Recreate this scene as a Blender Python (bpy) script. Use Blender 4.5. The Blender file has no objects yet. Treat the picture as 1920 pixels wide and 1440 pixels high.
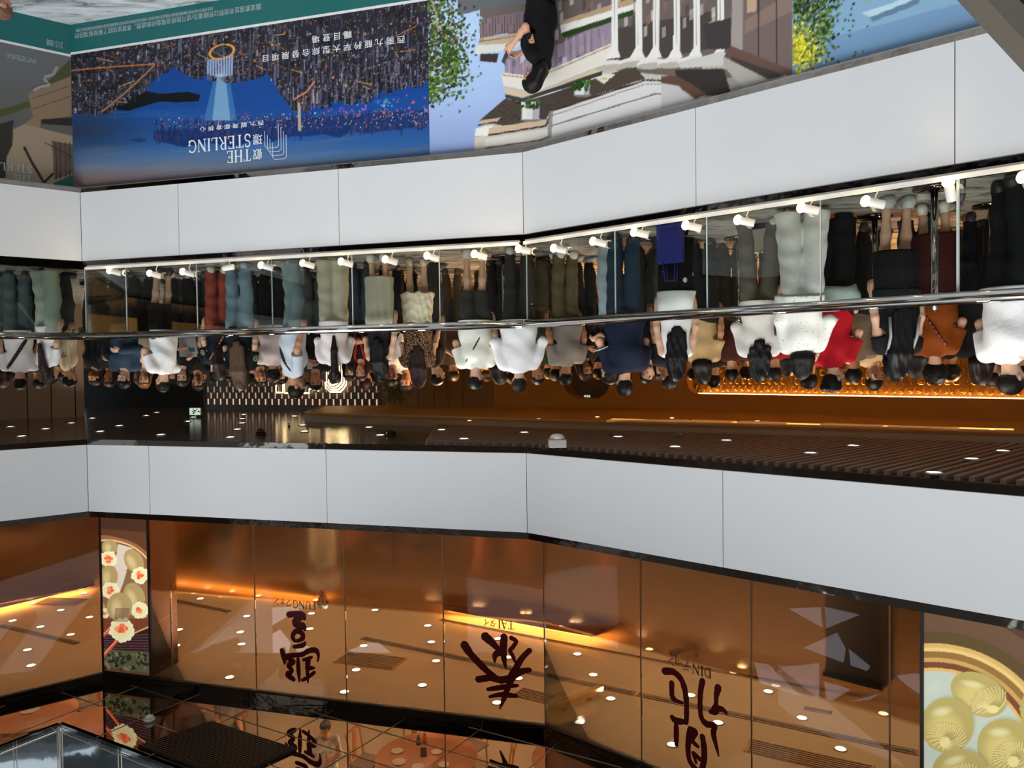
import bpy, bmesh, math, random
import numpy as np
from mathutils import Vector, Matrix
random.seed(7); RNG = np.random.default_rng(7)
SC = bpy.context.scene; COL = SC.collection
# ---------------------------------------------------------------- camera (the phone was held upside down)
H = 1.45; FPX = 1442.0; ROLL = 0.012734; PITCH = 0.023655
cr, sr, cp, sp_ = math.cos(ROLL), math.sin(ROLL), math.cos(PITCH), math.sin(PITCH)
Rv, Uv, Fv = Vector((1, 0, 0)), Vector((0, -sp_, cp)), Vector((0, cp, sp_))
cam = bpy.data.objects.new('camera', bpy.data.cameras.new('camera')); COL.objects.link(cam)
cx = -(Rv * cr - Uv * sr); cy = -(Rv * sr + Uv * cr); cz = -Fv
cam.matrix_world = Matrix(((cx.x, cy.x, cz.x, 0), (cx.y, cy.y, cz.y, 0), (cx.z, cy.z, cz.z, H), (0, 0, 0, 1)))
cam.data.sensor_width = 36.0; cam.data.lens = 36.0 * FPX / 1920.0; cam.data.clip_start = 0.05
SC.camera = cam
# ---------------------------------------------------------------- world, exposure
W = bpy.data.worlds.new('sky'); SC.world = W; W.use_nodes = True
bgn = W.node_tree.nodes['Background']; bgn.inputs[0].default_value = (0.90, 0.96, 1.0, 1); bgn.inputs[1].default_value = 0.95
sun = bpy.data.lights.new('skylight_sun', 'SUN'); sun.energy = 4.1; sun.angle = math.radians(50); sun.color = (0.96, 0.985, 1.0)
suno = bpy.data.objects.new('skylight_sun', sun); COL.objects.link(suno); suno.rotation_euler = Vector((-.25, .585, -.77)).to_track_quat('-Z', 'Y').to_euler()   # daylight falling through the glass roof behind the camera
vs = SC.view_settings; vs.view_transform = 'Standard'; vs.look = 'None'; vs.gamma = 1.0; vs.exposure = 0.0; vs.use_curve_mapping = False
SC.cycles.max_bounces = 10; SC.cycles.glossy_bounces = 5; SC.cycles.transmission_bounces = 8; SC.cycles.transparent_max_bounces = 14
SC.cycles.caustics_reflective = False; SC.cycles.caustics_refractive = False; SC.cycles.sample_clamp_indirect = 4.0
# ---------------------------------------------------------------- photo pixel -> ray -> point in the place
def ray(x, y):
    u, v = 960 - x, y - 720
    u, v = u * cr + v * sr, -u * sr + v * cr
    X, Z = u / FPX, v / FPX
    return np.array([X, cp - Z * sp_, sp_ + Z * cp])
C_ = np.array([-0.157, 9.005]); B_ = np.array([5.963, 10.744]); eDC = np.array([0.74666, 0.66521]); eCB = np.array([0.9619, 0.27341]); eBA = np.array([0.7786, -0.62752])
nrm = lambda e: np.array([-e[1], e[0]])
SEG = [(C_, eDC), (C_, eCB), (B_, eBA)]
def isect(p, e, q, f):
    t = np.linalg.solve(np.array([e, -f]).T, q - p); return p + e * t[0]
def off(s, ext=(6.0, 4.2)):
    """the rail line (right leg, middle leg, left leg) moved s metres back from the atrium"""
    L = [(p + nrm(e) * s, e) for p, e in SEG]
    c = isect(*L[0], *L[1]); b = isect(*L[1], *L[2])
    return [c - eDC * (5.0 + ext[0] - 1.0), c, b, b + eBA * ext[1]]
def hit(x, y, s=0.0):
    """point of the rail line (set back by s) seen at photo pixel x, y"""
    d = ray(x, y); p = off(s, (20, 20)); best = None
    for i in range(3):
        e = p[i + 1] - p[i]
        t, m = np.linalg.solve(np.array([[d[0], -e[0]], [d[1], -e[1]]]), p[i])
        if t > 0 and -1e-6 <= m <= 1 + 1e-6 and (best is None or t < best[0]): best = (t, i)
    t, i = best
    return np.array([d[0] * t, d[1] * t, d[2] * t + H]), i
def flat(x, y, z):
    d = ray(x, y); t = (z - H) / d[2]; return np.array([d[0] * t, d[1] * t, z])
def plane_hit(x, y, p, e):
    d = ray(x, y); t, m = np.linalg.solve(np.array([[d[0], -e[0]], [d[1], -e[1]]]), np.array(p[:2], float))
    return np.array([d[0] * t, d[1] * t, d[2] * t + H])
# ---------------------------------------------------------------- materials
def lin(c):
    if isinstance(c, str): c = tuple(int(c[i:i + 2], 16) / 255 for i in (0, 2, 4))
    return tuple((v / 12.92 if v <= 0.04045 else ((v + 0.055) / 1.055) ** 2.4) for v in c)
_M = {}
def mat(name, col='808080', rough=0.6, metal=0.0, spec=0.5, bump=0.0, bscale=60.0, var=0.0, vscale=8.0, emit=None, estr=0.0, coat=0.0, stretch=None):
    if name in _M: return _M[name]
    m = bpy.data.materials.new(name); m.use_nodes = True; nt = m.node_tree; b = nt.nodes['Principled BSDF']
    c = lin(col); b.inputs['Base Color'].default_value = (*c, 1); b.inputs['Roughness'].default_value = rough
    b.inputs['Metallic'].default_value = metal; b.inputs['Specular IOR Level'].default_value = spec; b.inputs['Coat Weight'].default_value = coat
    if emit is not None:
        b.inputs['Emission Color'].default_value = (*lin(emit), 1); b.inputs['Emission Strength'].default_value = estr
    if bump or var:
        tc = nt.nodes.new('ShaderNodeTexCoord'); mp = nt.nodes.new('ShaderNodeMapping'); nt.links.new(tc.outputs['Object'], mp.inputs[0])
        if stretch: mp.inputs['Scale'].default_value = stretch
    if var:
        n = nt.nodes.new('ShaderNodeTexNoise'); n.inputs['Scale'].default_value = vscale; n.inputs['Detail'].default_value = 4
        nt.links.new(mp.outputs[0], n.inputs['Vector'])
        r = nt.nodes.new('ShaderNodeMix'); r.data_type = 'RGBA'
        r.inputs[6].default_value = (*[max(0, v * (1 - var)) for v in c], 1); r.inputs[7].default_value = (*[min(1, v * (1 + var)) for v in c], 1)
        nt.links.new(n.outputs['Fac'], r.inputs[0]); nt.links.new(r.outputs[2], b.inputs['Base Color'])
    if bump:
        n = nt.nodes.new('ShaderNodeTexNoise'); n.inputs['Scale'].default_value = bscale; n.inputs['Detail'].default_value = 3
        nt.links.new(mp.outputs[0], n.inputs['Vector'])
        bp = nt.nodes.new('ShaderNodeBump'); bp.inputs['Strength'].default_value = bump; bp.inputs['Distance'].default_value = 0.02
        nt.links.new(n.outputs['Fac'], bp.inputs['Height']); nt.links.new(bp.outputs[0], b.inputs['Normal'])
    _M[name] = m; return m
def emis(name, col, s):
    if name in _M: return _M[name]
    m = bpy.data.materials.new(name); m.use_nodes = True; nt = m.node_tree; nt.nodes.clear()
    e = nt.nodes.new('ShaderNodeEmission'); o = nt.nodes.new('ShaderNodeOutputMaterial')
    e.inputs[0].default_value = (*lin(col), 1); e.inputs[1].default_value = s; nt.links.new(e.outputs[0], o.inputs[0]); _M[name] = m; return m
def glassmat(name, tint, refl=1.0, rough=0.0):
    """thin clear sheet: tinted see-through plus fresnel reflection"""
    m = bpy.data.materials.new(name); m.use_nodes = True; nt = m.node_tree; nt.nodes.clear()
    o = nt.nodes.new('ShaderNodeOutputMaterial'); mx = nt.nodes.new('ShaderNodeMixShader'); t = nt.nodes.new('ShaderNodeBsdfTransparent'); g = nt.nodes.new('ShaderNodeBsdfGlossy')
    fr = nt.nodes.new('ShaderNodeFresnel'); fr.inputs[0].default_value = 1.45; mu = nt.nodes.new('ShaderNodeMath'); mu.operation = 'MULTIPLY'; mu.inputs[1].default_value = refl
    t.inputs[0].default_value = (*lin(tint), 1); g.inputs['Roughness'].default_value = rough
    nt.links.new(fr.outputs[0], mu.inputs[0]); nt.links.new(mu.outputs[0], mx.inputs[0]); nt.links.new(t.outputs[0], mx.inputs[1]); nt.links.new(g.outputs[0], mx.inputs[2]); nt.links.new(mx.outputs[0], o.inputs[0])
    return m
def vcolmat(name, rough=0.4, emit=0.0, spec=0.3, gain=1.0):
    """print whose ink is stored on the mesh itself"""
    m = bpy.data.materials.new(name); m.use_nodes = True; nt = m.node_tree; b = nt.nodes['Principled BSDF']
    a = nt.nodes.new('ShaderNodeVertexColor'); a.layer_name = 'ink'; b.inputs['Roughness'].default_value = rough; b.inputs['Specular IOR Level'].default_value = spec
    nt.links.new(a.outputs[0], b.inputs['Base Color'])
    if emit: nt.links.new(a.outputs[0], b.inputs['Emission Color']); b.inputs['Emission Strength'].default_value = emit
    return m
# ---------------------------------------------------------------- mesh builder
class MB:
    def __init__(s): s.v = []; s.f = []
    def add(s, vs, fs):
        o = len(s.v); s.v += [tuple(map(float, v)) for v in vs]; s.f += [tuple(i + o for i in f) for f in fs]; return s
    def box(s, c, d, ax=None, up=(0, 0, 1)):
        """c centre, d full sizes along ax (horizontal dir), its normal, up"""
        a = Vector((1, 0, 0)) if ax is None else Vector((*ax[:2], ax[2] if len(ax) > 2 else 0)).normalized()
        u = Vector(up).normalized(); n = u.cross(a).normalized(); u = a.cross(n)
        c = Vector(c); vs = []
        for k in range(8):
            vs.append(c + a * d[0] / 2 * (1 if k & 1 else -1) + n * d[1] / 2 * (1 if k & 2 else -1) + u * d[2] / 2 * (1 if k & 4 else -1))
        return s.add(vs, [(0, 2, 3, 1), (4, 5, 7, 6), (0, 1, 5, 4), (2, 6, 7, 3), (0, 4, 6, 2), (1, 3, 7, 5)])
    def prism(s, poly, z0, z1):
        n = len(poly); a = sum(poly[i][0] * poly[(i + 1) % n][1] - poly[(i + 1) % n][0] * poly[i][1] for i in range(n))
        if a < 0: poly = poly[::-1]
        vs = [(p[0], p[1], z0) for p in poly] + [(p[0], p[1], z1) for p in poly]
        return s.add(vs, [tuple(range(n))[::-1], tuple(range(n, 2 * n))] + [(i, (i + 1) % n, n + (i + 1) % n, n + i) for i in range(n)])
    def tube(s, pts, r, n=8, cap=True):
        pts = [Vector(p) for p in pts]; m = len(pts); rs = r if isinstance(r, (list, tuple)) else [r] * m
        vs = []; prev = None
        for i, p in enumerate(pts):
            t = (pts[min(i + 1, m - 1)] - pts[max(i - 1, 0)]).normalized()
            if prev is None: a = t.orthogonal().normalized()
            else:
                a = prev - t * prev.dot(t)
                a = a.normalized() if a.length > 1e-6 else t.orthogonal().normalized()
            prev = a; b = t.cross(a)
            for k in range(n):
                an = 2 * math.pi * k / n; vs.append(p + (a * math.cos(an) + b * math.sin(an)) * rs[i])
        fs = [(i * n + k, i * n + (k + 1) % n, (i + 1) * n + (k + 1) % n, (i + 1) * n + k) for i in range(m - 1) for k in range(n)]
        if cap: fs += [tuple(range(n))[::-1], tuple(range((m - 1) * n, m * n))]
        return s.add(vs, fs)
    def lathe(s, prof, c=(0, 0, 0), n=20, axis=None):
        """prof: list of (r, h) along axis"""
        ax = Vector(axis or (0, 0, 1)).normalized(); a = ax.orthogonal().normalized(); b = ax.cross(a); c = Vector(c); vs = []
        for r, h in prof:
            for k in range(n):
                an = 2 * math.pi * k / n; vs.append(c + ax * h + (a * math.cos(an) + b * math.sin(an)) * r)
        m = len(prof); fs = [(i * n + k, i * n + (k + 1) % n, (i + 1) * n + (k + 1) % n, (i + 1) * n + k) for i in range(m - 1) for k in range(n)]
        fs += [tuple(range(n))[::-1], tuple(range((m - 1) * n, m * n))]
        return s.add(vs, fs)
    def strip(s, A, Bp, z0, z1, th, inward=1):
        """upright slab from A to B (2D), th thick away from the atrium"""
        e = np.array(Bp) - np.array(A); e = e / np.linalg.norm(e); n = nrm(e) * th * inward
        return s.prism([A, Bp, Bp + n, A + n], z0, z1)
    def build(s, name, m=None, parent=None, smooth=False, at=None, bevel=0.0):
        me = bpy.data.meshes.new(name); me.from_pydata(s.v, [], s.f); me.validate(); me.update()
        return link(name, me, m, parent, smooth, at, bevel)
def link(name, me, m=None, parent=None, smooth=False, at=None, bevel=0.0):
    o = bpy.data.objects.new(name, me); COL.objects.link(o)
    if m is not None: me.materials.append(m)
    if smooth: me.polygons.foreach_set('use_smooth', [True] * len(me.polygons))
    if at is not None: o.location = at
    if parent is not None: o.parent = parent
    if bevel:
        b = o.modifiers.new('bevel', 'BEVEL'); b.width = bevel; b.segments = 2; b.limit_method = 'ANGLE'
    return o
def tag(o, label=None, cat=None, group=None, kind=None):
    if label: o['label'] = label
    if cat: o['category'] = cat
    if group: o['group'] = group
    if kind: o['kind'] = kind
    return o
def empty(name, loc=(0, 0, 0), rz=0.0):
    o = bpy.data.objects.new(name, None); COL.objects.link(o); o.location = loc; o.rotation_euler = (0, 0, rz); o.empty_display_size = 0.1; return o
def struct(name, mb, m, **k): return tag(mb.build(name, m, **k), kind='structure')
# ================================================================ the setting
white = mat('white_fascia_panel', 'd6d8da', 0.45, spec=0.3, bump=0.03, bscale=5, var=0.035, vscale=1.1)
steel = mat('mirror_steel', 'a09a94', 0.06, 1.0, bump=0.35, bscale=2.6)
dsteel = mat('dark_mirror_steel', '5a5450', 0.08, 1.0, bump=0.35, bscale=3.2)
mirror = mat('mirror_ceiling', 'b8a898', 0.015, 1.0)
seam = mat('seam_metal', 'b8aa98', 0.3, 1.0)
chrome = mat('chrome', 'c8c6c4', 0.08, 1.0)
brown = mat('brown_wall', '5c4636', 0.5)
black = mat('black_void', '0c0b0b', 0.4)
Z_BOT, Z_TOP, Z2_BOT, Z2_TOP, Z_CEIL, Z_UP, Z_LOW = -1.03, -0.085, 2.48, 3.415, 2.42, 3.5, -3.40
Z_MIR, Z_GLASS, Z_RC = 6.0, 5.885, 6.06
P0 = off(0.0)
def fascia(name, z0, z1, joints, y):
    pts = [P0[0]] + [hit(x, y)[0][:2] for x in joints] + [P0[3]]
    corner = [P0[1], P0[2]]
    pts = sorted(pts + corner, key=lambda p: p[0]); out = []
    for q in pts:
        if not out or np.linalg.norm(q - out[-1]) > 0.08: out.append(q)
    n = 0
    for a, b in zip(out, out[1:]):
        e = (b - a) / np.linalg.norm(b - a)
        struct('wall_' + name, MB().strip(a + e * .004, b - e * .004, z0, z1, .06), white)
def ring(name, s, z0, z1, th, m):
    p = off(s)
    for i in range(3): struct(name, MB().strip(p[i], p[i + 1], z0, z1, th), m)
fascia('middle_fascia', Z_BOT, Z_TOP, (334, 635, 1305, 1790), 380)
fascia('upper_fascia', Z2_BOT, Z2_TOP, (280, 612, 1355), 900)
ring('trim_1', .03, Z_TOP, .03, .06, dsteel); ring('trim_2', .02, Z_BOT - .075, Z_BOT, .06, steel)
ring('trim_3', .02, Z2_BOT - .075, Z2_BOT, .06, steel); ring('trim_4', .03, Z2_TOP, Z_UP, .06, steel)
ring('wall_slab_backing', .062, Z_BOT, Z_TOP, .1, black); ring('wall_slab_backing', .062, Z2_BOT, Z2_TOP, .1, black)
# floors and ceilings
def marble(name, c0, c1, scale, rough, vein):
    m = bpy.data.materials.new(name); m.use_nodes = True; nt = m.node_tree; b = nt.nodes['Principled BSDF']; b.inputs['Roughness'].default_value = rough
    tc = nt.nodes.new('ShaderNodeTexCoord'); mp = nt.nodes.new('ShaderNodeMapping'); mp.inputs['Scale'].default_value = (1.0, 3.6, 1); mp.inputs['Rotation'].default_value = (0, 0, .5)
    n = nt.nodes.new('ShaderNodeTexNoise'); n.inputs['Scale'].default_value = scale; n.inputs['Detail'].default_value = 9; n.inputs['Roughness'].default_value = .66; n.inputs['Distortion'].default_value = 1.4
    r = nt.nodes.new('ShaderNodeValToRGB'); r.color_ramp.elements[0].position = .36; r.color_ramp.elements[0].color = (*lin(vein), 1); r.color_ramp.elements[1].position = .62; r.color_ramp.elements[1].color = (*lin(c1), 1)
    k = r.color_ramp.elements.new(.47); k.color = (*lin(c0), 1)
    nt.links.new(tc.outputs['Object'], mp.inputs[0]); nt.links.new(mp.outputs[0], n.inputs['Vector']); nt.links.new(n.outputs['Fac'], r.inputs[0]); nt.links.new(r.outputs[0], b.inputs['Base Color']); return m
m_low = marble('grey_marble', 'c2c5c8', 'e2e6ea', 1.1, .22, '76787a'); m_mid = marble('veined_marble_floor', '8f8d88', 'b0aea8', 1.3, .16, '55534e')
struct('floor', MB().prism([(-22, -14), (26, -14), (26, 16), (-22, 16)], Z_LOW - .2, Z_LOW), m_low)
p6 = off(.06); back = [np.array([14.0, 8.0]), np.array([16.0, 24.0]), np.array([-4.0, 24.0]), np.array([-16.0, 12.0])]
struct('floor', MB().prism(p6 + back, -.3, 0.0), m_mid)
struct('floor', MB().prism(p6 + back, Z2_TOP - .2, Z_UP), mat('restaurant_floor', 'd2c2a6', .35, var=.08, vscale=.6))
refl_ceil = mat('brown_lacquer_ceiling', '62554a', .16, spec=.5, bump=.05, bscale=14, stretch=(1, .25, 1))
struct('ceiling', MB().prism(p6 + back, Z_CEIL, Z_CEIL + .12), refl_ceil)
# tan recess beyond the slatted zone and its grey bulkhead
tanm = mat('tan_plaster', 'b8843e', .55, spec=.2); greym = mat('taupe_bulkhead', 'b3a084', .5)
bk = [flat(x, y, Z_CEIL)[:2] for x, y in ((620, 793), (820, 800), (1000, 807), (1300, 817), (1600, 826), (1920, 838))]
bk = bk + [bk[-1] + (bk[-1] - bk[-2]) * 3]
bk0 = [np.array([4.15, 16.7]), np.array([3.95, 14.6]), np.array([3.75, 14.0])]
bkl = bk0 + bk
wl = [np.array([-2.15, 14.5]), np.array([-2.15, 14.5]) - eDC * 11]      # tan wall line
struct('ceiling', MB().prism(bkl + [wl[1], wl[0], np.array([2.6, 16.75])], 2.27, 2.30), tanm)
mb = MB(); zs = [(0, 2.43), (.0, 2.36), (.012, 2.30), (.045, 2.265), (.10, 2.25)]
for i, p in enumerate(bkl):
    e = bkl[min(i + 1, len(bkl) - 1)] - bkl[max(i - 1, 0)]; n = -nrm(e / np.linalg.norm(e))
    for d, z in zs: mb.v.append((*(p - n * -d), z))
for i in range(len(bkl) - 1):
    for k in range(len(zs) - 1): a = i * len(zs) + k; mb.f.append((a, a + 1, a + len(zs) + 1, a + len(zs)))
struct('ceiling_bulkhead', mb, greym, smooth=True)
# dark slats under the right-hand ceiling
sl = flat(1920, 858, Z_CEIL)[:2] - flat(1781, 898.6, Z_CEIL)[:2]; sl /= np.linalg.norm(sl); sn = nrm(sl)
slat_m = mat('dark_slat', '8f7867', .4); mbk = MB()
pc = off(.1)
reg = [pc[0], pc[1], pc[1] + eCB * 1.35] + [b_ for b_ in bk[1:]] + []
reg = [pc[0], pc[1], pc[1] + eCB * 1.35, bk[1]] + bk[2:]
def clip_line(poly, p, d):
    ts = []
    for i in range(len(poly)):
        a, b = poly[i], poly[(i + 1) % len(poly)]; e = b - a
        M = np.array([d, -e]).T
        if abs(np.linalg.det(M)) < 1e-9: continue
        t, m = np.linalg.solve(M, a - p)
        if 0 <= m < 1: ts.append(t)
    return sorted(ts)
vals = [float(np.dot(p, sn)) for p in reg]; k = min(vals)
while k < max(vals):
    ts = clip_line(reg, sn * k, sl)
    if len(ts) >= 2 and ts[-1] - ts[0] > .05:
        a = sn * k + sl * (ts[0] + .02); b = sn * k + sl * (ts[-1] - .02)
        mbk.box((*(a + b) / 2, Z_CEIL - .02), (np.linalg.norm(b - a), .045, .05), sl)
    k += .105
struct('ceiling_slats', mbk, slat_m)
struct('ceiling_slat_backing', MB().prism(reg, Z_CEIL - .006, Z_CEIL - .001), mat('slat_backing', '0f0d0c', .7))
# back walls of the middle floor
lw = mat('beige_wood_panel', '9a7f66', .45, var=.06, vscale=2, stretch=(1, 1, .1)); jl = mat('panel_joint', '2b221a', .7)
LW0 = flat(158, 781, Z_CEIL)[:2]; LW1 = flat(0, 788, Z_CEIL)[:2]; eLW = (LW1 - LW0) / np.linalg.norm(LW1 - LW0)
xs = [158, 140, 95, 50, -5, -60, -130, -210, -300, -420]; pts = [plane_hit(x, 740, LW0, eLW)[:2] for x in xs]
for a, b in zip(pts, pts[1:]): struct('wall_left', MB().strip(a, b - eLW * .02, 0, Z_CEIL, .1, 1), lw)
struct('wall_left_joint_backing', MB().strip(pts[0] + nrm(eLW) * .05, pts[-1] + nrm(eLW) * .05, 0, Z_CEIL, .1, 1), jl)
DO0 = LW0 + np.array([.05, 1.5]); PW0 = flat(388, 769, Z_CEIL)[:2]; PW1 = flat(715, 772, Z_CEIL)[:2]
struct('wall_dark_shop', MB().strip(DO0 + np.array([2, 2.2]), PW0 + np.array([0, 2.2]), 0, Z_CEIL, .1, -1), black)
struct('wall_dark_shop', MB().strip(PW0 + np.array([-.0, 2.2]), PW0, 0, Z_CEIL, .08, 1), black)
pw = mat('bronze_screen_wall', '3c3228', .45, .2, var=.1, vscale=1.2); ePW = (PW1 - PW0) / np.linalg.norm(PW1 - PW0)
struct('wall_screen', MB().strip(PW1, PW0, 0, Z_CEIL, .1, 1), pw)
# tan shop front with vertical panels, the arched grey opening and the lit gold screen
T1 = np.array([2.95, 16.9]); T2 = np.array([.35, 15.35]); T0 = wl[0]; eT = (T2 - T1) / np.linalg.norm(T2 - T1)
dkt = mat('brown_panel', '8a6430', .5, spec=.2)
for i, (a, b) in enumerate(zip([T1 + (T2 - T1) * f for f in (0, .2, .36, .5, .62, .74, .86)], [T1 + (T2 - T1) * f for f in (.2, .36, .5, .62, .74, .86, 1)])):
    struct('wall_tan_panel', MB().strip(b, a - eT * .03 * -1, 0, 2.29, .08 + .03 * (i % 2), 1), dkt)
eA = (T0 - T2) / np.linalg.norm(T0 - T2); LA = np.linalg.norm(T0 - T2)
def arch(u0, u1, ztop, r, n=8):
    return [(u0, 0)] + [(u0 + r - r * math.cos(math.pi / 2 * i / n), ztop - r + r * math.sin(math.pi / 2 * i / n)) for i in range(n + 1)] + [(u1 - r + r * math.sin(math.pi / 2 * i / n), ztop - r + r * math.cos(math.pi / 2 * i / n)) for i in range(n + 1)] + [(u1, 0)]
def on(o, e, u, z, d=0.0):
    p = o + e * u + nrm(e) * d; return (p[0], p[1], z)
def frame_wall(name, o, e, L, ztop, hole, th, m, z0=0.0):
    """wall from o along e with an opening 'hole' (list of u,z from bottom left round to bottom right)"""
    mb = MB(); u0, u1 = hole[0][0], hole[-1][0]; zt = max(h[1] for h in hole)
    def q(a, b, z0_, z1_):
        if b - a > 1e-4: mb.add([on(o, e, a, z0_), on(o, e, b, z0_), on(o, e, b, z1_), on(o, e, a, z1_)], [(0, 1, 2, 3)])
    q(0, u0, z0, ztop); q(u1, L, z0, ztop)
    for (a, za), (b, zb) in zip(hole, hole[1:]):
        if b - a > 1e-5: mb.add([on(o, e, a, za), on(o, e, b, zb), on(o, e, b, ztop), on(o, e, a, ztop)], [(0, 1, 2, 3)])
        mb.add([on(o, e, a, za), on(o, e, b, zb), on(o, e, b, zb, th), on(o, e, a, za, th)], [(0, 1, 2, 3)])
    return struct(name, mb, m)
sgn = 1 if np.dot(nrm(eA), np.array([0, 1.0])) > 0 else -1
o2, e2 = T0, -eA                                   # run so that the normal points away from the camera
uA = [LA - np.dot(plane_hit(x, 720, T2, eA)[:2] - T2, eA) for x in (1143, 1057)]
frame_wall('wall_tan', o2, e2, LA, 2.29, arch(uA[0], uA[1], 2.1, .32), .7, tanm)
struct('wall_grey_niche', MB().strip(o2 + e2 * (uA[0] - .3) + nrm(e2) * .7, o2 + e2 * (uA[1] + .3) + nrm(e2) * .7, 0, 2.3, .06), mat('grey_niche', '6b6256', .6))
eD = -eDC; LD = 11.0; o3, e3 = wl[1], eDC
uG = [np.dot(plane_hit(x, 745, wl[0], eD)[:2] - wl[1], eDC) for x in (1960, 1288)]
zg = plane_hit(1500, 742, wl[0], eD)[2]
frame_wall('wall_gold', o3, e3, LD, 2.29, [(uG[0] - 3, 0), (uG[0] - 3, zg)] + [(uG[1] - .22 + .22 * math.sin(math.pi / 2 * i / 6), zg - .22 + .22 * math.cos(math.pi / 2 * i / 6)) for i in range(7)] + [(uG[1], 0)], .25, tanm)
GP0 = wl[1] + eDC * (uG[0] - 3.2) + nrm(eDC) * .25; GP1 = wl[1] + eDC * (uG[1] + .2) + nrm(eDC) * .25
struct('wall_gold_screen', MB().strip(GP0, GP1, 0, 2.2, .05), mat('gold_screen_back', 'a8742c', .4, .2))
# hidden LED strip that grazes the gold screen from the top of its recess
q0 = wl[1] + eDC * (uG[0] - 2.5) + nrm(eDC) * .12; q1 = wl[1] + eDC * (uG[1] - .12) + nrm(eDC) * .12
struct('trim_led_strip', MB().strip(q0, q1, zg - .012, zg - .004, .05), emis('amber_led', 'ffc27c', 14))
# step edges of the display floor far behind the crowd
for k in range(4):
    a = np.array([1.4, 14.2 + .0 * k]); b = np.array([-2.6, 13.4]); n_ = nrm((a - b) / np.linalg.norm(a - b))
    struct('trim_gold_step', MB().strip(b + n_ * (.25 * k), a + n_ * (.25 * k), .1 * k, .1 * k + .1, .28), mat('gold_step', '8a6228', .25, .7))
# lower floor hoarding backing
ring('ceiling_lower', .02, Z_BOT - .074, Z_BOT - .062, .05, mat('plain_ceiling', 'a0a0a0', .7))
# ---------------------------------------------------------------- restaurant shell on the upper floor
rc = mat('restaurant_ceiling', 'dccab2', .6, spec=.2); rw = mat('restaurant_wall', 'b8a48a', .6)
p4 = off(.4)
struct('ceiling', MB().prism(off(.42) + back, Z_RC, Z_RC + .1), rc)
pb = off(9.0, (12, 8))
for i in range(3): struct('wall_restaurant', MB().strip(pb[i], pb[i + 1], Z_UP, Z_RC, .1), rw)
struct('wall_restaurant', MB().strip(p4[0] - eDC * 0, pb[0], Z_UP, Z_RC, .1, 1), rw); struct('wall_restaurant', MB().strip(pb[3], p4[3], Z_UP, Z_RC, .1, 1), rw)
# storefront: header, sill, panes
ring('trim_5', .36, Z_GLASS, Z_MIR, .12, dsteel); ring('trim_6', .37, Z_GLASS - .018, Z_GLASS, .06, black)
ring('trim_7', .37, Z_UP, Z_UP + .05, .06, dsteel)
def frost_glass(name):
    m = bpy.data.materials.new(name); m.use_nodes = True; nt = m.node_tree; nt.nodes.clear(); N = nt.nodes.new; K = nt.links.new
    o = N('ShaderNodeOutputMaterial'); t = N('ShaderNodeBsdfTransparent'); t.inputs[0].default_value = (*lin('f1e9df'), 1)
    g = N('ShaderNodeBsdfGlossy'); g.inputs['Roughness'].default_value = 0.0; g.inputs[0].default_value = (.9, .95, 1, 1); rf = N('ShaderNodeBsdfRefraction'); rf.inputs['IOR'].default_value = 1.06; rf.inputs[0].default_value = (*lin('ccb69e'), 1)
    geo = N('ShaderNodeNewGeometry'); sx = N('ShaderNodeSeparateXYZ'); K(geo.outputs['Position'], sx.inputs[0])
    mr = N('ShaderNodeMapRange'); mr.inputs[1].default_value = 4.62; mr.inputs[2].default_value = 4.30; mr.inputs[3].default_value = 0; mr.inputs[4].default_value = 1; K(sx.outputs[2], mr.inputs[0])
    rr = N('ShaderNodeMath'); rr.operation = 'MULTIPLY'; rr.inputs[1].default_value = .62; K(mr.outputs[0], rr.inputs[0]); K(rr.outputs[0], rf.inputs['Roughness'])
    cl = N('ShaderNodeMapRange'); cl.inputs[1].default_value = 0.0; cl.inputs[2].default_value = .12; K(mr.outputs[0], cl.inputs[0])
    m1 = N('ShaderNodeMixShader'); K(cl.outputs[0], m1.inputs[0]); K(t.outputs[0], m1.inputs[1]); K(rf.outputs[0], m1.inputs[2])
    fr = N('ShaderNodeFresnel'); fr.inputs[0].default_value = 1.45; m2 = N('ShaderNodeMixShader'); fm = N('ShaderNodeMath'); fm.operation = 'MULTIPLY'; fm.inputs[1].default_value = .9; K(fr.outputs[0], fm.inputs[0]); K(fm.outputs[0], m2.inputs[0]); K(m1.outputs[0], m2.inputs[1]); K(g.outputs[0], m2.inputs[2]); K(m2.outputs[0], o.inputs[0])
    return m
sg = frost_glass('storefront_glass')
mull = [[hit(x, 1150, .4)[0][:2] for x in (178, 320, 478, 647, 831)], [hit(x, 1200, .4)[0][:2] for x in (1201, 1408, 1668, 1726)]]
p4 = off(.4); joints = sorted([tuple(q) for q in mull[0][1:] + mull[1][:3]] + [tuple(p4[1]), tuple(p4[2]), tuple(p4[0] + eDC * 3), tuple(p4[3]), tuple(p4[0]), tuple(p4[2] + eBA * 1.6)])
jm = mat('glass_joint', '6a4a2c', .4); wn = 0
sA, sB, sC = hit(190, 1150, .4)[0][:2], hit(281, 1150, .4)[0][:2], hit(1727, 1200, .4)[0][:2]
joints = [j for j in joints if j[0] > sC[0] - .02] + [tuple(sA), tuple(sB), tuple(sC)]; joints.sort()
for a, b in zip(joints, joints[1:]):
    a, b = np.array(a), np.array(b); e = (b - a) / np.linalg.norm(b - a); wn += 1
    if np.linalg.norm(a - sB) < .03 and np.linalg.norm(b - sA) < .03: continue
    struct('window_%d' % wn, MB().strip(a + e * .008, b - e * .008, Z_UP + .05, Z_GLASS, .012), sg)
    struct('trim_8', MB().strip(b - e * .007, b + e * .007, Z_UP + .05, Z_GLASS, .014), jm)
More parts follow.
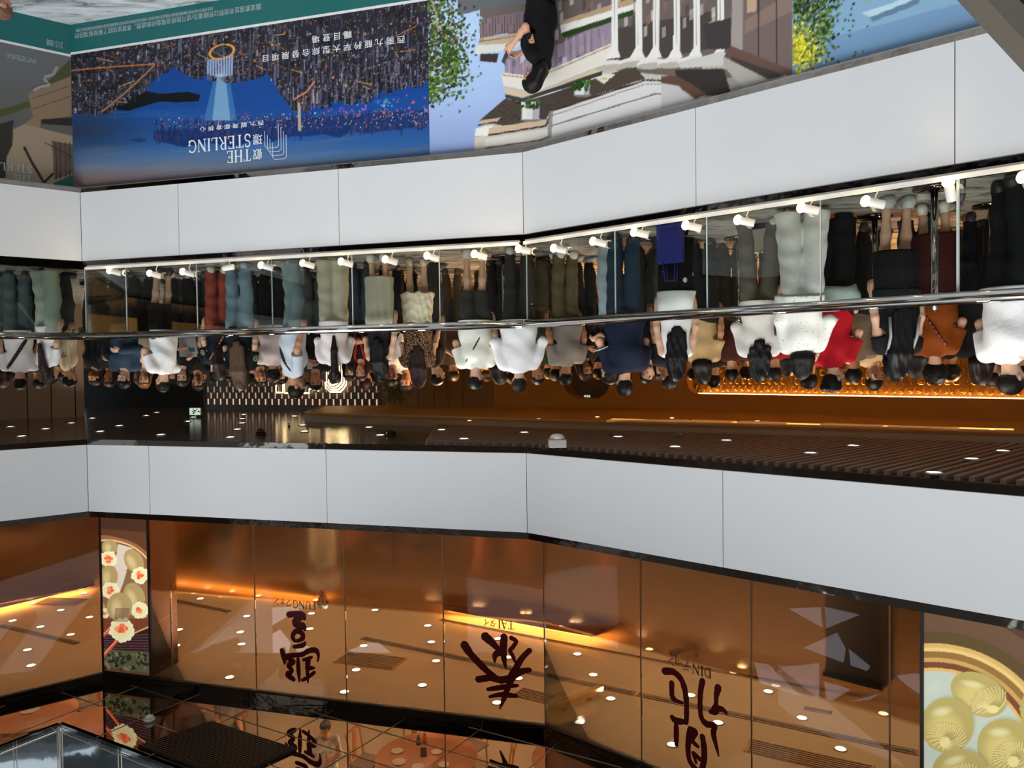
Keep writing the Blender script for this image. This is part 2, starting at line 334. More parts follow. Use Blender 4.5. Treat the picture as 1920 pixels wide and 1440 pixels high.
# mirrored ceiling outside the restaurant and the daylight void cut into it
V = np.array([5.91, 9.84]); v1 = np.array([-.868, -.497]); v2 = np.array([.53, -.85]); v1 /= np.linalg.norm(v1); v2 /= np.linalg.norm(v2)
mp_ = off(.37, (9, 5)); VE1 = V + v1 * 15; VE2 = V + v2 * 4.2
struct('ceiling_mirror', MB().prism([mp_[0], mp_[1], mp_[2], mp_[3], VE2, V, VE1], Z_MIR, Z_MIR + .05), mirror)
mir2 = mat('void_mirror', 'd4dade', .03, 1.0, bump=.12, bscale=1.2)
struct('wall_void', MB().prism([V, VE1, VE1 + nrm(v1) * -.05, V + nrm(v1) * -.05], Z_MIR + .0, 8.2), mir2)
struct('wall_void', MB().prism([V, VE2, VE2 + nrm(v2) * .05, V + nrm(v2) * .05], Z_MIR + .0, 8.2), mir2)
sm = MB()
def line3(mb, p, q, r=.006): mb.tube([p, q], r, 5)
for dz in (.09,):
    line3(sm, (*(V + v1 * .02 + v2 * .02), Z_MIR + dz), (*(V + v1 * 8 + v2 * .02), Z_MIR + dz)); line3(sm, (*(V + v1 * .02 + v2 * .02), Z_MIR + dz), (*(V + v1 * .02 + v2 * 5), Z_MIR + dz))
for t in (0.0, 1.25, 2.2, 3.2): line3(sm, (*(V + v1 * (t + .02) + v2 * .02), Z_MIR + .02), (*(V + v1 * (t + .02) + v2 * .02), 8.1))
struct('trim_9', sm, seam)
sm = MB()
for k in range(-3, 12):
    a = V + v1 * (k * 1.0 - .2); ts = clip_line([mp_[0], mp_[1], mp_[2], mp_[3], VE2, V, VE1], a, v2)
    if len(ts) >= 2: line3(sm, (*(a + v2 * ts[0]), Z_MIR - .003), (*(a + v2 * ts[1]), Z_MIR - .003), .004)
for k in range(1, 5):
    a = V - v2 * (k * .62 - .05); ts = clip_line([mp_[0], mp_[1], mp_[2], mp_[3], VE2, V, VE1], a, v1)
    if len(ts) >= 2: line3(sm, (*(a + v1 * ts[0]), Z_MIR - .003), (*(a + v1 * ts[1]), Z_MIR - .003), .004)
struct('trim_10', sm, seam)
# steel beams of the glass roof high over the atrium
bm_ = mat('roof_beam', '6e7276', .5)
for a, b in (((-8, -4), (12, 8)), ((-9, 6), (10, -6)), ((1, -9), (4, 12)), ((-9, 1), (12, 1))): struct('beam', MB().tube([(*a, 10.5), (*b, 11.5)], .28, 8), bm_)
# ---------------------------------------------------------------- the other sides of the atrium, seen only in mirrors
far = [P0[0], np.array([-9.5, 0.5]), np.array([-6.0, -5.5]), np.array([6.5, -6.0]), np.array([12.5, .5]), P0[3]]
fgrey = mat('far_fascia', '77736e', .5); lit = mat('lit_shopfront', 'c89a50', .5, emit='ffb85c', estr=.7)
for i in range(5):
    a, b = far[i + 1], far[i]
    e = (b - a) / np.linalg.norm(b - a)
    for z0, z1 in ((Z_BOT, 0), (Z2_BOT, Z_UP), (Z_MIR, Z_MIR + .4)): struct('wall_far_fascia', MB().strip(a, b, z0, z1, .3, 1), fgrey)
    for z0, z1, m in ((Z_LOW, Z_BOT, brown), (0, Z2_BOT, brown), (Z_UP, Z_MIR, brown)):
        struct('wall_far_shop', MB().strip(a + nrm(e) * 2.2, b + nrm(e) * 2.2, z0, z1, .2, 1), m)
        struct('floor_far', MB().strip(a, b, z0 - .06, z0, 2.4, 1), m_mid); struct('ceiling_far', MB().strip(a, b, z1, z1 + .05, 2.4, 1), brown)
    L = np.linalg.norm(b - a)
    for f in (.3, .7):
        c = a + (b - a) * f + nrm(e) * 2.15
        struct('window_far', MB().strip(c - e * L * .11, c + e * L * .11, .2, 2.1, .04, 1), lit)

# unseen dark walls added to block sky in storefront reflections, behind triangular roof panes
yG = -9.0; struct('wall_sky_blocker', MB().box((-6, yG - .15, 8.4), (40, .3, 4.0)), mat('sky_blocker_dark', '453e38', .7))
struct('wall_sky_blocker', MB().box((25, yG - .15, 12.4), (22, .3, 12)), mat('sky_blocker_dark', '453e38', .7)); struct('wall_sky_blocker', MB().box((36, 2, 15), (.3, 26, 22)), mat('sky_blocker_dark', '453e38', .7))
sky_m = emis('sky_through_pane', 'f2f4ff', 2.6)
def mirrored(x, y, p, e):
    d = ray(x, y); g = plane_hit(x, y, p, e); n = np.array([*nrm(e), 0]); r = d - 2 * (d @ n) * n; k = (yG - g[1]) / r[1]; return g + r * k
def pane(pts, p, e):
    v = [mirrored(x, y, p, e) for x, y in pts]; mb = MB(); n = len(v); mb.add([(q[0], yG + .03, q[2]) for q in v] + [(q[0], yG - .02, q[2]) for q in v], [tuple(range(n)), tuple(range(n, 2 * n))[::-1]] + [(i, (i + 1) % n, n + (i + 1) % n, n + i) for i in range(n)]); struct('window_roof_pane', mb, sky_m)
pS = off(.4); f5 = lambda L: [(1440 + x / 4, 1080 + y / 4) for x, y in L]; f4 = lambda L: [(1180 + x / 4, 1080 + y / 4) for x, y in L]; f2 = lambda L: [(440 + x / 4, 1080 + y / 4) for x, y in L]
for L in ([(155, 245), (395, 233), (410, 385)], [(430, 232), (690, 290), (440, 392)], [(-100, 650), (0, 660), (60, 720), (240, 900), (-60, 800)], [(95, 682), (385, 655), (385, 915), (365, 915)], [(425, 790), (620, 850), (480, 935), (445, 930)], [(612, 945), (830, 885), (770, 925)]): pane(f5(L), pS[1], eDC)
for L in ([(205, 352), (365, 343), (365, 480), (410, 525)], [(368, 343), (495, 385), (455, 515), (412, 525)], [(20, 375), (140, 370), (290, 500)], [(535, 400), (665, 445), (560, 510)]): pane(f4(L), pS[1], eDC)
for L in ([(20, 597), (340, 400), (420, 500), (400, 600)], [(450, 490), (640, 560), (610, 600), (470, 600)], [(850, 560), (1010, 500), (1080, 500), (1250, 640), (1000, 620)]): pane(f2(L), pS[1], eCB)
# ================================================================ lamps and fittings
def spot(name, loc, power, col, parent, size=2.2, r=.04, aim=None):
    l = bpy.data.lights.new(name, 'SPOT'); l.energy = power; l.color = lin(col); l.spot_size = size; l.spot_blend = .6; l.shadow_soft_size = r
    o = bpy.data.objects.new(name, l); COL.objects.link(o); o.parent = parent; o.location = loc
    if aim is not None: o.rotation_euler = Vector(aim).to_track_quat('-Z', 'Y').to_euler()
    return o
cool_lens = emis('cool_lens', 'fff6e6', 14); warm_lens = emis('warm_lens', 'ffe9c8', 9)
ringm = mat('downlight_ring', 'd8d4cc', .4)
_dl = {}
def downlight(x, y, z, r, lens, key, power, col, label, group):
    p = flat(x, y, z)
    t = empty('downlight', (p[0], p[1], z)); tag(t, label, 'ceiling light', group)
    if key not in _dl:
        a = MB().lathe([(r * 1.25, 0), (r * 1.25, -.012), (r, -.014), (r, -.002)], n=18).build('trim_ring', ringm, t, True)
        b = MB().lathe([(r * .96, -.004), (r * .96, -.010)], n=18).build('lens', lens, a)
        l = bpy.data.lights.new('downlight', 'SPOT'); l.energy = power; l.color = lin(col); l.spot_size = 2.3; l.spot_blend = .7; l.shadow_soft_size = r * .8
        _dl[key] = (a.data, b.data, l)
        lo = bpy.data.objects.new('lamp', l); COL.objects.link(lo); lo.parent = t; lo.location = (0, 0, -.03)
    else:
        a, b, l = _dl[key]
        up_ = t
        for nm, d, zz in (('lamp', l, -.03), ('trim_ring', a, 0), ('lens', b, 0)):
            o = bpy.data.objects.new(nm, d); COL.objects.link(o); o.parent = up_; o.location = (0, 0, zz)
            if nm == 'trim_ring': up_ = o
    return t
MID = [(20, 801), (86, 805), (41, 819), (134, 794), (173, 785), (188, 810), (224, 799), (274, 780), (294, 774), (302, 816), (362, 783), (352, 791), (457, 778), (454, 786), (454, 794), (445, 806), (432, 821), (552, 781), (567, 798), (571, 810), (692, 802), (713, 817)]
MIDS = [(828, 807), (870, 824), (983, 812), (1159, 820), (1266, 839), (1362, 827), (1520, 851), (1600, 837), (1751, 888), (1822, 862), (1880, 847)]
for x, y in MID: downlight(x, y, Z_CEIL, .055, cool_lens, 'mid', 40, 'fff2e0', 'round white downlight set into the glossy brown ceiling above the crowd', 'downlights in the glossy brown ceiling')
for x, y in MIDS: downlight(x, y, Z_CEIL - .045, .055, cool_lens, 'mid', 40, 'fff2e0', 'round white downlight shining between the dark ceiling slats', 'downlights among the dark slats')
RD = []
def crop(ox, oy, k, pts): RD.extend([(ox + a / k, oy + b / k) for a, b in pts])
crop(0, 1080, 4, [(80, 47), (630, 132), (245, 208), (455, 260), (672, 312), (95, 339), (303, 385), (530, 443), (205, 558), (233, 675), (1287, 275), (1342, 407), (1322, 526), (1288, 661), (1383, 53), (1560, 87), (1742, 118), (1502, 173), (1850, 305), (1802, 425), (1812, 515), (1722, 764)])
crop(440, 1080, 4, [(177, 152), (575, 285), (565, 400), (1053, 258), (967, 527), (911, 708), (823, 873), (1448, 376), (1475, 499), (1511, 641), (1408, 823), (610, 183)])
crop(820, 1080, 4, [(455, 474), (530, 613), (608, 771), (447, 954), (1050, 589), (1169, 745), (1065, 1103), (1300, 924), (1540, 436), (1590, 553), (1900, 898)])
crop(1180, 1080, 4, [(845, 684), (665, 527), (665, 1104), (1042, 870), (1294, 1069), (1584, 1301), (322, 1269), (1905, 1037)])
for x, y in RD: downlight(x, y, Z_RC, .062, warm_lens, 'rest', 560, 'fff0dc', 'small warm downlight in the tan restaurant ceiling behind the storefront glass', 'downlights in the restaurant ceiling')
# dropped brown rafts with warm cove light round their upper edge
raftm = mat('brown_ceiling_raft', '7d5a3c', .5)
cove = emis('cove_led', 'ffb45a', 6.0)
def raft(pts, z, lab, lamps=()):
    q = [flat(x, y, z)[:2] for x, y in pts]; t = empty('ceiling_raft', (*q[0], z)); tag(t, lab, 'ceiling panel')
    o = np.array([*q[0], z]); c = sum(q) / len(q)
    MB().prism([p - q[0] for p in q], 0, .07).build('panel', raftm, t)
    m = MB(); m.prism([(p - (p - c) / np.linalg.norm(p - c) * .10) - q[0] for p in q], .075, .10); m.build('cove_light', cove, t)
    for x, y in lamps:
        for dx in (-5, 5): downlight(x + dx, y, z - .001, .05, warm_lens, 'raft', 14, 'ffd9a6', 'one of the paired downlights under the dropped brown ceiling panel', 'paired downlights under the brown ceiling panel')
raft([(830, 1136), (1110, 1186), (1186, 1165), (1000, 1128), (830, 1106)], 5.80, 'dropped brown ceiling panel with a glowing amber edge, above the middle red character', [(722, 1107), (812, 1121), (898, 1135), (986, 1150), (1079, 1166)][1:])
raft([(300, 1075), (590, 1112), (640, 1098), (330, 1058)], 5.85, 'dropped brown ceiling panel with a glowing amber edge, beside the dumpling sign column')
raft([(-60, 1147), (178, 1092), (176, 1070), (-60, 1085)], 5.85, 'dropped brown ceiling panel with a glowing amber edge, at the corner of the storefront')
# slot diffusers and grilles on the restaurant ceiling
vm = mat('vent_dark', '5a4630', .6); vl = mat('vent_frame', 'b08a5c', .5)
def slot(x0, y0, x1, y1, w, lab, slats=0, m=None):
    a, b = flat(x0, y0, Z_RC), flat(x1, y1, Z_RC); e = (b - a)[:2]; L = np.linalg.norm(e); c = (a + b) / 2; e = e / L
    t = empty('ceiling_vent', (c[0], c[1], Z_RC), math.atan2(e[1], e[0])); tag(t, lab, 'air vent')
    MB().box((0, 0, -.006), (L, w, .012)).build('frame', vl if slats else (m or vm), t)
    if slats:
        mb = MB()
        for i in range(slats): mb.box((0, -w / 2 + w * (i + .5) / slats, -.016), (L * .94, w / slats * .5, .01))
        mb.build('grille', vm, t)
    else: MB().box((0, 0, -.016), (L * .98, w * .45, .008)).build('slot', mat('slot_dark', '30261c', .7), t)
slot(680, 1197, 1190, 1301, .13, 'long dark slot vent running above the middle red character'); slot(1195, 1302, 1722, 1413, .13, 'long dark slot vent running past the first red character')
slot(0, 1173, 145, 1207, .12, 'dark slot vent on the ceiling beyond the storefront corner'); slot(301, 1121, 430, 1147, .12, 'short dark slot vent beside the dumpling sign column')
slot(825, 1162, 1300, 1252, .08, 'pale linear vent groove in front of the glowing ceiling panel', m=vl); slot(1305, 1252, 1722, 1325, .08, 'pale linear vent groove leading to the bamboo steamer sign', m=vl)
slot(1400, 1398, 1640, 1452, .34, 'wide louvred air grille above the first red character', 7); slot(75, 1128, 155, 1130, .45, 'square louvred air grille near the storefront corner', 6); slot(970, 1298, 1030, 1312, .30, 'small louvred air grille just behind the middle red character', 6)
slot(640, 1232, 750, 1246, .5, 'flat square return air grille between the last two red characters', 8); slot(1508, 1328, 1560, 1338, .12, 'little dull plate with twin sockets in the restaurant ceiling', m=vl)
a = flat(1030, 1330, 5.96); b = flat(1128, 1290, 5.96); c = (a + b) / 2
t = tag(empty('screen_housing', tuple(c), math.atan2(*(b - a)[:2][::-1])), 'long roller housing hung under the restaurant ceiling beside the middle red character', 'screen housing')
MB().box((0, 0, .0), (np.linalg.norm((b - a)[:2]), .10, .09)).build('housing', vl, t, bevel=.02); 
for k in (-.25, .25): MB().box((k, 0, .068), (.06, .06, .05)).build('bracket', vm, t)
a = flat(1255, 1226, 5.85); b = flat(1318, 1203, 5.85); c = (a + b) / 2
t = tag(empty('screen_housing', tuple(c), math.atan2(*(b - a)[:2][::-1])), 'pale roller housing hung above the DIN lettering', 'screen housing'); MB().tube([(-.35, 0, 0), (.35, 0, 0)], .05, 12).build('housing', mat('pale_tube', 'a89888', .4), t, True)
for k in (-.25, .25): MB().box((k, 0, .12), (.02, .02, .2)).build('bracket', vm, t)
# louvred black panel in the mirrored ceiling
lp = [flat(x, y, Z_MIR - .01)[:2] for x, y in ((397, 1356), (262, 1401), (330, 1440), (400, 1462), (545, 1398))]
lp = [flat(397, 1356, Z_MIR)[:2], flat(258, 1401, Z_MIR)[:2], flat(258, 1401, Z_MIR)[:2] + v1 * 1.62, flat(397, 1356, Z_MIR)[:2] + v1 * 1.5]
t = tag(empty('louvre_panel', (*lp[0], Z_MIR)), 'black louvred panel let into the mirrored ceiling in front of the storefront', 'louvre panel')
MB().prism([p - lp[0] for p in lp], -.02, -.004).build('tray', mat('black_metal', '151311', .5), t); mb = MB()
for i in range(26):
    f = (i + .5) / 26; a = lp[0] + (lp[1] - lp[0]) * f - lp[0]; b = lp[3] + (lp[2] - lp[3]) * f - lp[0]; mb.box((*(a + b) / 2, -.028), (np.linalg.norm(b - a) * .99, .012, .02), (b - a))
mb.build('louvres', mat('louvre_metal', '4a423a', .35, .6), t)
# smoke detector / siren dome on the mirrored ceiling and on the slats
def dome(x, y, z, s, lab, name='smoke_detector', cat='smoke detector', col='e4e2dc'):
    p = flat(x, y, z); t = tag(empty(name, tuple(p)), lab, cat); w = mat('plastic_' + col, col, .4)
    MB().lathe([(s, 0), (s, -s * .45), (s * .95, -s * .5)], n=20).build('base', w, t, True); MB().lathe([(s * .8, -s * .48), (s * .78, -s * .8), (s * .55, -s * 1.0), (s * .2, -s * 1.06)], n=20).build('cover', w, t, True); return t
dome(280, 1352, Z_MIR, .07, 'white smoke detector on the mirrored ceiling beside the reflected dumpling sign')
p = flat(1045, 838, Z_CEIL - .05); t = tag(empty('access_point', tuple(p)), 'grey boxed device with a rounded white cap under the dark slats', 'wifi device')
MB().box((0, 0, -.045), (.2, .2, .09)).build('box', mat('grey_plastic', 'a8a39c', .5), t, bevel=.01); MB().lathe([(.085, -.09), (.085, -.11), (.06, -.14), (.02, -.15)], n=20).build('cap', mat('plastic_e4e2dc', 'e4e2dc', .4), t, True)
dome(1272, 818, Z_CEIL - .05, .05, 'small pale detector among the dark slats near the tan bulkhead', col='8a8178')
def cctv(x, y, lab):
    p = flat(x, y, Z_CEIL); t = tag(empty('dome_camera', tuple(p)), lab, 'security camera'); MB().lathe([(.075, 0), (.075, -.03)], n=18).build('base', mat('black_metal', '151311', .5), t, True); MB().lathe([(.068, -.03), (.062, -.06), (.04, -.085), (.01, -.092)], n=18).build('dome', mat('smoked_dome', '0a0a0a', .05), t, True)
cctv(489, 815, 'black dome camera under the brown ceiling in front of the lit screen wall'); cctv(733, 817, 'black dome camera at the edge of the slatted ceiling')
for x, y, lab in ((542, 800, 'tiny black sprinkler beside a downlight near the rounded bulkhead end'), (348, 793, 'tiny black sprinkler left hanging next to the green exit sign'), (342, 812, 'tiny black sprinkler hanging near the mirrored ceiling edge'), (1145, 824, 'tiny black sprinkler under the dark slats')):
    p = flat(x, y, Z_CEIL); lab = lab.replace(' left hanging', ' hanging'); t = tag(empty('sprinkler', tuple(p)), lab, 'sprinkler'); MB().lathe([(.02, 0), (.02, -.02), (.008, -.025), (.008, -.06)], n=10).build('pipe', mat('black_metal', '151311', .5), t, True); MB().lathe([(.022, -.06), (.022, -.066)], n=10).build('deflector', mat('black_metal', '151311', .5), t, True)
# ---------------------------------------------------------------- railing: steel handrail over glass
rg = glassmat('railing_glass', 'f5f8f6', .6); edge = mat('glass_edge', 'dfeae6', .25, emit='cfdcd8', estr=.0)
RJ = {1: [1149, 1321, 1534, 1793], 0: [232, 365, 506, 657, 821], 2: []}
def railing(name, i, xs, lab):
    p = off(.0); A, Bq = p[i], p[i + 1]; e = (Bq - A) / np.linalg.norm(Bq - A); r = off(.0)
    t = tag(empty(name, (*A, 0)), lab, 'railing'); L = np.linalg.norm(Bq - A); g_ = .022
    ts = sorted([0.0, L] + [float(np.dot(hit(x, 550)[0][:2] - A, e)) for x in xs] + ([] if i != 0 else [float(L - 4.45 - 1.05 * k) for k in range(5)]))
    hr = MB().tube([(*(e * g_), .965), (*(e * (L - g_)), .965)], .050, 20).build('handrail', chrome, t, True)
    for a, b in zip(ts, ts[1:]):
        pa, pb_ = e * (a + .005) + nrm(e) * .03, e * (b - .005) + nrm(e) * .03
        g = MB().strip(pa, pb_, .02, .955, .012).build('glass_panel', rg, t)
        MB().strip(pb_ - e * .010, pb_ - e * .001, .02, .95, .014).build('joint', edge, t)
    MB().strip(e * .03 + nrm(e) * .02, e * (L - .03) + nrm(e) * .02, .0, .03, .03).build('base_channel', dsteel, t)
railing('glass_railing', 0, RJ[1], 'glass railing under a steel handrail, on the wing before the gold lit screen')
railing('glass_railing', 1, RJ[0], 'long middle glass railing under a polished steel handrail, between the two balcony corners')
railing('glass_railing', 2, RJ[2], 'glass railing under a steel handrail, on the wing before the beige panelled wall')
# ---------------------------------------------------------------- white track with spotlights along the balcony foot
wt = mat('white_track', 'e8e2d8', .4); bulb_on = emis('bulb_on', 'ffe3b0', 16); bulb_dim = emis('bulb_dim', 'ffe6a8', 3.5)
p = off(-.075)
for i, lab in ((0, 'white lamp track running below the wing with the gold screen'), (1, 'white lamp track running below the middle balcony')):
    A, Bq = (p[0], p[1]) if i == 0 else (p[1], p[2] - eCB * .05)
    A = A + (Bq - A) * .004; Bq = Bq - (Bq - A) * .004
    tag(MB().strip(A, Bq, .015, .05, .034).build('lamp_track', wt), lab, 'lamp track')
    MB().strip(A + nrm(eDC if i == 0 else eCB) * .036, Bq + nrm(eDC if i == 0 else eCB) * .036, -.01, .012, .045).build('mounting_strip', wt, COL.objects['lamp_track' if i == 0 else 'lamp_track.001'])
TL = [(208, 508, 1, 'first lamp past the balcony corner'), (283, 513, 2, 'beside the pair of bare legs in black shorts'), (345, 510, 1, 'by the man in the white tee'), (421, 503, 0, 'under the person in red trousers, unlit'), (492, 498, 1, 'next to the light blue jeans'), (570, 494, 2, 'dimly lit, under the pale teal trousers'), (642, 491, 1, 'below the woman in beige trousers'), (725, 487, 1, 'below the long cream skirt'), (803, 480, 1, 'below the frilled white skirt'), (892, 477, 1, 'below the bare legs in grey shorts'), (975, 467, 1, 'at the middle corner, under the man in the white shirt'), (1041, 466, 1, 'just past the middle corner'), (1115, 453, 1, 'under the two-tone jeans'), (1192, 436, 1, 'under the dark blue jeans'), (1289, 423, 1, 'beside the blue bag'), (1387, 413, 1, 'under the taupe trousers'), (1506, 390, 1, 'under the white trousers'), (1627, 378, 1, 'beside the black wide trousers'), (1779, 346, 3, 'beside the upturned drink bottle'), (1922, 333, 1, 'last of the row past the dark trainers')]
cyl = {}
for x, y, st, lab in TL:
    q, i = hit(x, y, -.098); e = (eDC, eCB, eBA)[i]; n = nrm(e)
    words_ = 'white track spotlight ' + lab
    t = tag(empty('track_spotlight', tuple(q)), words_, 'spotlight', 'spotlights on the balcony track')
    d = Vector((*(e * .80 - n * .42), -.25)).normalized() if st != 3 else Vector((*(e * .1 - n * .3), -.9)).normalized()
    if st == 0: d = Vector((*(e * .9 - n * .1), .1)).normalized()
    back_ = -d
    br_ = MB().lathe([(.034, -.02), (.037, 0), (.037, .13), (.030, .135)], axis=back_, n=16).build('barrel', wt, t, True)
    if st: MB().lathe([(.014, .012), (.036, .006), (.046, -.012), (.044, -.032), (.026, -.05), (.01, -.054)], axis=back_, n=16).build('bulb', (None, bulb_on, bulb_dim, bulb_on)[st], br_, True)
    m_ = back_ * .09; top = Vector((*(n * .03), max(.04 - q[2], .03)))
    top = Vector((m_.x, m_.y, .035 - q[2]))
    yk_ = MB().tube([m_ + Vector((0, 0, -.03)), (m_ + top) / 2 + Vector((*(e * .03), 0)), top], .006, 6).build('yoke', wt, t, True)
    MB().box(top, (.05, .022, .035), e).build('adapter', wt, yk_)
    if st in (1, 3): spot('lamp', tuple(d * .06), 5, 'ffd9a0', t, 1.6, .03, d)
# black sprung cables of two lamps near the corner are left to the track; stanchions on the balcony
POSTS = []
def stanchion(x, y, lab, h=1.02):
    q = flat(x, y, 0); POSTS.append(q[:2]); t = tag(empty('stanchion_post', (q[0], q[1], 0)), lab, 'barrier post')
    MB().lathe([(.165, 0), (.165, .022), (.06, .03)], n=28).build('base', dsteel, t, True); MB().lathe([(.028, .025), (.028, h), (.012, h + .02)], n=16).build('pole', chrome, t, True); MB().lathe([(.036, h - .1), (.036, h - .04)], n=16).build('collar', chrome, t, True)
for x, y, lab in ((944, 479, 'chrome barrier post between the grey shorts and the man in the white shirt'), (1385, 445, 'chrome barrier post in front of the taupe trousers'), (1640, 405, 'chrome barrier post between the black trousers and the black skirt'), (1752, 350, 'thick chrome barrier post beside the upturned bottle'), (1860, 383, 'chrome barrier post next to the large black trainers'), (865, 536, 'slim barrier post far behind the frilled skirt'), (1352, 490, 'barrier post farther back behind the second stretch of glass'), (226, 520, 'chrome barrier post near the man in the denim jacket')): stanchion(x, y, lab)
# water bottle standing on the balcony edge
q, _ = hit(1802, 337, .09); t = tag(empty('water_bottle', (q[0], q[1], 0.0)), 'clear plastic drink bottle with a purple cap standing behind the glass', 'bottle')
MB().lathe([(.03, 0), (.033, .02), (.033, .06), (.030, .07), (.033, .08), (.033, .15), (.022, .19), (.012, .205), (.012, .215)], n=18).build('body', glassmat('bottle_plastic', 'd8dcdc', 1.0), t, True); MB().lathe([(.016, .213), (.016, .24)], n=16).build('cap', mat('purple_cap', '4a3a8c', .4), t, True); MB().lathe([(.0335, .09), (.0335, .14)], n=18).build('label', mat('grey_label', '8a8c90', .4), t, True)
# exit signs
def exit_sign(p, e, w, h, lab, hang=0):
    t = tag(empty('exit_sign', tuple(p), math.atan2(e[1], e[0])), lab, 'exit sign'); MB().box((0, .02, 0), (w, .05, h)).build('box', mat('sign_housing', 'b9bdb0', .5), t); MB().box((0, -.008, 0), (w * .93, .006, h * .9)).build('face', emis('exit_face', 'cfe8cf', .9), t)
    g = mat('exit_green', '1d5a38', .5); mb = MB(); mb.lathe([(.0, -.002), (h * .10, -.002), (h * .10, .0)], c=(w * .12, -.0115, h * .26), axis=(0, 1, 0), n=12)
    for a, b in (((.12, .16), (.02, -.10)), ((.02, -.10), (.16, -.22)), ((.16, -.22), (.14, -.38)), ((.02, -.10), (-.14, -.2)), ((-.14, -.2), (-.24, -.36)), ((.10, .10), (.26, -.02)), ((.10, .10), (-.08, .06)), ((-.42, .0), (-.22, .0)), ((-.42, .0), (-.34, .1)), ((-.42, .0), (-.34, -.1))): mb.tube([(a[0] * w, -.012, a[1] * h), (b[0] * w, -.012, b[1] * h)], h * .055, 6)
    mb.build('running_figure', g, t)
    if hang: MB().tube([(0, .02, h / 2), (0, .02, h / 2 + hang)], .01, 6).build('hanger', chrome, t)
q = flat(370, 783, Z_CEIL); exit_sign((q[0], q[1] - .1, Z_CEIL - .13), (1, .1), .24, .15, 'lit exit sign hanging at the end of the brown ceiling', .06)
q = plane_hit(1101, 748, o2 + nrm(e2) * .66, e2); exit_sign(q, e2, .13, .16, 'small lit exit sign inside the arched grey doorway')
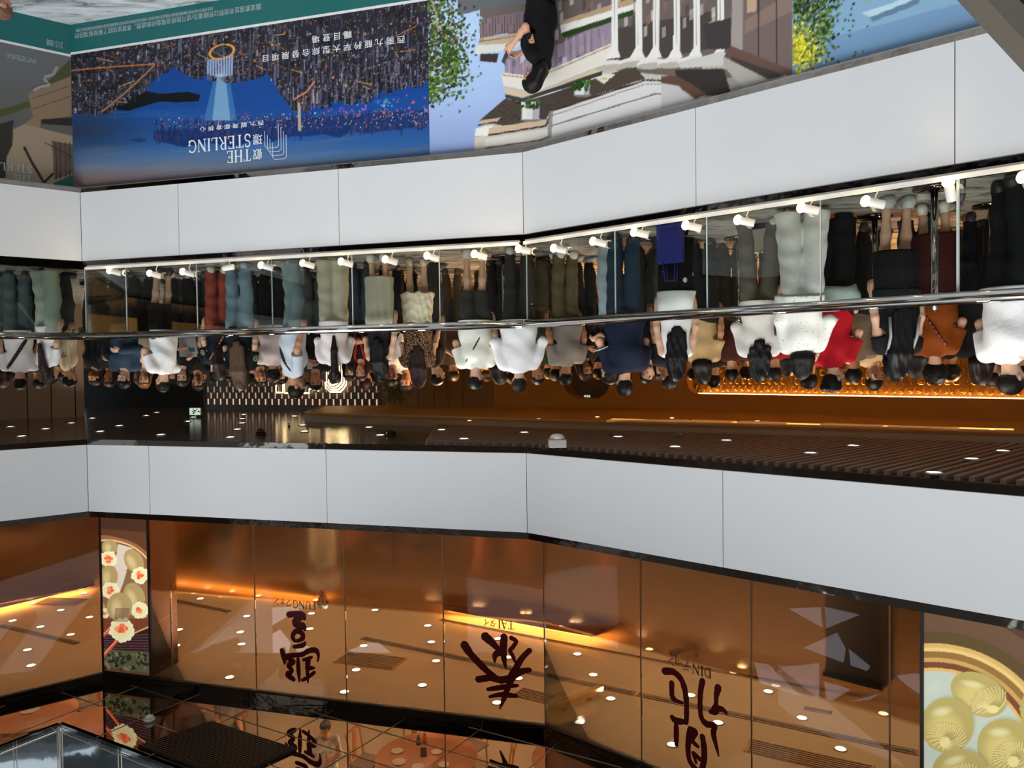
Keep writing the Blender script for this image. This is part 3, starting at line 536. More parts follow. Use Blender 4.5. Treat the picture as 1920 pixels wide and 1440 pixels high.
# ================================================================ people: implicit bodies meshed with surface nets
class Sdf:
    def __init__(s, h): s.h = h; s.p = []; s.post = []
    def cap(s, a, b, ra, rb, k=.03, sy=1.0): s.p.append(('c', np.array(a, float), np.array(b, float), ra, rb, k, sy)); return s
    def chain(s, pts, rs, k=.03, sy=1.0):
        for i in range(len(pts) - 1): s.cap(pts[i], pts[i + 1], rs[i], rs[i + 1], k, sy)
        return s
    def ell(s, c, r, R=None, k=.03): s.p.append(('e', np.array(c, float), np.array(r, float), R, k)); return s
    def mesh(s, name):
        h = s.h; lo = np.array([9., 9, 9]); hi = -lo; B = []
        for p in s.p:
            if p[0] == 'c': r = max(p[3], p[4]); a = np.minimum(p[1], p[2]) - r; b = np.maximum(p[1], p[2]) + r; pad = p[5]
            else: r = p[2].max() if p[3] is not None else p[2]; a = p[1] - r; b = p[1] + r; pad = p[4]
            B.append((a - pad - 2 * h, b + pad + 2 * h)); lo = np.minimum(lo, a); hi = np.maximum(hi, b)
        lo -= 3 * h; hi += 3 * h; n = np.ceil((hi - lo) / h).astype(int) + 1
        ax = [lo[i] + h * np.arange(n[i]) for i in range(3)]; F = np.full(n, .25, np.float32)
        for p, (a, b) in zip(s.p, B):
            i0 = np.maximum(((a - lo) / h).astype(int), 0); i1 = np.minimum(((b - lo) / h).astype(int) + 2, n)
            X = ax[0][i0[0]:i1[0], None, None]; Y = ax[1][None, i0[1]:i1[1], None]; Z = ax[2][None, None, i0[2]:i1[2]]
            if p[0] == 'c':
                A, Bp, ra, rb, k, sy = p[1:]; e = Bp - A; ee = e.copy(); ee[1] /= sy; L = max(float(ee @ ee), 1e-9)
                x, y, z = X - A[0], (Y - A[1]) / sy, Z - A[2]
                t = np.clip((x * ee[0] + y * ee[1] + z * ee[2]) / L, 0, 1)
                d = (np.sqrt((x - t * ee[0]) ** 2 + (y - t * ee[1]) ** 2 + (z - t * ee[2]) ** 2) - (ra + (rb - ra) * t)) * min(1, sy ** .5)
            else:
                c, r, R, k = p[1:]; x, y, z = X - c[0], Y - c[1], Z - c[2]
                if R is not None: x, y, z = (x * R[0, 0] + y * R[1, 0] + z * R[2, 0], x * R[0, 1] + y * R[1, 1] + z * R[2, 1], x * R[0, 2] + y * R[1, 2] + z * R[2, 2])
                q = np.sqrt((x / r[0]) ** 2 + (y / r[1]) ** 2 + (z / r[2]) ** 2); q2 = np.sqrt((x / r[0] ** 2) ** 2 + (y / r[1] ** 2) ** 2 + (z / r[2] ** 2) ** 2) + 1e-6
                d = q * (q - 1) / q2; d = np.clip(d, -.2, .3)
            sl_ = tuple(slice(i0[i], i1[i]) for i in range(3)); G = F[sl_]
            w = np.clip(.5 + .5 * (G - d) / k, 0, 1); F[sl_] = G * (1 - w) + d * w - k * w * (1 - w)
        X = ax[0][:, None, None]; Y = ax[1][None, :, None]; Z = ax[2][None, None, :]
        for fn in s.post: F = fn(F, X, Y, Z)
        F = F.astype(np.float32); I = F < 0
        sm = I[:-1, :-1, :-1].astype(np.int8)
        cs = [(0, 0, 0), (1, 0, 0), (0, 1, 0), (1, 1, 0), (0, 0, 1), (1, 0, 1), (0, 1, 1), (1, 1, 1)]
        tot = sum(I[a:n[0] - 1 + a, b:n[1] - 1 + b, c:n[2] - 1 + c].astype(np.int8) for a, b, c in cs)
        act = np.argwhere((tot > 0) & (tot < 8)); idx = np.full(n - 1, -1, np.int32); idx[tuple(act.T)] = np.arange(len(act))
        vals = np.stack([F[act[:, 0] + a, act[:, 1] + b, act[:, 2] + c] for a, b, c in cs], 1); co = np.zeros((len(act), 3)); cnt = np.zeros(len(act))
        for i, j in ((0, 1), (2, 3), (4, 5), (6, 7), (0, 2), (1, 3), (4, 6), (5, 7), (0, 4), (1, 5), (2, 6), (3, 7)):
            a, b = vals[:, i], vals[:, j]; m = (a < 0) != (b < 0); t = np.where(m, a / np.where(m, a - b, 1), 0)[:, None]
            co += np.where(m[:, None], np.array(cs[i]) + t * (np.array(cs[j]) - np.array(cs[i])), 0); cnt += m
        V_ = lo + (act + co / cnt[:, None]) * h; Q = []
        for d in range(3):
            u, v = (d + 1) % 3, (d + 2) % 3; a = [slice(None)] * 3; b = [slice(None)] * 3; a[d] = slice(0, n[d] - 1); b[d] = slice(1, n[d])
            e = np.argwhere(I[tuple(a)] != I[tuple(b)]); e = e[(e[:, u] > 0) & (e[:, v] > 0) & (e[:, u] < n[u] - 1) & (e[:, v] < n[v] - 1)]
            du = np.zeros(3, int); dv = np.zeros(3, int); du[u] = 1; dv[v] = 1
            q = np.stack([idx[tuple((e - du - dv).T)], idx[tuple((e - dv).T)], idx[tuple(e.T)], idx[tuple((e - du).T)]], 1)
            fl = ~I[tuple(a)][tuple(e.T)]; q[fl] = q[fl][:, ::-1]; Q.append(q)
        Q = np.concatenate(Q); Q = Q[(Q >= 0).all(1)]
        return npmesh(name, V_, Q)
def npmesh(name, V_, Q):
    me = bpy.data.meshes.new(name); me.vertices.add(len(V_)); me.vertices.foreach_set('co', np.asarray(V_, np.float32).ravel())
    k = Q.shape[1]; me.loops.add(Q.size); me.loops.foreach_set('vertex_index', Q.astype(np.int32).ravel()); me.polygons.add(len(Q))
    me.polygons.foreach_set('loop_start', (np.arange(len(Q)) * k).astype(np.int32)); me.polygons.foreach_set('use_smooth', [True] * len(Q)); me.update(calc_edges=True); return me
def rotm(yaw, pitch, roll=0):
    a, b, c = math.radians(yaw), math.radians(-pitch), math.radians(roll)
    return np.array((Matrix.Rotation(a, 3, 'Z') @ Matrix.Rotation(b, 3, 'X') @ Matrix.Rotation(c, 3, 'Y')))
ARM = {'front': ((.10, -.02, -.26), (-.10, .20, .0)), 'down': ((.055, -.025, -.27), (.0, .07, -.24)), 'fold': ((.07, .05, -.25), (-.17, .17, .02)), 'phone': ((.06, .07, -.25), (-.10, .18, .12)), 'up': ((.07, .20, -.10), (-.05, .13, .21)), 'high': ((.08, .16, .14), (-.02, .10, .23)),
       'hip': ((.17, -.07, -.22), (-.12, .10, -.16)), 'behind': ((.10, -.10, -.24), (-.13, .0, -.17)), 'reach': ((.07, .22, -.16), (.0, .26, -.02)), 'side': ((.125, .02, -.24), (.10, .14, -.16)), 'rail': ((.12, .10, -.22), (-.08, .18, -.12)), 'chin': ((.05, .13, -.23), (-.13, .09, .22))}
class Pose:
    def __init__(s, female=0, lean=0, hy=0, hp=0, hr=0, arms=('down', 'down'), stance=.0, stride=0.0, fat=1.0, twist=0):
        s.key = (female, lean, hy, hp, hr, arms, stance, stride, fat, twist); s.f = female; s.fat = fat
        sw = .158 if female else .182; th = math.radians(lean)
        def T(p):
            y, z = p[1], p[2] - .92; tw = math.radians(twist) * min(max(z / .4, 0), 1); x = p[0]
            x, y = x * math.cos(tw) - y * math.sin(tw), x * math.sin(tw) + y * math.cos(tw)
            return np.array([x, y * math.cos(th) + z * math.sin(th), .92 - y * math.sin(th) + z * math.cos(th)])
        s.T = T; s.sh = {}; s.el = {}; s.wr = {}; s.hip = {}; s.kn = {}; s.an = {}
        for g, nm in ((1, arms[1]), (-1, arms[0])):
            e, w = ARM[nm]; sh = np.array([g * sw, -.012, 1.385]); el = sh + np.array([g * e[0], e[1], e[2]]); wr = el + np.array([g * w[0], w[1], w[2]])
            s.sh[g], s.el[g], s.wr[g] = T(sh), T(el), T(wr)
            s.hip[g] = np.array([g * .088, 0, .90]); s.kn[g] = np.array([g * (.092 + stance * .5), .025 + g * stride * .5, .485]); s.an[g] = np.array([g * (.095 + stance), -.02 + g * stride, .085])
        s.neck = T((0, -.005, 1.43)); s.head = T((0, .03, 1.585)) ; s.HR = rotm(hy + twist, hp + lean * .6, hr)
    def hl(s, p): return s.head + s.HR @ np.array(p, float)
def fingers(pose, curl):
    mb = MB()
    for g in (1, -1):
        d = pose.wr[g] - pose.el[g]; d = d / np.linalg.norm(d); pn = np.array([-g * .8, .3, -.2]); pn -= d * (pn @ d); pn /= np.linalg.norm(pn); sd = np.cross(d, pn) * (1 if np.cross(d, pn)[1] > 0 else -1)
        for i, L in enumerate((.066, .075, .071, .055)):
            p = pose.wr[g] + d * .085 + sd * (.028 - .019 * i); pts = [p - d * .03, p]; ang = 0; q = p
            for j, f in enumerate((.45, .32, .23)):
                ang += math.radians((12, 24, 18)[j] * curl * (1 + .12 * i)); q = q + (d * math.cos(ang) + pn * math.sin(ang)) * L * f; pts.append(q)
            mb.tube(pts, [.0095, .009, .0082, .0072, .0055], 7)
        p = pose.wr[g] + d * .03 + sd * .024; pts = [p - sd * .012, p + d * .022 + sd * .018 + pn * .008, p + d * .045 + sd * .022 + pn * .020, p + d * .064 + sd * .018 + pn * .028]; mb.tube(pts, [.012, .0105, .009, .0065], 7)
    return mb
def body_mesh(P, h=.0125, curl=1.0):
    S = Sdf(h); T = P.T; f = P.f; w = P.fat
    S.ell(T((0, -.01, .93)), (.150 * w, .100 * w, .12), k=.05)
    S.cap(T((0, 0, 1.0)), T((0, .005, 1.12)), .105 * w if f else .118 * w, .105 * w, .06, .82)
    S.ell(T((0, .0, 1.23)), ((.138 if f else .155) * w, .098 * w, .165), k=.06)
    S.cap(P.sh[1] * .86 + P.T((0, 0, 1.40)) * .14, P.sh[-1] * .86 + P.T((0, 0, 1.40)) * .14, .052, .052, .06)
    if f:
        for g in (1, -1): S.ell(T((g * .066, .082, 1.235)), (.056, .05, .056), k=.04)
    S.cap(P.neck - np.array([0, 0, .03]), P.hl((0, -.022, -.03)), .057 if not f else .05, .054 if not f else .046, .045)
    # head: skull, jaw, brow, nose, lips, ears
    R = P.HR; hl = P.hl
    S.ell(hl((0, -.010, .028)), (.076, .094, .088), R, .02); S.ell(hl((0, .022, -.045)), (.057, .062, .062), R, .035); S.ell(hl((0, .058, -.085)), (.026, .022, .02), R, .03)
    S.cap(hl((-.035, .070, .022)), hl((.035, .070, .022)), .014, .014, .02)
    for g in (1, -1):
        S.ell(hl((g * .038, .064, -.022)), (.024, .020, .018), R, .02); S.ell(hl((g * .076, -.008, -.008)), (.009, .020, .031), R, .01)
    S.cap(hl((0, .083, .012)), hl((0, .100, -.022)), .009, .014, .012); S.cap(hl((-.014, .089, -.028)), hl((.014, .089, -.028)), .009, .009, .01)
    S.cap(hl((-.018, .080, -.055)), hl((.018, .080, -.055)), .0095, .0095, .01); S.cap(hl((-.013, .078, -.067)), hl((.013, .078, -.067)), .010, .010, .008)
    for g in (1, -1):
        a, b, c = P.sh[g], P.el[g], P.wr[g]; q = .88 if f else 1.0
        S.chain([a, a * .55 + b * .45, b, b * .7 + c * .3, c], [.050 * q, .045 * q, .037 * q, .039 * q, .026 * q], .03)
        d = (c - b) / np.linalg.norm(c - b); pn = np.array([-g * .8, .3, -.2]); pn -= d * (pn @ d); pn /= np.linalg.norm(pn); sd = np.cross(d, pn) * (1 if np.cross(d, pn)[1] > 0 else -1)
        for i in range(4): S.cap(c + sd * (.012 - .008 * i), c + d * .082 + sd * (.028 - .019 * i), .017, .0125, .012)
        S.cap(c + d * .01 + sd * .014, c + d * .035 + sd * .03, .015, .013, .012)
        a, b, c = P.hip[g], P.kn[g], P.an[g]
        S.chain([a, a * .5 + b * .5, b], [.082 * w, .066 * w, .047], .05)
        S.chain([b, b * .68 + c * .32 + np.array([0, -.013, 0]), c * .85 + b * .15, c], [.045, .046, .034, .031], .03)
        S.cap(c + np.array([0, -.035, -.045]), c + np.array([g * .018, .13, -.06]), .034, .026, .03)
    me = S.mesh('body'); fm = fingers(P, curl)
    V0 = np.empty(len(me.vertices) * 3, np.float32); me.vertices.foreach_get('co', V0); Q0 = np.empty(len(me.loops), np.int32); me.loops.foreach_get('vertex_index', Q0)
    V1 = np.array(fm.v); Q1 = np.array([q for q in fm.f if len(q) == 4]) + len(me.vertices)
    caps = np.array([[q[0], q[2], q[4], q[5]] for q in fm.f if len(q) == 7]) + len(me.vertices)
    bpy.data.meshes.remove(me); return npmesh('body', np.concatenate([V0.reshape(-1, 3), V1]), np.concatenate([Q0.reshape(-1, 4), Q1, caps]))
def folds(a, seed, fz=14.0):
    r = np.random.default_rng(seed); ph = r.uniform(0, 6.28, 8); kx = r.uniform(-16, 16, 4); ky = r.uniform(-16, 16, 4)
    def fn(F, X, Y, Z):
        w = 0
        for i in range(4): w = w + np.sin(kx[i] * X + ky[i] * Y + fz * (.6 + .35 * i) * Z + ph[i] + 1.4 * np.sin(5 * Z + ph[i + 4] + 9 * X))
        return F + a * w * .5
    return fn
def top_mesh(P, kind, h=.0125, seed=0, loose=0.0, hem=.86):
    S = Sdf(h); T = P.T; f = P.f; w = P.fat; g0 = .014 + loose
    S.cap(T((0, .004, 1.27)), T((0, -.002, hem - .02)), (.148 if f else .168) * w + loose, (.03 if hem < .8 else 0) + (.172 if f else .178) * w + g0, .05, .76)
    S.ell(T((0, .0, 1.24)), ((.15 if f else .168) * w + loose, .112 * w + loose, .16), k=.05)
    if f:
        for g in (1, -1): S.ell(T((g * .066, .088, 1.235)), (.062, .055, .062), k=.05)
    S.cap(P.sh[1] * .80 + T((0, 0, 1.41)) * .2, P.sh[-1] * .80 + T((0, 0, 1.41)) * .2, .056, .056, .06)
    S.cap(T((-.05, -.02, 1.43)), T((.05, -.02, 1.43)), .045, .045, .04)
    if kind != 'tank':
        ln = {'tee': .72, 'roll': 1.15, 'long': 1.97, 'cap': .35}[kind]
        for g in (1, -1):
            a, b, c = P.sh[g], P.el[g], P.wr[g]; q = (.90 if f else 1.0)
            if ln <= 1: S.cap(a, a + (b - a) * ln, .060 * q + loose * .4, (.062 + loose * .5) * q, .035)
            else: S.cap(a, b, .060 * q + loose * .4, .056 * q + loose * .4, .035); S.cap(b, b + (c - b) * (ln - 1), .056 * q + loose * .4, .045 * q + loose * .4, .03)
    S.post.append(folds(.0075 + loose * .09, seed))
    n = P.neck; nd = P.hl((0, -.02, -.03)) - n; nd = nd / np.linalg.norm(nd)
    up = T((0, 0, 1.92)) - T((0, 0, .92)); o = T((0, 0, hem))
    def clip(F, X, Y, Z):
        F = np.maximum(F, -((X - o[0]) * up[0] + (Y - o[1]) * up[1] + (Z - o[2]) * up[2]))
        q = n + nd * .028 + np.array([0, .03, 0]); F = np.maximum(F, .068 - np.sqrt((X - q[0]) ** 2 + (Y - q[1]) ** 2 + ((Z - q[2]) * .9) ** 2))
        if kind != 'tank' and ln <= 1:
            for g in (1, -1):
                a, b = P.sh[g], P.el[g]; e = (b - a) / np.linalg.norm(b - a); c = a + (b - a) * ln; d = (X - c[0]) * e[0] + (Y - c[1]) * e[1] + (Z - c[2]) * e[2]
                near = np.sqrt((X - c[0]) ** 2 + (Y - c[1]) ** 2 + (Z - c[2]) ** 2) - .085; F = np.maximum(F, np.minimum(d, -near))
        return F
    S.post.append(clip); return S.mesh('top')
def bottom_mesh(P, kind, h=.0125, seed=0):
    S = Sdf(h); w = P.fat; f = P.f
    if kind in ('slim', 'straight', 'wide', 'shorts'):
        r = {'slim': (.100, .074, .060), 'straight': (.103, .084, .076), 'wide': (.106, .108, .125), 'shorts': (.104, .092, .09)}[kind]
        S.ell((0, -.012, .935), (.168 * w, .124 * w, .13), k=.05)
        S.cap((-.07, -.0, .97), (.07, 0, .97), .105 * w, .105 * w, .05, .95)
        for g in (1, -1):
            a, b, c = P.hip[g], P.kn[g], P.an[g] - np.array([0, 0, .045])
            S.cap(a, b, r[0] * w, r[1], .04)
            if kind != 'shorts': S.cap(b, c, r[1], r[2], .03)
        zl = .50 if kind == 'shorts' else (.05 if kind != 'slim' else .085)
        S.post.append(folds(.0065, seed, 20)); S.post.append(lambda F, X, Y, Z: np.maximum(np.maximum(F, Z - 1.0), zl - Z))
    else:   # skirts: (length, hem radius)
        zl, rr, ruf = {'midi': (.30, .20, .004), 'mini': (.50, .20, .004), 'frill': (.46, .235, .010), 'long': (.14, .21, .006), 'tube': (.30, .165, .003)}[kind]
        S.cap((0, -.0, .97), (0, .0, zl), .150 * w, rr * w, .05, .8); S.ell((0, -.02, .90), ((.178 if kind != 'long' else .150) * w, (.138 if kind != 'long' else .112) * w, .14), k=.06)
        for g in (1, -1): S.cap((g * .085, 0, .88), (g * .09, .01, max(zl, .55)), .098 * w, .09, .06)
        if kind == 'frill': S.post.append(lambda F, X, Y, Z: F + .009 * np.abs(np.sin(26 * Z + .8 * np.sin(30 * X) + .5 * np.sin(41 * Y))) - .004 * np.sin(90 * X + 20 * Z))
        else: S.post.append(lambda F, X, Y, Z: F + ruf * np.sin(10 * np.arctan2(Y, X) + 3 * Z))
        S.post.append(lambda F, X, Y, Z: np.maximum(np.maximum(F, Z - (1.0 if kind != 'long' else .84)), zl + (.012 * np.sin(40 * X) if kind == 'frill' else 0) - Z))
    return S.mesh('bottom')
def hair_mesh(P, kind, h=.011, L=.35, seed=0):
    S = Sdf(h); hl = P.hl; R = P.HR; big = .006 if kind != 'crop' else 0
    S.ell(hl((0, -.016, .036)), (.083 + big, .099 + big, .092 + big), R, .02)
    if kind in ('long', 'bob', 'wavy'):
        dn = L; back = P.T((0, -1, 1.3)) - P.T((0, 0, 1.3))
        top = hl((0, -.055, .0)); a = P.neck + back * .085 + np.array([0, 0, .02]); b = P.neck + back * .125 + np.array([0, 0, -(dn - .16)])
        if kind == 'bob': b = P.neck + back * .05 + np.array([0, 0, .02]); a = P.neck + back * .06 + np.array([0, 0, .06])
        for g in (-1, -.33, .33, 1):
            o = np.array(R[:, 0]) * g
            S.chain([top + o * .052, a + o * .068, b + o * (.066 if kind != 'wavy' else .078) + np.array([0, 0, (.075 * abs(g) ** 2 + .02 * math.sin(g * 9)) if kind != 'bob' else .02 * abs(g)])], [.048, .046, .030 if kind != 'bob' else .05], .03)
        for g in (1, -1): S.chain([hl((g * .068, .022, .03)), hl((g * .078, .012, -.06)), P.neck + np.array(R[:, 0]) * g * .085 + np.array(R[:, 1]) * .03 + np.array([0, 0, -.02 if kind == 'bob' else -min(dn - .2, .16)])], [.026, .026, .016], .025)
    if kind == 'pony':
        a = hl((0, -.108, .045)); S.chain([hl((0, -.09, .04)), a, hl((0, -.15, -.02)), P.T((0, -.15, 1.40 - L * .4)), P.T((0, -.14, 1.42 - L))], [.036, .044, .048, .046, .02], .02)
    if kind == 'bun': S.ell(hl((0, -.105, .085)), (.05, .045, .045), R, .015)
    if kind == 'curly': S.ell(hl((0, -.02, .03)), (.108, .118, .112), R, .02)
    def post(F, X, Y, Z):
        x, y, z = X - P.head[0], Y - P.head[1], Z - P.head[2]; lx = x * R[0, 0] + y * R[1, 0] + z * R[2, 0]; ly = x * R[0, 1] + y * R[1, 1] + z * R[2, 1]; lz = x * R[0, 2] + y * R[1, 2] + z * R[2, 2]
        fr = {'crop': .058, 'short': .050}.get(kind, .062)
        face = np.maximum(np.maximum(.030 - ly, lz - fr), np.abs(lx) - .072); F = np.maximum(F, -face)
        if kind in ('crop', 'short', 'pony', 'bun'):
            low = np.maximum(-.058 - lz + .25 * np.maximum(ly + .02, 0), 0 * lx); ear = np.maximum(np.maximum(np.abs(ly + .004) - .022, lz - .018), -.1 - lz)
            cut = np.where(ly < -.13 if kind == 'pony' else False, -1, -.055 - lz); F = np.maximum(F, cut); F = np.maximum(F, np.where(np.abs(lx) > .06, -ear, -1))
        am = .0022 if kind in ('crop', 'short') else (.006 if kind in ('wavy', 'curly') else .0032)
        if kind == 'curly': return F + .008 * np.sin(75 * x) * np.sin(80 * y) * np.sin(70 * z)
        return F + am * .55 * np.sin(150 * lx + 40 * ly + 3 * np.sin(9 * z + seed)) + am * .6 * np.sin(83 * lx + 60 * ly + 5 * np.sin(7 * z + 1.3))
    S.post.append(post); return S.mesh('hair')
def shoe_mesh(P, g, kind):
    S = Sdf(.010); c = P.an[g]; t = .012 if kind == 'chunky' else 0
    S.cap((c[0], c[1] - .045, .042), (c[0] + g * .02, c[1] + .145, .034), .043 + t, .036 + t, .03); S.cap((c[0], c[1] - .03, .06), (c[0], c[1] - .005, .095), .042 + t, .042 + t, .03)
    S.post.append(lambda F, X, Y, Z: np.maximum(np.maximum(F, .002 - Z), Z - .112)); return S.mesh('shoe')
# fabrics
def fabric(hexc, pat=None):
    nm = 'cloth_%s_%s' % (hexc, pat)
    if nm in _M: return _M[nm]
    v_ = [int(hexc[i:i + 2], 16) for i in (0, 2, 4)]
    if min(v_) > 0x58: hexc = ''.join('%02x' % min(234, int(c * 1.16)) for c in v_)
    if pat in (None, 'denim'): return mat(nm, hexc, .85, spec=.2, bump=.25, bscale=25, var=.12 if pat is None else .28, vscale=7)
    m = mat(nm + '_b', hexc, .85, spec=.2); nt = m.node_tree; b = nt.nodes['Principled BSDF']; tc = nt.nodes.new('ShaderNodeTexCoord'); v = nt.nodes.new('ShaderNodeTexVoronoi'); r = nt.nodes.new('ShaderNodeValToRGB'); nt.links.new(tc.outputs['Object'], v.inputs['Vector'])
    c0, c1, sc, f, a, d = {'leopard': ('1e1512', '8d6a52', 34, 'DISTANCE_TO_EDGE', .10, .16), 'floral': ('d9d6cc', '0c0c0e', 8, 'F1', .20, .24), 'lace': ('4a4640', hexc, 30, 'F1', .10, .16), 'plaid': ('7a3020', hexc, 40, 'F1', .2, .5)}[pat]
    v.feature = f; v.inputs['Scale'].default_value = sc; r.color_ramp.elements[0].position = a; r.color_ramp.elements[1].position = d; r.color_ramp.elements[0].color = (*lin(c0), 1); r.color_ramp.elements[1].color = (*lin(c1), 1)
    nt.links.new(v.outputs['Distance'], r.inputs[0]); nt.links.new(r.outputs[0], b.inputs['Base Color']); _M[nm] = m; return m
def hairmat(c): return mat('hair_' + c, c, .5, spec=.22, var=.3, vscale=30)
def skinmat(c): return mat('skin_' + c, c, .55, spec=.3)
_C = {}
def cached(key, fn):
    if key not in _C: _C[key] = fn()
    return _C[key]
def inst(name, me, m, parent):
    o = bpy.data.objects.new(name, me); COL.objects.link(o); o.parent = parent
    if not me.materials: me.materials.append(m)
    o.material_slots[0].link = 'OBJECT'; o.material_slots[0].material = m; return o
def eye_mesh(P):
    mb = MB()
    for g in (1, -1): mb.lathe([(.002, .006), (.009, .004), (.012, 0), (.008, -.004)], c=P.hl((g * .032, .079, .002)), axis=tuple(P.HR @ np.array([0, 1, 0])), n=10)
    for g in (1, -1): mb.tube([P.hl((g * .018, .087, .026)), P.hl((g * .034, .085, .031)), P.hl((g * .05, .073, .025))], [.003, .0045, .002], 6)
    me = bpy.data.meshes.new('eyes'); me.from_pydata(mb.v, [], mb.f); return me
PEOPLE = []
def person(loc, yaw, ht, label, P, top, bot, hair, skin='c79a7c', shoes=('plain', '222222'), group=None, curl=1.0, lo=False, glasses=0, eyes=1):
    hb = .0125 if not lo else .017; t = tag(empty('person', tuple(loc), math.radians(yaw)), label, 'person', group); sc = ht / 1.715; t.scale = (sc, sc, sc)
    k = P.key
    bd_ = inst('body', cached(('b', k, hb, curl), lambda: body_mesh(P, hb, curl)), skinmat(skin), t)
    if eyes: inst('eyes', cached(('e', k), lambda: eye_mesh(P)), mat('eye_dark', '1a1412', .25), bd_)
    if hair: inst('hair', cached(('h', k, hair[0], hair[2] if len(hair) > 2 else 0, hb), lambda: hair_mesh(P, hair[0], hb * .9, hair[2] if len(hair) > 2 else .35)), hairmat(hair[1]), t)
    tn = {'tee': 't_shirt', 'roll': 'shirt', 'long': 'long_sleeved_top', 'tank': 'sleeveless_top', 'cap': 'top'}[top[0]]
    tp_ = inst(tn, cached(('t', k, top[0], top[3:], hb), lambda: top_mesh(P, top[0], hb, hash(str(k)) % 50, *(top[3:] or ()))), fabric(top[1], top[2] if len(top) > 2 else None), t)
    bn = {'slim': 'trousers', 'straight': 'trousers', 'wide': 'wide_trousers', 'shorts': 'shorts'}.get(bot[0], 'skirt')
    kb = (P.f, P.key[6], P.key[7], P.fat)
    inst(bn, cached(('p', kb, bot[0], hb), lambda: bottom_mesh(P, bot[0], hb, 3)), fabric(bot[1], bot[2] if len(bot) > 2 else None), t)
    if shoes:
        for g in (1, -1): inst('shoe', cached(('s', kb, g, shoes[0]), lambda: shoe_mesh(P, g, shoes[0])), mat('shoe_' + shoes[1], shoes[1], .5, bump=.1, bscale=40), t)
    if glasses:
        def gm():
            mb = MB()
            for g in (1, -1):
                pts = [P.hl((g * .033 + .022 * math.cos(a), .094, .0 + .018 * math.sin(a))) for a in np.linspace(0, 6.283, 14)]; mb.tube(pts, .0022, 5)
                mb.tube([P.hl((g * .055, .090, .004)), P.hl((g * .08, .0, .006))], .0022, 5)
            mb.tube([P.hl((-.011, .096, .003)), P.hl((.011, .096, .003))], .0022, 5); me = bpy.data.meshes.new('glasses'); me.from_pydata(mb.v, [], mb.f); return me
        inst('glasses', cached(('g', k), gm), mat('glasses_frame', '1c1a1a', .3), t)
    t['_'] = 0; del t['_']; PEOPLE.append((t, P, sc, tp_)); return t
# ================================================================ the crowd on the middle floor (x, y of the top of each head in the photo, metres back from the rail)
def at_rail(x, yt, s):
    q, i = hit(x, yt, s); return (q[0], q[1], 0.0), q[2] - .012
QUEUE = []; RADS = []
def P_(*a, **k): QUEUE.append((a, k))
def place_person(x, yt, s, yaw, label, top, bot, hair, skin='c79a7c', shoes=('plain', '26262a'), f=0, lo=False, group=None, gl=0, **pk):
    loc, ht = at_rail(x, yt, s)
    rad = .235 + .05 * (pk.get('arms', D) != D) + .03 * ('side' in pk.get('arms', D)); s0 = s
    while s < s0 + 1.6 and any(math.hypot(loc[0] - o[0].location.x, loc[1] - o[0].location.y) < rad + RADS[k_] for k_, o in enumerate(PEOPLE)) or s < s0 + 1.6 and s > s0 - 1 and any(math.hypot(loc[0] - q_[0], loc[1] - q_[1]) < .40 for q_ in POSTS): s += .04; loc, ht = at_rail(x, yt, s)
    RADS.append(rad)
    return person(loc, yaw, ht, label, Pose(f, **pk), top, bot, hair, skin, shoes, group, 1.3, lo, gl)
BK = '15110f'; DB = '2a1a13'; SK = 'c2906f'; SK2 = 'ad7c5c'; SK3 = 'd3a88c'
D = ('down', 'down')
# ---- front row along the rail, from the corner by the beige wall to the gold screen
P_(38, 732, .45, -35, 'man in a white t-shirt with a black vest strap by the beige panelled wall', ('tee', 'c9c5c2'), ('straight', '4f5a5a'), ('short', BK), hp=10, arms=('phone', 'down'))
P_(92, 722, .40, 20, 'woman in a pale grey t-shirt with long wavy brown hair and wide sage trousers', ('tee', 'c3c4c3'), ('wide', '8c978a'), ('wavy', '2d1d18', .46), SK3, ('plain', 'c8c4bc'), 1, hy=35, hp=8, arms=('down', 'phone'))
P_(128, 727, .9, 60, 'dark-haired person in a cream jacket behind the woman with long wavy hair', ('long', 'b7a98a'), ('straight', '3c3f42'), ('short', BK), SK, hp=12)
P_(72, 731, 1.1, 50, 'black-haired person in black standing at the panelled wall, head bent', ('tee', '121213'), ('slim', '17181a'), ('short', BK), SK, hp=22, lo=True)
P_(4, 729, .8, 10, 'brown-haired person in a dark top at the far end of the panelled wall', ('tee', '1b1b1d'), ('straight', '535c5e'), ('bob', '3a2016'), SK2, f=1)
P_(235, 730, .55, 185, 'man in a blue denim jacket facing the atrium, head bowed over his phone', ('long', '2f4152', 'denim', .012), ('straight', '141518'), ('short', BK), SK3, hp=25, hy=10, arms=('phone', 'fold'))
P_(206, 727, 1.25, 170, 'person in a dark jacket with a fringe of reddish brown hair', ('long', '1d1f20', None, .01), ('straight', '17181a'), ('bob', '3a2216'), SK2, f=1, hp=10, lo=True)
P_(180, 724, 1.3, 200, 'person in black lost in shade beside the beige wall edge', ('tee', '121213'), ('straight', '4c4a49'), ('short', BK), SK2, lo=True)
P_(271, 730, 1.0, 160, 'blond-haired woman in a cream blouse beside the man in denim', ('long', 'a39a86'), ('straight', '17181a'), ('bob', '6e4424'), SK3, f=1, hp=20, lo=True)
P_(308, 737, .40, -62, 'man in a white t-shirt and black shorts, cropped hair, reaching over the rail', ('tee', 'd2d0d0', None, .01), ('shorts', '17181b'), ('crop', '1a1614'), SK3, ('plain', '1c1c1e'), hp=14, arms=('reach', 'phone'))
P_(342, 726, .95, 150, 'woman in black holding a paper folder behind the man in the white t-shirt', ('tee', '141415'), ('slim', '131314'), ('long', BK, .3), SK3, ('plain', 'd5d0c4'), f=1, hp=15, hy=20, arms=('fold', 'phone'))
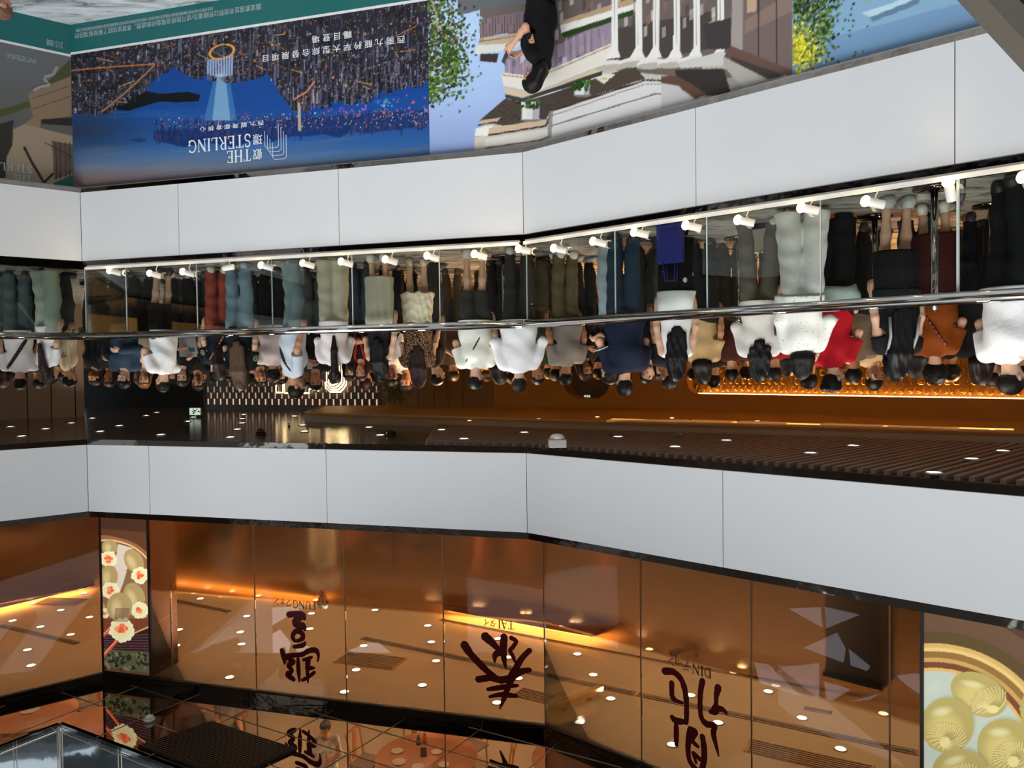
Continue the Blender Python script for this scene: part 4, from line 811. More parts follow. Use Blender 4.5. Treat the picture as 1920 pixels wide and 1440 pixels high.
P_(372, 734, 1.4, 170, 'man in black wearing thin glasses in front of the dark shop opening', ('tee', '141415'), ('straight', '17181a'), ('short', BK), SK2, gl=1, lo=True)
P_(412, 716, .42, -25, 'woman in a navy t-shirt with a green sleeve patch, tan strap and brick red trousers', ('tee', '191d2a'), ('straight', '8e3f33'), ('long', '221513', .42), SK3, ('chunky', 'c9c2b2'), 1, hy=-30, hp=8, arms=('phone', 'down'))
P_(452, 734, .40, 0, 'person with very long streaked brown hair, green sleeve patch and pale blue jeans', ('tee', '141416'), ('straight', '6b7f8b', 'denim'), ('long', '54402f', .52), SK3, ('plain', 'b8bfc0'), 1, arms=('down', 'phone'))
P_(402, 717, .85, 10, 'woman with dark hair and a black top behind the navy t-shirt, looking down', ('tee', '17171a'), ('slim', '1b1b1e'), ('bun', BK), SK3, f=1, hp=20, lo=True)
P_(512, 718, .75, -10, 'person in a pinkish grey printed t-shirt with wavy brown hair', ('tee', 'b5a7a5', None, .015), ('slim', '15161a'), ('curly', '241814'), SK, ('plain', '2a2a2a'), arms=('down', 'phone'))
P_(488, 727, 1.2, 150, 'round-faced man looking across the rail beside the streaked hair', ('tee', '15171a'), ('straight', '2a3036'), ('short', BK), SK2, lo=True)
P_(552, 747, .42, 55, 'man in a light blue grey t-shirt with a studded black strap and pale teal trousers', ('tee', 'a9b2b8', None, .02), ('straight', '66777a'), ('short', BK), SK, ('plain', '8a8a88'), hy=15, hp=18, arms=('down', 'phone'))
P_(592, 734, 1.3, 165, 'man in a black t-shirt holding up a phone, face towards the atrium', ('tee', '131314'), ('straight', '4b5150'), ('short', BK), SK2, arms=('phone', 'phone'))
P_(628, 721, .40, -12, 'woman in a crumpled white shirt with a long black ponytail and beige trousers', ('roll', 'c6bfbd', None, .02), ('wide', 'aaa490'), ('pony', '1d1412', .34), SK3, ('plain', 'c8c2b0'), 1, arms=('phone', 'phone'))
P_(678, 716, .85, 180, 'woman with long auburn hair and a red scarf, facing the atrium', ('tee', '17121a'), ('slim', '3d4c5c', 'denim'), ('long', '30140f', .40), SK, f=1, arms=('down', 'fold'))
P_(686, 733, 1.6, 10, 'short reddish brown head of hair behind the woman with the red scarf', ('tee', '26201c'), ('straight', '2c2c30'), ('short', '3a1a12'), SK, lo=True)
P_(714, 717, .38, 12, 'woman in a sleeveless black top with straight black hair and a long cream skirt', ('tank', '18181a'), ('midi', 'a39d8c'), ('long', '0f0d0d', .44), SK3, ('chunky', 'd8d6cf'), 1, arms=('down', 'fold'), hp=4)
P_(736, 726, .85, 175, 'man in a white t-shirt with glasses, a dark sash across his chest', ('tee', 'c5c2c0'), ('straight', '17181a'), ('short', BK), SK2, gl=1, hp=15)
P_(785, 729, .38, 0, 'woman in a leopard print top with straight dark hair and a frilled cream skirt', ('cap', '5b4438', 'leopard', .03), ('frill', 'beb7a0'), ('long', '1f1311', .42), SK3, ('plain', 'b8a894'), 1, arms=('phone', 'phone'))
P_(763, 736, .95, 190, 'man with a white t-shirt and dark straps standing close behind the leopard print top', ('tee', 'bdb8b4'), ('straight', '1d1d20'), ('short', BK), SK2, hp=8)
P_(817, 724, .72, 75, 'man in a black t-shirt in profile beside the leopard print top', ('tee', '141517', None, .01), ('straight', '33363a'), ('short', BK), SK3, ('plain', '3a3a3e'), hp=12, arms=('down', 'phone'))
P_(893, 732, .42, -8, 'man in a cream t-shirt with a black cross strap, dark grey shorts and white trainers', ('tee', 'cfcdbf', None, .02), ('shorts', '3b3a37'), ('short', '131110'), SK3, ('chunky', 'cfcabd'), hy=48, hp=10, arms=('down', 'phone'))
P_(936, 723, 1.3, 40, 'person in black whose hair half hides a lit cheek, behind the cream t-shirt', ('tee', '131314'), ('straight', '17171a'), ('bob', BK), SK2, f=1, hp=15, lo=True)
P_(974, 737, .40, 0, 'man in a white shirt with rolled sleeves and grey flecked hair, leaning on the rail', ('roll', 'd0cbd0', None, .025), ('slim', '33322f'), ('short', '211f1e'), SK3, ('plain', 'b5b2ac'), hp=6, arms=('front', 'front'), fat=1.06)
P_(960, 722, 1.4, 10, 'grey top and dark head half hidden by the man in the white shirt', ('tee', '6a655c'), ('straight', '2c2a26'), ('short', BK), SK, lo=True)
P_(1006, 723, 1.25, 150, 'dark-haired person peering past the shoulder of the man in the white shirt', ('tee', '2d3d2c'), ('straight', '5d5134'), ('short', '1b1512'), SK2, hr=12, lo=True)
P_(1062, 724, 1.0, -20, 'man in a loose grey t-shirt and olive trousers looking down', ('tee', '6b665f', None, .03), ('straight', '5b5236'), ('short', '1a1411'), SK2, ('chunky', 'c9c9c6'), hp=20)
P_(1042, 716, 1.5, 0, 'person in dark clothes whose head shows just beside the grey t-shirt', ('tee', '1e1c1a'), ('straight', '222220'), ('short', BK), SK2, lo=True)
P_(1096, 715, 1.15, 150, 'woman in black with an orange glow on her face before the arched doorway', ('long', '151416'), ('slim', '141416'), ('long', '20140f', .3), SK2, ('plain', 'b9b9bc'), f=1, hp=18, arms=('phone', 'fold'))
P_(1147, 722, .48, -60, 'woman in a charcoal t-shirt with a round red patch, long brown hair and two-tone jeans', ('tee', '26262a'), ('wide', '8b9aa0', 'denim'), ('long', '1d120f', .34), SK3, ('plain', '2a2a2a'), 1, hp=14, hy=-15, arms=('down', 'fold'))
P_(1172, 745, .40, -6, 'man in a navy polo shirt with a white trimmed collar, in dark blue jeans', ('tee', '161e30', None, .025), ('straight', '2c3c4c', 'denim'), ('short', '131110'), SK3, ('plain', '3a3330'), arms=('phone', 'front'), fat=1.06)
P_(1215, 722, .85, 195, 'man in black tilting his face up beside the navy polo shirt', ('tee', '151517'), ('straight', '3f4140'), ('short', BK), SK3, hp=-14, hr=-18)
P_(1268, 717, .42, 8, 'woman in a white top with loose black hair and a black skirt with pale flowers', ('tank', 'cfcdc8', None, .0, .72), ('long', '141416', 'floral'), ('wavy', '0f0d0d', .46), SK3, ('plain', '1c1c1e'), 1, arms=('down', 'down'))
P_(1256, 733, .95, -30, 'man in black standing close behind the loose black hair', ('tee', '17171a'), ('straight', '4a4a44'), ('crop', BK), SK2)
P_(1424, 718, .55, 15, 'woman in a white blouse with wild black hair, brown shoulder bag and taupe trousers', ('long', 'c3bfb8', None, .015), ('straight', '5d564b'), ('wavy', '0f0d0c', .30), SK3, ('plain', 'd0cabc'), 1, stance=.05, arms=('down', 'fold'))
P_(1505, 716, .42, 18, 'woman in a white crocheted jacket with black motifs and wide white trousers', ('long', 'd2ccc4', 'lace', .02), ('wide', 'b9bab6'), ('bob', '0f0d0c'), SK3, None, 1, lean=10, hp=34, stance=.04, arms=('front', 'down'))
P_(1562, 738, .45, 38, 'woman in a red t-shirt with a cream bag strap, glasses and wide black trousers', ('tee', 'a8121e', None, .015), ('wide', '141416'), ('bun', '121010'), SK3, ('chunky', '161618'), 1, hy=32, hp=-4, gl=1, arms=('fold', 'front'))
P_(1680, 718, .40, 0, 'woman in black with glossy black hair down to the rail and a knee-length black skirt', ('cap', '111114', None, .03), ('mini', '131316'), ('long', '0b0b0d', .60), SK3, ('chunky', 'a8a9ab'), 1)
P_(1752, 720, .60, 42, 'woman in an orange top with piled black hair and a maroon skirt', ('tee', '7a3a08', None, .02), ('midi', '3a1512'), ('curly', '110e0d'), SK3, ('plain', 'c6c6b6'), 1, hy=-25, hp=30, arms=('fold', 'phone'))
P_(1838, 724, 1.0, 20, 'person in a black jacket with dark brown hair beside the orange top', ('long', '131315', None, .02), ('slim', '16161a'), ('bob', '1a110e'), SK, f=1, hp=18)
P_(1893, 743, .45, 62, 'man in a white t-shirt with glasses and large black trainers, arms crossed at his belt', ('tee', 'd4d1cc', None, .02), ('straight', '17181c'), ('short', '14110f'), SK3, ('chunky', '18181b'), hy=10, hp=8, gl=1, arms=('fold', 'fold'), stride=.08)
# ---- second and third rows, only heads and shoulders clear of the front row
BG = [(1318, 722, 1.3, 20, 'woman in a beige blouse with dark hair, in front of the gold screen edge', ('tee', 'a08a62'), ('bob', BK), 1), (1340, 728, 1.9, -20, 'short dark head tucked between the beige blouse and the wild black hair', ('tee', '1c1a18'), ('short', BK), 0),
      (1372, 716, 1.2, 30, 'person in a dark red top half hidden before the gold screen', ('long', '3c1c16'), ('short', BK), 0), (1398, 712, 2.1, -15, 'low head with hair in a bun between two taller people', ('tee', '2a2622'), ('bun', BK), 1),
      (1452, 716, 1.5, 5, 'person with a red collar behind the wild black hair', ('tee', '7a1a16'), ('short', BK), 0), (1476, 708, 2.2, 25, 'dark head showing over the crocheted jacket shoulder', ('tee', '1a1a1c'), ('bob', BK), 1),
      (1519, 731, 1.5, -25, 'dark brown head just behind the red t-shirt woman', ('tee', '2c2520'), ('short', '170f0c'), 0), (1601, 720, 1.25, 15, 'person in an olive top whose dark head is beside the red t-shirt', ('tee', '6f6350'), ('short', BK), 0),
      (1637, 733, 1.6, 175, 'smiling man in a beige shirt facing the atrium by the gold screen', ('long', '9c8767'), ('short', BK), 0), (1718, 712, 1.3, 30, 'person with a coppery bag strap between the glossy hair and the orange top', ('tee', '5c3a24'), ('bob', BK), 1),
      (1784, 716, 1.5, -10, 'dark head of hair just behind the orange top', ('tee', '1b1816'), ('curly', BK), 1), (1858, 728, 1.4, 60, 'brown-haired person behind the man with the crossed arms', ('tee', '211a16'), ('short', '24140d'), 0), (1917, 722, 1.2, -30, 'dark-haired person at the very end of the gold screen', ('tee', '5d3d22'), ('short', BK), 0),
      (262, 722, 1.7, 175, 'person in a black cap of hair inside the dark shop opening', ('tee', '101011'), ('short', BK), 0), (330, 722, 1.8, 190, 'small woman with a bob deep in the dark shop opening', ('tee', '17181a'), ('bob', BK), 1), (378, 722, 1.9, 160, 'older man with thin hair before the dark shop opening', ('tee', '1c1c1e'), ('crop', '3a3632'), 0),
      (428, 718, 1.9, 175, 'man in black in front of the first lit slots of the screen wall', ('tee', '18181a'), ('short', BK), 0), (470, 720, 1.8, 20, 'ponytailed woman in front of the lit slots', ('tee', '2a262a'), ('pony', BK), 1), (530, 722, 1.7, 185, 'man in dark grey behind the printed t-shirt', ('tee', '2f3032'), ('short', BK), 0), (575, 730, 1.5, 160, 'man with a wide fringe under the glowing logo', ('tee', '1c1d22'), ('short', BK), 0),
      (655, 716, 1.9, 170, 'woman in teal behind the crumpled white shirt', ('tee', '3c6b66'), ('bob', BK), 1), (700, 720, 2.0, 20, 'person in grey close to the leafy tree', ('tee', '35322f'), ('short', BK), 0), (850, 716, 2.0, 10, 'person in brown in front of the brown panels', ('tee', '3a2c1c'), ('short', BK), 0), (912, 714, 2.2, -15, 'woman with a low bun against the brown panels', ('tee', '2c2218'), ('bun', BK), 1),
      (1028, 712, 2.1, 25, 'short person in olive against the tan wall', ('tee', '4c4430'), ('short', BK), 0), (1122, 712, 1.9, 15, 'person in black in front of the arched doorway', ('tee', '151414'), ('short', BK), 0), (1236, 716, 1.6, 170, 'woman with reddish hair at the bare tan wall', ('tee', '3a2018'), ('bob', '2a130d'), 1), (1300, 714, 2.0, 0, 'person in rust at the rounded corner of the gold screen', ('tee', '5a2c16'), ('short', BK), 0),
      (110, 716, 1.9, 20, 'person in charcoal in front of the panel joints', ('tee', '26272a'), ('short', BK), 0), (20, 718, 1.6, 200, 'woman in grey near the last wooden panels', ('tee', '55565a'), ('bob', BK), 1)]
for i, (x, yt, s, yaw, lab, top, hair, f) in enumerate(BG):
    legs = ('straight', 'slim', 'straight')[i % 3]
    P_(x, yt, s, yaw, lab, top, (legs, ('1f2023', '2d3338', '3a352c', '17181a')[i % 4]), hair, (SK, SK2, SK3)[i % 3], ('plain', '2a2a2c'), f, True, hp=(6, 14, 20)[i % 3], arms=(D, ('down', 'phone'), ('fold', 'fold'))[i % 3])
QUEUE.sort(key=lambda q: q[0][2])
FOLK = {}
for a, k in QUEUE: place_person(*a, **k); FOLK[a[0]] = PEOPLE[-1]
print('people', len(PEOPLE), [round(p[0].scale[0] * 1.715, 2) for p in PEOPLE])
# ================================================================ printed hoardings, signs and lettering
def project(P):
    d = np.asarray(P, float) - np.array([0, 0, H]); Y = d[..., 1] * cp + d[..., 2] * sp_; Z = -d[..., 1] * sp_ + d[..., 2] * cp
    u, v = FPX * d[..., 0] / Y, FPX * Z / Y; return 960 - (u * cr - v * sr), 720 + (u * sr + v * cr)
class Canvas:
    """a print drawn with filled shapes"""
    def __init__(s, x0, y0, x1, y1, k, bg): s.o = (x0, y0); s.k = k; s.a = np.zeros((int((y1 - y0) * k), int((x1 - x0) * k), 3)); s.a[:] = [c / 255 for c in bg]; s.rng = np.random.default_rng(3)
    def grad(s, stops):
        ys = s.o[1] + np.arange(s.a.shape[0]) / s.k; st = sorted(stops); s.a[:] = np.stack([np.interp(ys, [q[0] for q in st], [q[1][c] / 255 for q in st]) for c in range(3)], 1)[:, None, :]
    def _put(s, m, sl, col, al):
        c = np.array(col) / 255; A = s.a[sl]; w = (m * al)[..., None]; s.a[sl] = A * (1 - w) + c * w
    def _grid(s, pts, pad=2):
        p = np.array(pts, float); lo = ((p.min(0) - s.o) * s.k - pad).astype(int); hi = ((p.max(0) - s.o) * s.k + pad).astype(int) + 1
        lo = np.clip(lo, 0, s.a.shape[1::-1]); hi = np.clip(hi, 0, s.a.shape[1::-1])
        if (hi <= lo).any(): return None
        return (slice(lo[1], hi[1]), slice(lo[0], hi[0])), s.o[0] + (np.arange(lo[0], hi[0]) + .5)[None, :] / s.k, s.o[1] + (np.arange(lo[1], hi[1]) + .5)[:, None] / s.k
    def poly(s, pts, col, al=1.0):
        g = s._grid(pts)
        if g is None: return s
        sl, X, Y = g; m = np.zeros((Y.shape[0], X.shape[1]), bool); n = len(pts)
        for i in range(n):
            (x1, y1), (x2, y2) = pts[i], pts[(i + 1) % n]
            if y1 != y2: m ^= ((Y < y1) != (Y < y2)) & (X < (x2 - x1) * (Y - y1) / (y2 - y1) + x1)
        s._put(m, sl, col, al); return s
    def ell(s, x, y, rx, ry, col, rot=0, al=1.0, soft=0.0, ring=0.0):
        r = max(rx, ry) * 1.3; g = s._grid([(x - r, y - r), (x + r, y + r)])
        if g is None: return s
        sl, X, Y = g; c, q = math.cos(rot), math.sin(rot); u, v = (X - x) * c + (Y - y) * q, -(X - x) * q + (Y - y) * c; d = np.sqrt((u / rx) ** 2 + (v / ry) ** 2)
        m = np.clip((1 - d) / max(soft, 1e-3), 0, 1) if soft else (d < 1).astype(float)
        if ring: m = (np.abs(d - 1) < ring).astype(float)
        s._put(m, sl, col, al); return s
    def line(s, pts, w, col, al=1.0):
        for a, b in zip(pts, pts[1:]):
            e = np.array(b, float) - np.array(a, float); n = np.array([-e[1], e[0]]) / (np.linalg.norm(e) + 1e-9) * w / 2; a_, b_ = np.array(a), np.array(b); s.poly([tuple(a_ + n), tuple(b_ + n), tuple(b_ - n), tuple(a_ - n)], col, al)
        return s
    def speck(s, n, box, cols, r=(.5, 1.2), al=.9, inside=None):
        for _ in range(n):
            x, y = s.rng.uniform(box[0], box[2]), s.rng.uniform(box[1], box[3])
            if inside and not inside(x, y): continue
            q = s.rng.uniform(*r); s.ell(x, y, q, q * s.rng.uniform(.7, 1.6), cols[s.rng.integers(len(cols))], al=al)
        return s
    def at(s, x, y):
        i = np.clip((x - s.o[0]) * s.k - .5, 0, s.a.shape[1] - 1.001); j = np.clip((y - s.o[1]) * s.k - .5, 0, s.a.shape[0] - 1.001); i0, j0 = i.astype(int), j.astype(int); fi, fj = (i - i0)[..., None], (j - j0)[..., None]; A = s.a
        return A[j0, i0] * (1 - fi) * (1 - fj) + A[j0, i0 + 1] * fi * (1 - fj) + A[j0 + 1, i0] * (1 - fi) * fj + A[j0 + 1, i0 + 1] * fi * fj
def print_sheet(name, a, b, z0, z1, cv, m, parent, step, gain=1.0, th=.02):
    """upright print from a to b (2D); the ink colours are carried by the mesh"""
    a, b = np.array(a, float), np.array(b, float); L = np.linalg.norm(b - a); nx, nz = max(2, int(L / step)), max(2, int((z1 - z0) / step)); u = np.linspace(0, 1, nx + 1); z = np.linspace(z0, z1, nz + 1)
    P = np.zeros((nz + 1, nx + 1, 3)); P[..., :2] = a + (b - a) * u[None, :, None]; P[..., 2] = z[:, None]
    x, y = project(P); c = cv.at(x, y); c = np.where(c <= .04045, c / 12.92, ((c + .055) / 1.055) ** 2.4) * gain; idx = np.arange((nx + 1) * (nz + 1)).reshape(nz + 1, nx + 1)
    Q = np.stack([idx[:-1, :-1], idx[:-1, 1:], idx[1:, 1:], idx[1:, :-1]], -1).reshape(-1, 4); V_ = P.reshape(-1, 3) - np.array(parent.location)
    me = npmesh(name, V_, Q); at_ = me.color_attributes.new('ink', 'FLOAT_COLOR', 'POINT'); at_.data.foreach_set('color', np.concatenate([np.clip(c.reshape(-1, 3), 0, 1), np.ones((len(V_), 1))], 1).astype(np.float32).ravel())
    me.polygons.foreach_set('use_smooth', [False] * len(Q)); o = link(name, me, m, parent); return o
def frame_of(a, b, z): return np.array([*(np.array(b) - np.array(a)) / np.linalg.norm(np.array(b) - np.array(a)), 0]), np.array([0, 0, 1.0])
def text_on(name, body, p, e, size, m, parent, align='LEFT', depth=.003, sx=1.0):
    """lettering lying on an upright wall; p base-left point, e reading direction"""
    cu = bpy.data.curves.new('lettering', 'FONT'); cu.body = body; cu.size = size; cu.align_x = align; cu.extrude = depth / 2; cu.resolution_u = 3
    ob = bpy.data.objects.new('lettering', cu); COL.objects.link(ob); bpy.context.view_layer.update(); me = bpy.data.meshes.new_from_object(ob.evaluated_get(bpy.context.evaluated_depsgraph_get())); bpy.data.objects.remove(ob); me.materials.clear()
    e = np.array([*e[:2], 0]) / np.linalg.norm(e[:2]); n = np.array([e[1], -e[0], 0]); loc = np.array(p) - np.array(parent.location)
    me.transform(Matrix(((e[0] * sx, 0, n[0], loc[0]), (e[1] * sx, 0, n[1], loc[1]), (0, 1, 0, loc[2]), (0, 0, 0, 1)))); return link(name, me, m, parent)
def arc(cx, cy, rx, ry, a0, a1, n=12): return [(cx + rx * math.cos(math.radians(a0 + (a1 - a0) * i / n)), cy + ry * math.sin(math.radians(a0 + (a1 - a0) * i / n))) for i in range(n + 1)]
_k, _t = .145, .062      # thick and thin stroke of the roman capitals
ROMAN = {'T': (.72, [([(.36, 0), (.36, 1)], _k), ([(.04, .97), (.68, .97)], _t), ([(.05, .80), (.05, .98)], _t), ([(.67, .80), (.67, .98)], _t), ([(.22, .02), (.5, .02)], _t)]),
         'H': (.84, [([(.16, 0), (.16, 1)], _k), ([(.68, 0), (.68, 1)], _k), ([(.16, .52), (.68, .52)], _t), ([(.04, .02), (.28, .02)], _t), ([(.04, .98), (.28, .98)], _t), ([(.56, .02), (.80, .02)], _t), ([(.56, .98), (.80, .98)], _t)]),
         'E': (.68, [([(.16, 0), (.16, 1)], _k), ([(.04, .02), (.60, .02)], _t), ([(.04, .98), (.58, .98)], _t), ([(.16, .52), (.46, .52)], _t), ([(.59, 0), (.62, .2)], _t), ([(.57, .8), (.57, 1)], _t), ([(.46, .42), (.46, .62)], _t)]),
         'S': (.60, [(arc(.30, .745, .20, .235, 20, 270) + arc(.30, .255, .22, .255, 90, -160), .10), ([(.49, .72), (.49, .96)], _t), ([(.07, .06), (.07, .28)], _t)]),
         'R': (.76, [([(.16, 0), (.16, 1)], _k), (arc(.34, .75, .22, .24, 90, -90), .10), ([(.04, .02), (.28, .02)], _t), ([(.04, .98), (.36, .98)], _t), ([(.16, .51), (.36, .51)], _t), ([(.36, .5), (.66, .02)], .10), ([(.6, .02), (.76, .02)], _t)]),
         'L': (.66, [([(.16, 0), (.16, 1)], _k), ([(.04, .02), (.58, .02)], _t), ([(.04, .98), (.28, .98)], _t), ([(.57, 0), (.60, .24)], _t)]),
         'I': (.34, [([(.16, 0), (.16, 1)], _k), ([(.04, .02), (.28, .02)], _t), ([(.04, .98), (.28, .98)], _t)]),
         'N': (.86, [([(.14, 0), (.14, 1)], _t), ([(.72, 0), (.72, 1)], _t), ([(.14, .98), (.72, .02)], _k), ([(.02, .02), (.26, .02)], _t), ([(.02, .98), (.2, .98)], _t), ([(.60, .98), (.84, .98)], _t)]),
         'G': (.80, [(arc(.42, .5, .34, .48, 40, 320), .10), ([(.68, .02), (.68, .42)], .11), ([(.54, .42), (.80, .42)], _t), ([(.67, .76), (.67, .96)], _t)]),
         'D': (.82, [([(.16, 0), (.16, 1)], _k), (arc(.30, .5, .42, .48, 90, -90), .10), ([(.04, .02), (.32, .02)], _t), ([(.04, .98), (.32, .98)], _t)]),
         'A': (.80, [([(.08, 0), (.40, 1)], _t), ([(.40, 1), (.70, 0)], _k), ([(.2, .34), (.6, .34)], _t), ([(0, .02), (.2, .02)], _t), ([(.56, .02), (.82, .02)], _t)]),
         'F': (.64, [([(.16, 0), (.16, 1)], _k), ([(.04, .98), (.58, .98)], _t), ([(.16, .52), (.46, .52)], _t), ([(.04, .02), (.30, .02)], _t), ([(.57, .8), (.57, 1)], _t)]),
         'U': (.84, [([(.16, 1), (.16, .3)] + arc(.42, .3, .26, .29, 180, 360) + [(.68, .3), (.68, 1)], .09), ([(.16, .3), (.16, 1)], _k), ([(.04, .98), (.28, .98)], _t), ([(.58, .98), (.80, .98)], _t)]), ' ': (.4, [])}
def ribbon(mb, pts, ws, P, n, th=.003):
    """flat brush line through pts (3D) with half widths ws, on a wall with normal n"""
    pts = [np.array(p, float) for p in pts]; n = np.array(n, float); L, R = [], []
    for i, p in enumerate(pts):
        t = pts[min(i + 1, len(pts) - 1)] - pts[max(i - 1, 0)]; t = t / (np.linalg.norm(t) + 1e-9); s_ = np.cross(t, n); L.append(p + s_ * ws[i]); R.append(p - s_ * ws[i])
    k = len(pts); vs = L + R + [q - n * th for q in L + R]; f = []
    for i in range(k - 1): f += [(i, i + 1, k + i + 1, k + i), (2 * k + i, 3 * k + i, 3 * k + i + 1, 2 * k + i + 1)]
    mb.add([v - np.array(P) for v in vs], f)
def roman(name, body, p, e, h, m, parent, wide=1.0):
    e = np.array([*e[:2], 0]) / np.linalg.norm(e[:2]); n = np.array([e[1], -e[0], 0]); mb = MB(); x = 0; up = np.array([0, 0, 1.0]); j = 0
    for ch in body:
        w, st = ROMAN[ch]
        for pts, t in st: j += 1; ribbon(mb, [np.array(p) + e * (x + a * wide) * h + up * b * h + n * .00002 * (j % 9) for a, b in pts], [t * h / 2] * len(pts), parent.location, n)
        x += w * wide + .06
    return mb.build(name, m, parent)
def dense(pts, k=6):
    p = np.array(pts, float); out = []
    for i in range(len(p) - 1):
        a, b, c, d = p[max(i - 1, 0)], p[i], p[i + 1], p[min(i + 2, len(p) - 1)]
        for t in np.linspace(0, 1, k, endpoint=False): out.append(.5 * (2 * b + (c - a) * t + (2 * a - 5 * b + 4 * c - d) * t * t + (3 * b - a - 3 * c + d) * t ** 3))
    out.append(p[-1]); return np.array(out)
def brush(name, strokes, ox, oy, m, lab):
    """hand-brushed character on the storefront glass"""
    root = None; mb = MB(); j = 0
    for st in strokes:
        q = dense(st); head, tail = q[0], q[-1]; tz = []
        for (hx, hw) in ((q[0], q[0][2]), (q[-1], q[-1][2])): pass
        d0 = q[0][:2] - q[1][:2]; d0 = d0 / (np.linalg.norm(d0) + 1e-9); d1 = q[-1][:2] - q[-2][:2]; d1 = d1 / (np.linalg.norm(d1) + 1e-9)
        cap0 = [np.array([*(q[0][:2] + d0 * q[0][2] * math.sin(t)), q[0][2] * max(math.cos(t), .05)]) for t in (1.57, 1.2, .8, .4)]; cap1 = [np.array([*(q[-1][:2] + d1 * q[-1][2] * math.sin(t)), q[-1][2] * max(math.cos(t), .05)]) for t in (.4, .8, 1.2, 1.57)]
        q = np.array(cap0 + list(q) + cap1); P3 = []; W = []
        for x, y, w in q:
            px, py = ox + x / 4, oy + y / 4; g, i = hit(px, py, .392 - .0004 * j); g2, _ = hit(px, py + w / 4, .392 - .0004 * j); P3.append(g); W.append(abs(g2[2] - g[2]) * (1 + .07 * math.sin(x * .31 + y * .27)))
        if root is None: root = tag(empty(name, tuple(P3[0])), lab, 'sign lettering')
        e = (eDC, eCB, eBA)[i]; ribbon(mb, P3, W, root.location, (e[1], -e[0], 0), .002); j += 1
    mb.build('brush_strokes', m, root); return root
red = mat('red_sign_vinyl', '58060c', .45, spec=.25)
brush('brush_character', [[(270, 715, 28), (330, 720, 26), (385, 770, 24), (415, 850, 24), (428, 950, 22), (428, 1060, 20), (425, 1100, 18)], [(318, 805, 22), (318, 880, 20), (325, 910, 22), (350, 935, 18), (395, 950, 12)], [(320, 1060, 20), (350, 1085, 26), (425, 1095, 18)], [(352, 1125, 20), (352, 1200, 22), (352, 1265, 16)],
    [(548, 790, 24), (535, 860, 22), (530, 960, 20), (540, 1060, 20), (580, 1110, 26), (640, 1120, 20), (630, 1180, 22), (650, 1270, 16), (670, 1350, 6)], [(665, 840, 28), (652, 900, 20), (650, 960, 18), (640, 1010, 34), (610, 1020, 16)], [(640, 1000, 22), (690, 995, 20), (725, 1025, 14)],
    [(455, 1150, 22), (445, 1220, 24), (440, 1300, 22), (450, 1380, 20), (490, 1440, 22), (540, 1475, 20)], [(460, 1150, 22), (500, 1170, 18), (470, 1230, 20), (515, 1280, 14)], [(548, 1205, 22), (560, 1290, 24), (560, 1380, 24), (540, 1460, 22)], [(480, 1330, 18), (530, 1375, 18)], [(480, 1335, 14), (500, 1400, 12)]], 1180, 1080, red, 'big dark red brushed character on the storefront glass, the one captioned DIN')
brush('brush_character', [[(205, 520, 34), (245, 580, 28), (310, 650, 26), (370, 710, 26), (430, 760, 24), (480, 780, 20)], [(360, 455, 34), (410, 500, 28), (450, 540, 22), (480, 555, 18)], [(500, 460, 28), (495, 540, 28), (500, 620, 22), (512, 690, 8)], [(480, 570, 26), (435, 590, 24), (430, 645, 8)], [(555, 465, 18), (590, 490, 16), (565, 535, 18), (545, 560, 16), (570, 610, 16), (580, 640, 10)],
    [(690, 560, 20), (640, 610, 24), (600, 670, 24), (565, 730, 24), (530, 780, 22)], [(310, 775, 26), (400, 765, 24), (480, 780, 28), (560, 760, 26), (620, 720, 26), (690, 705, 18)], [(570, 760, 20), (540, 810, 22), (520, 860, 22), (500, 920, 18), (468, 995, 6)], [(380, 850, 14), (450, 840, 20), (540, 825, 18), (600, 822, 12)], [(395, 905, 12), (470, 890, 18), (540, 895, 20), (590, 900, 16)]], 820, 1080, red, 'big dark red brushed character on the storefront glass, the one captioned TAI')
brush('brush_character', [[(410, 290, 24), (460, 285, 22), (510, 290, 22), (522, 318, 16)], [(500, 300, 26), (455, 340, 26), (460, 370, 20), (510, 370, 24), (525, 400, 14)], [(500, 392, 18), (450, 420, 18), (435, 460, 18), (460, 488, 14), (508, 468, 18), (505, 430, 20), (470, 422, 12)], [(450, 530, 16), (510, 520, 18), (525, 505, 14)], [(355, 560, 20), (365, 600, 20), (375, 640, 16), (372, 662, 6)], [(370, 600, 14), (430, 595, 18), (500, 590, 18), (560, 560, 20), (610, 560, 22), (628, 600, 12), (622, 640, 6)],
    [(385, 615, 14), (440, 640, 20), (405, 670, 22), (430, 710, 16), (400, 740, 24), (440, 775, 18)], [(475, 625, 14), (478, 700, 18), (485, 790, 8)], [(520, 628, 14), (575, 610, 12)], [(550, 630, 22), (545, 700, 18), (550, 800, 6)], [(560, 690, 20), (590, 690, 12)], [(510, 780, 14), (550, 760, 14), (595, 725, 14)]], 440, 1080, red, 'big dark red brushed character on the storefront glass, the one captioned FUNG')
blk = mat('dark_sign_vinyl', '2a0a0c', .5)
for lat, kana, x, y, lab in (('DIN', 'ディン', 1334, 1254, 'small dark caption DIN with kana on the storefront glass'), ('TAI', 'タイ', 963.5, 1165, 'small dark caption TAI with kana on the storefront glass'), ('FUNG', 'フォン', 592, 1129, 'small dark caption FUNG with kana on the storefront glass')):
    g, i = hit(x, y, .392); e = (eDC, eCB, eBA)[i]; h = .105; t = tag(empty('sign_caption', tuple(g)), lab, 'sign lettering'); roman('roman_lettering', lat, g, e, h, blk, t); w = sum(ROMAN[c][0] + .06 for c in lat) * h
    text_on('kana_lettering', kana, np.array(g) + np.array([*(e * (w + .01)), 0]), e, h * 1.12, blk, t, sx=.78)
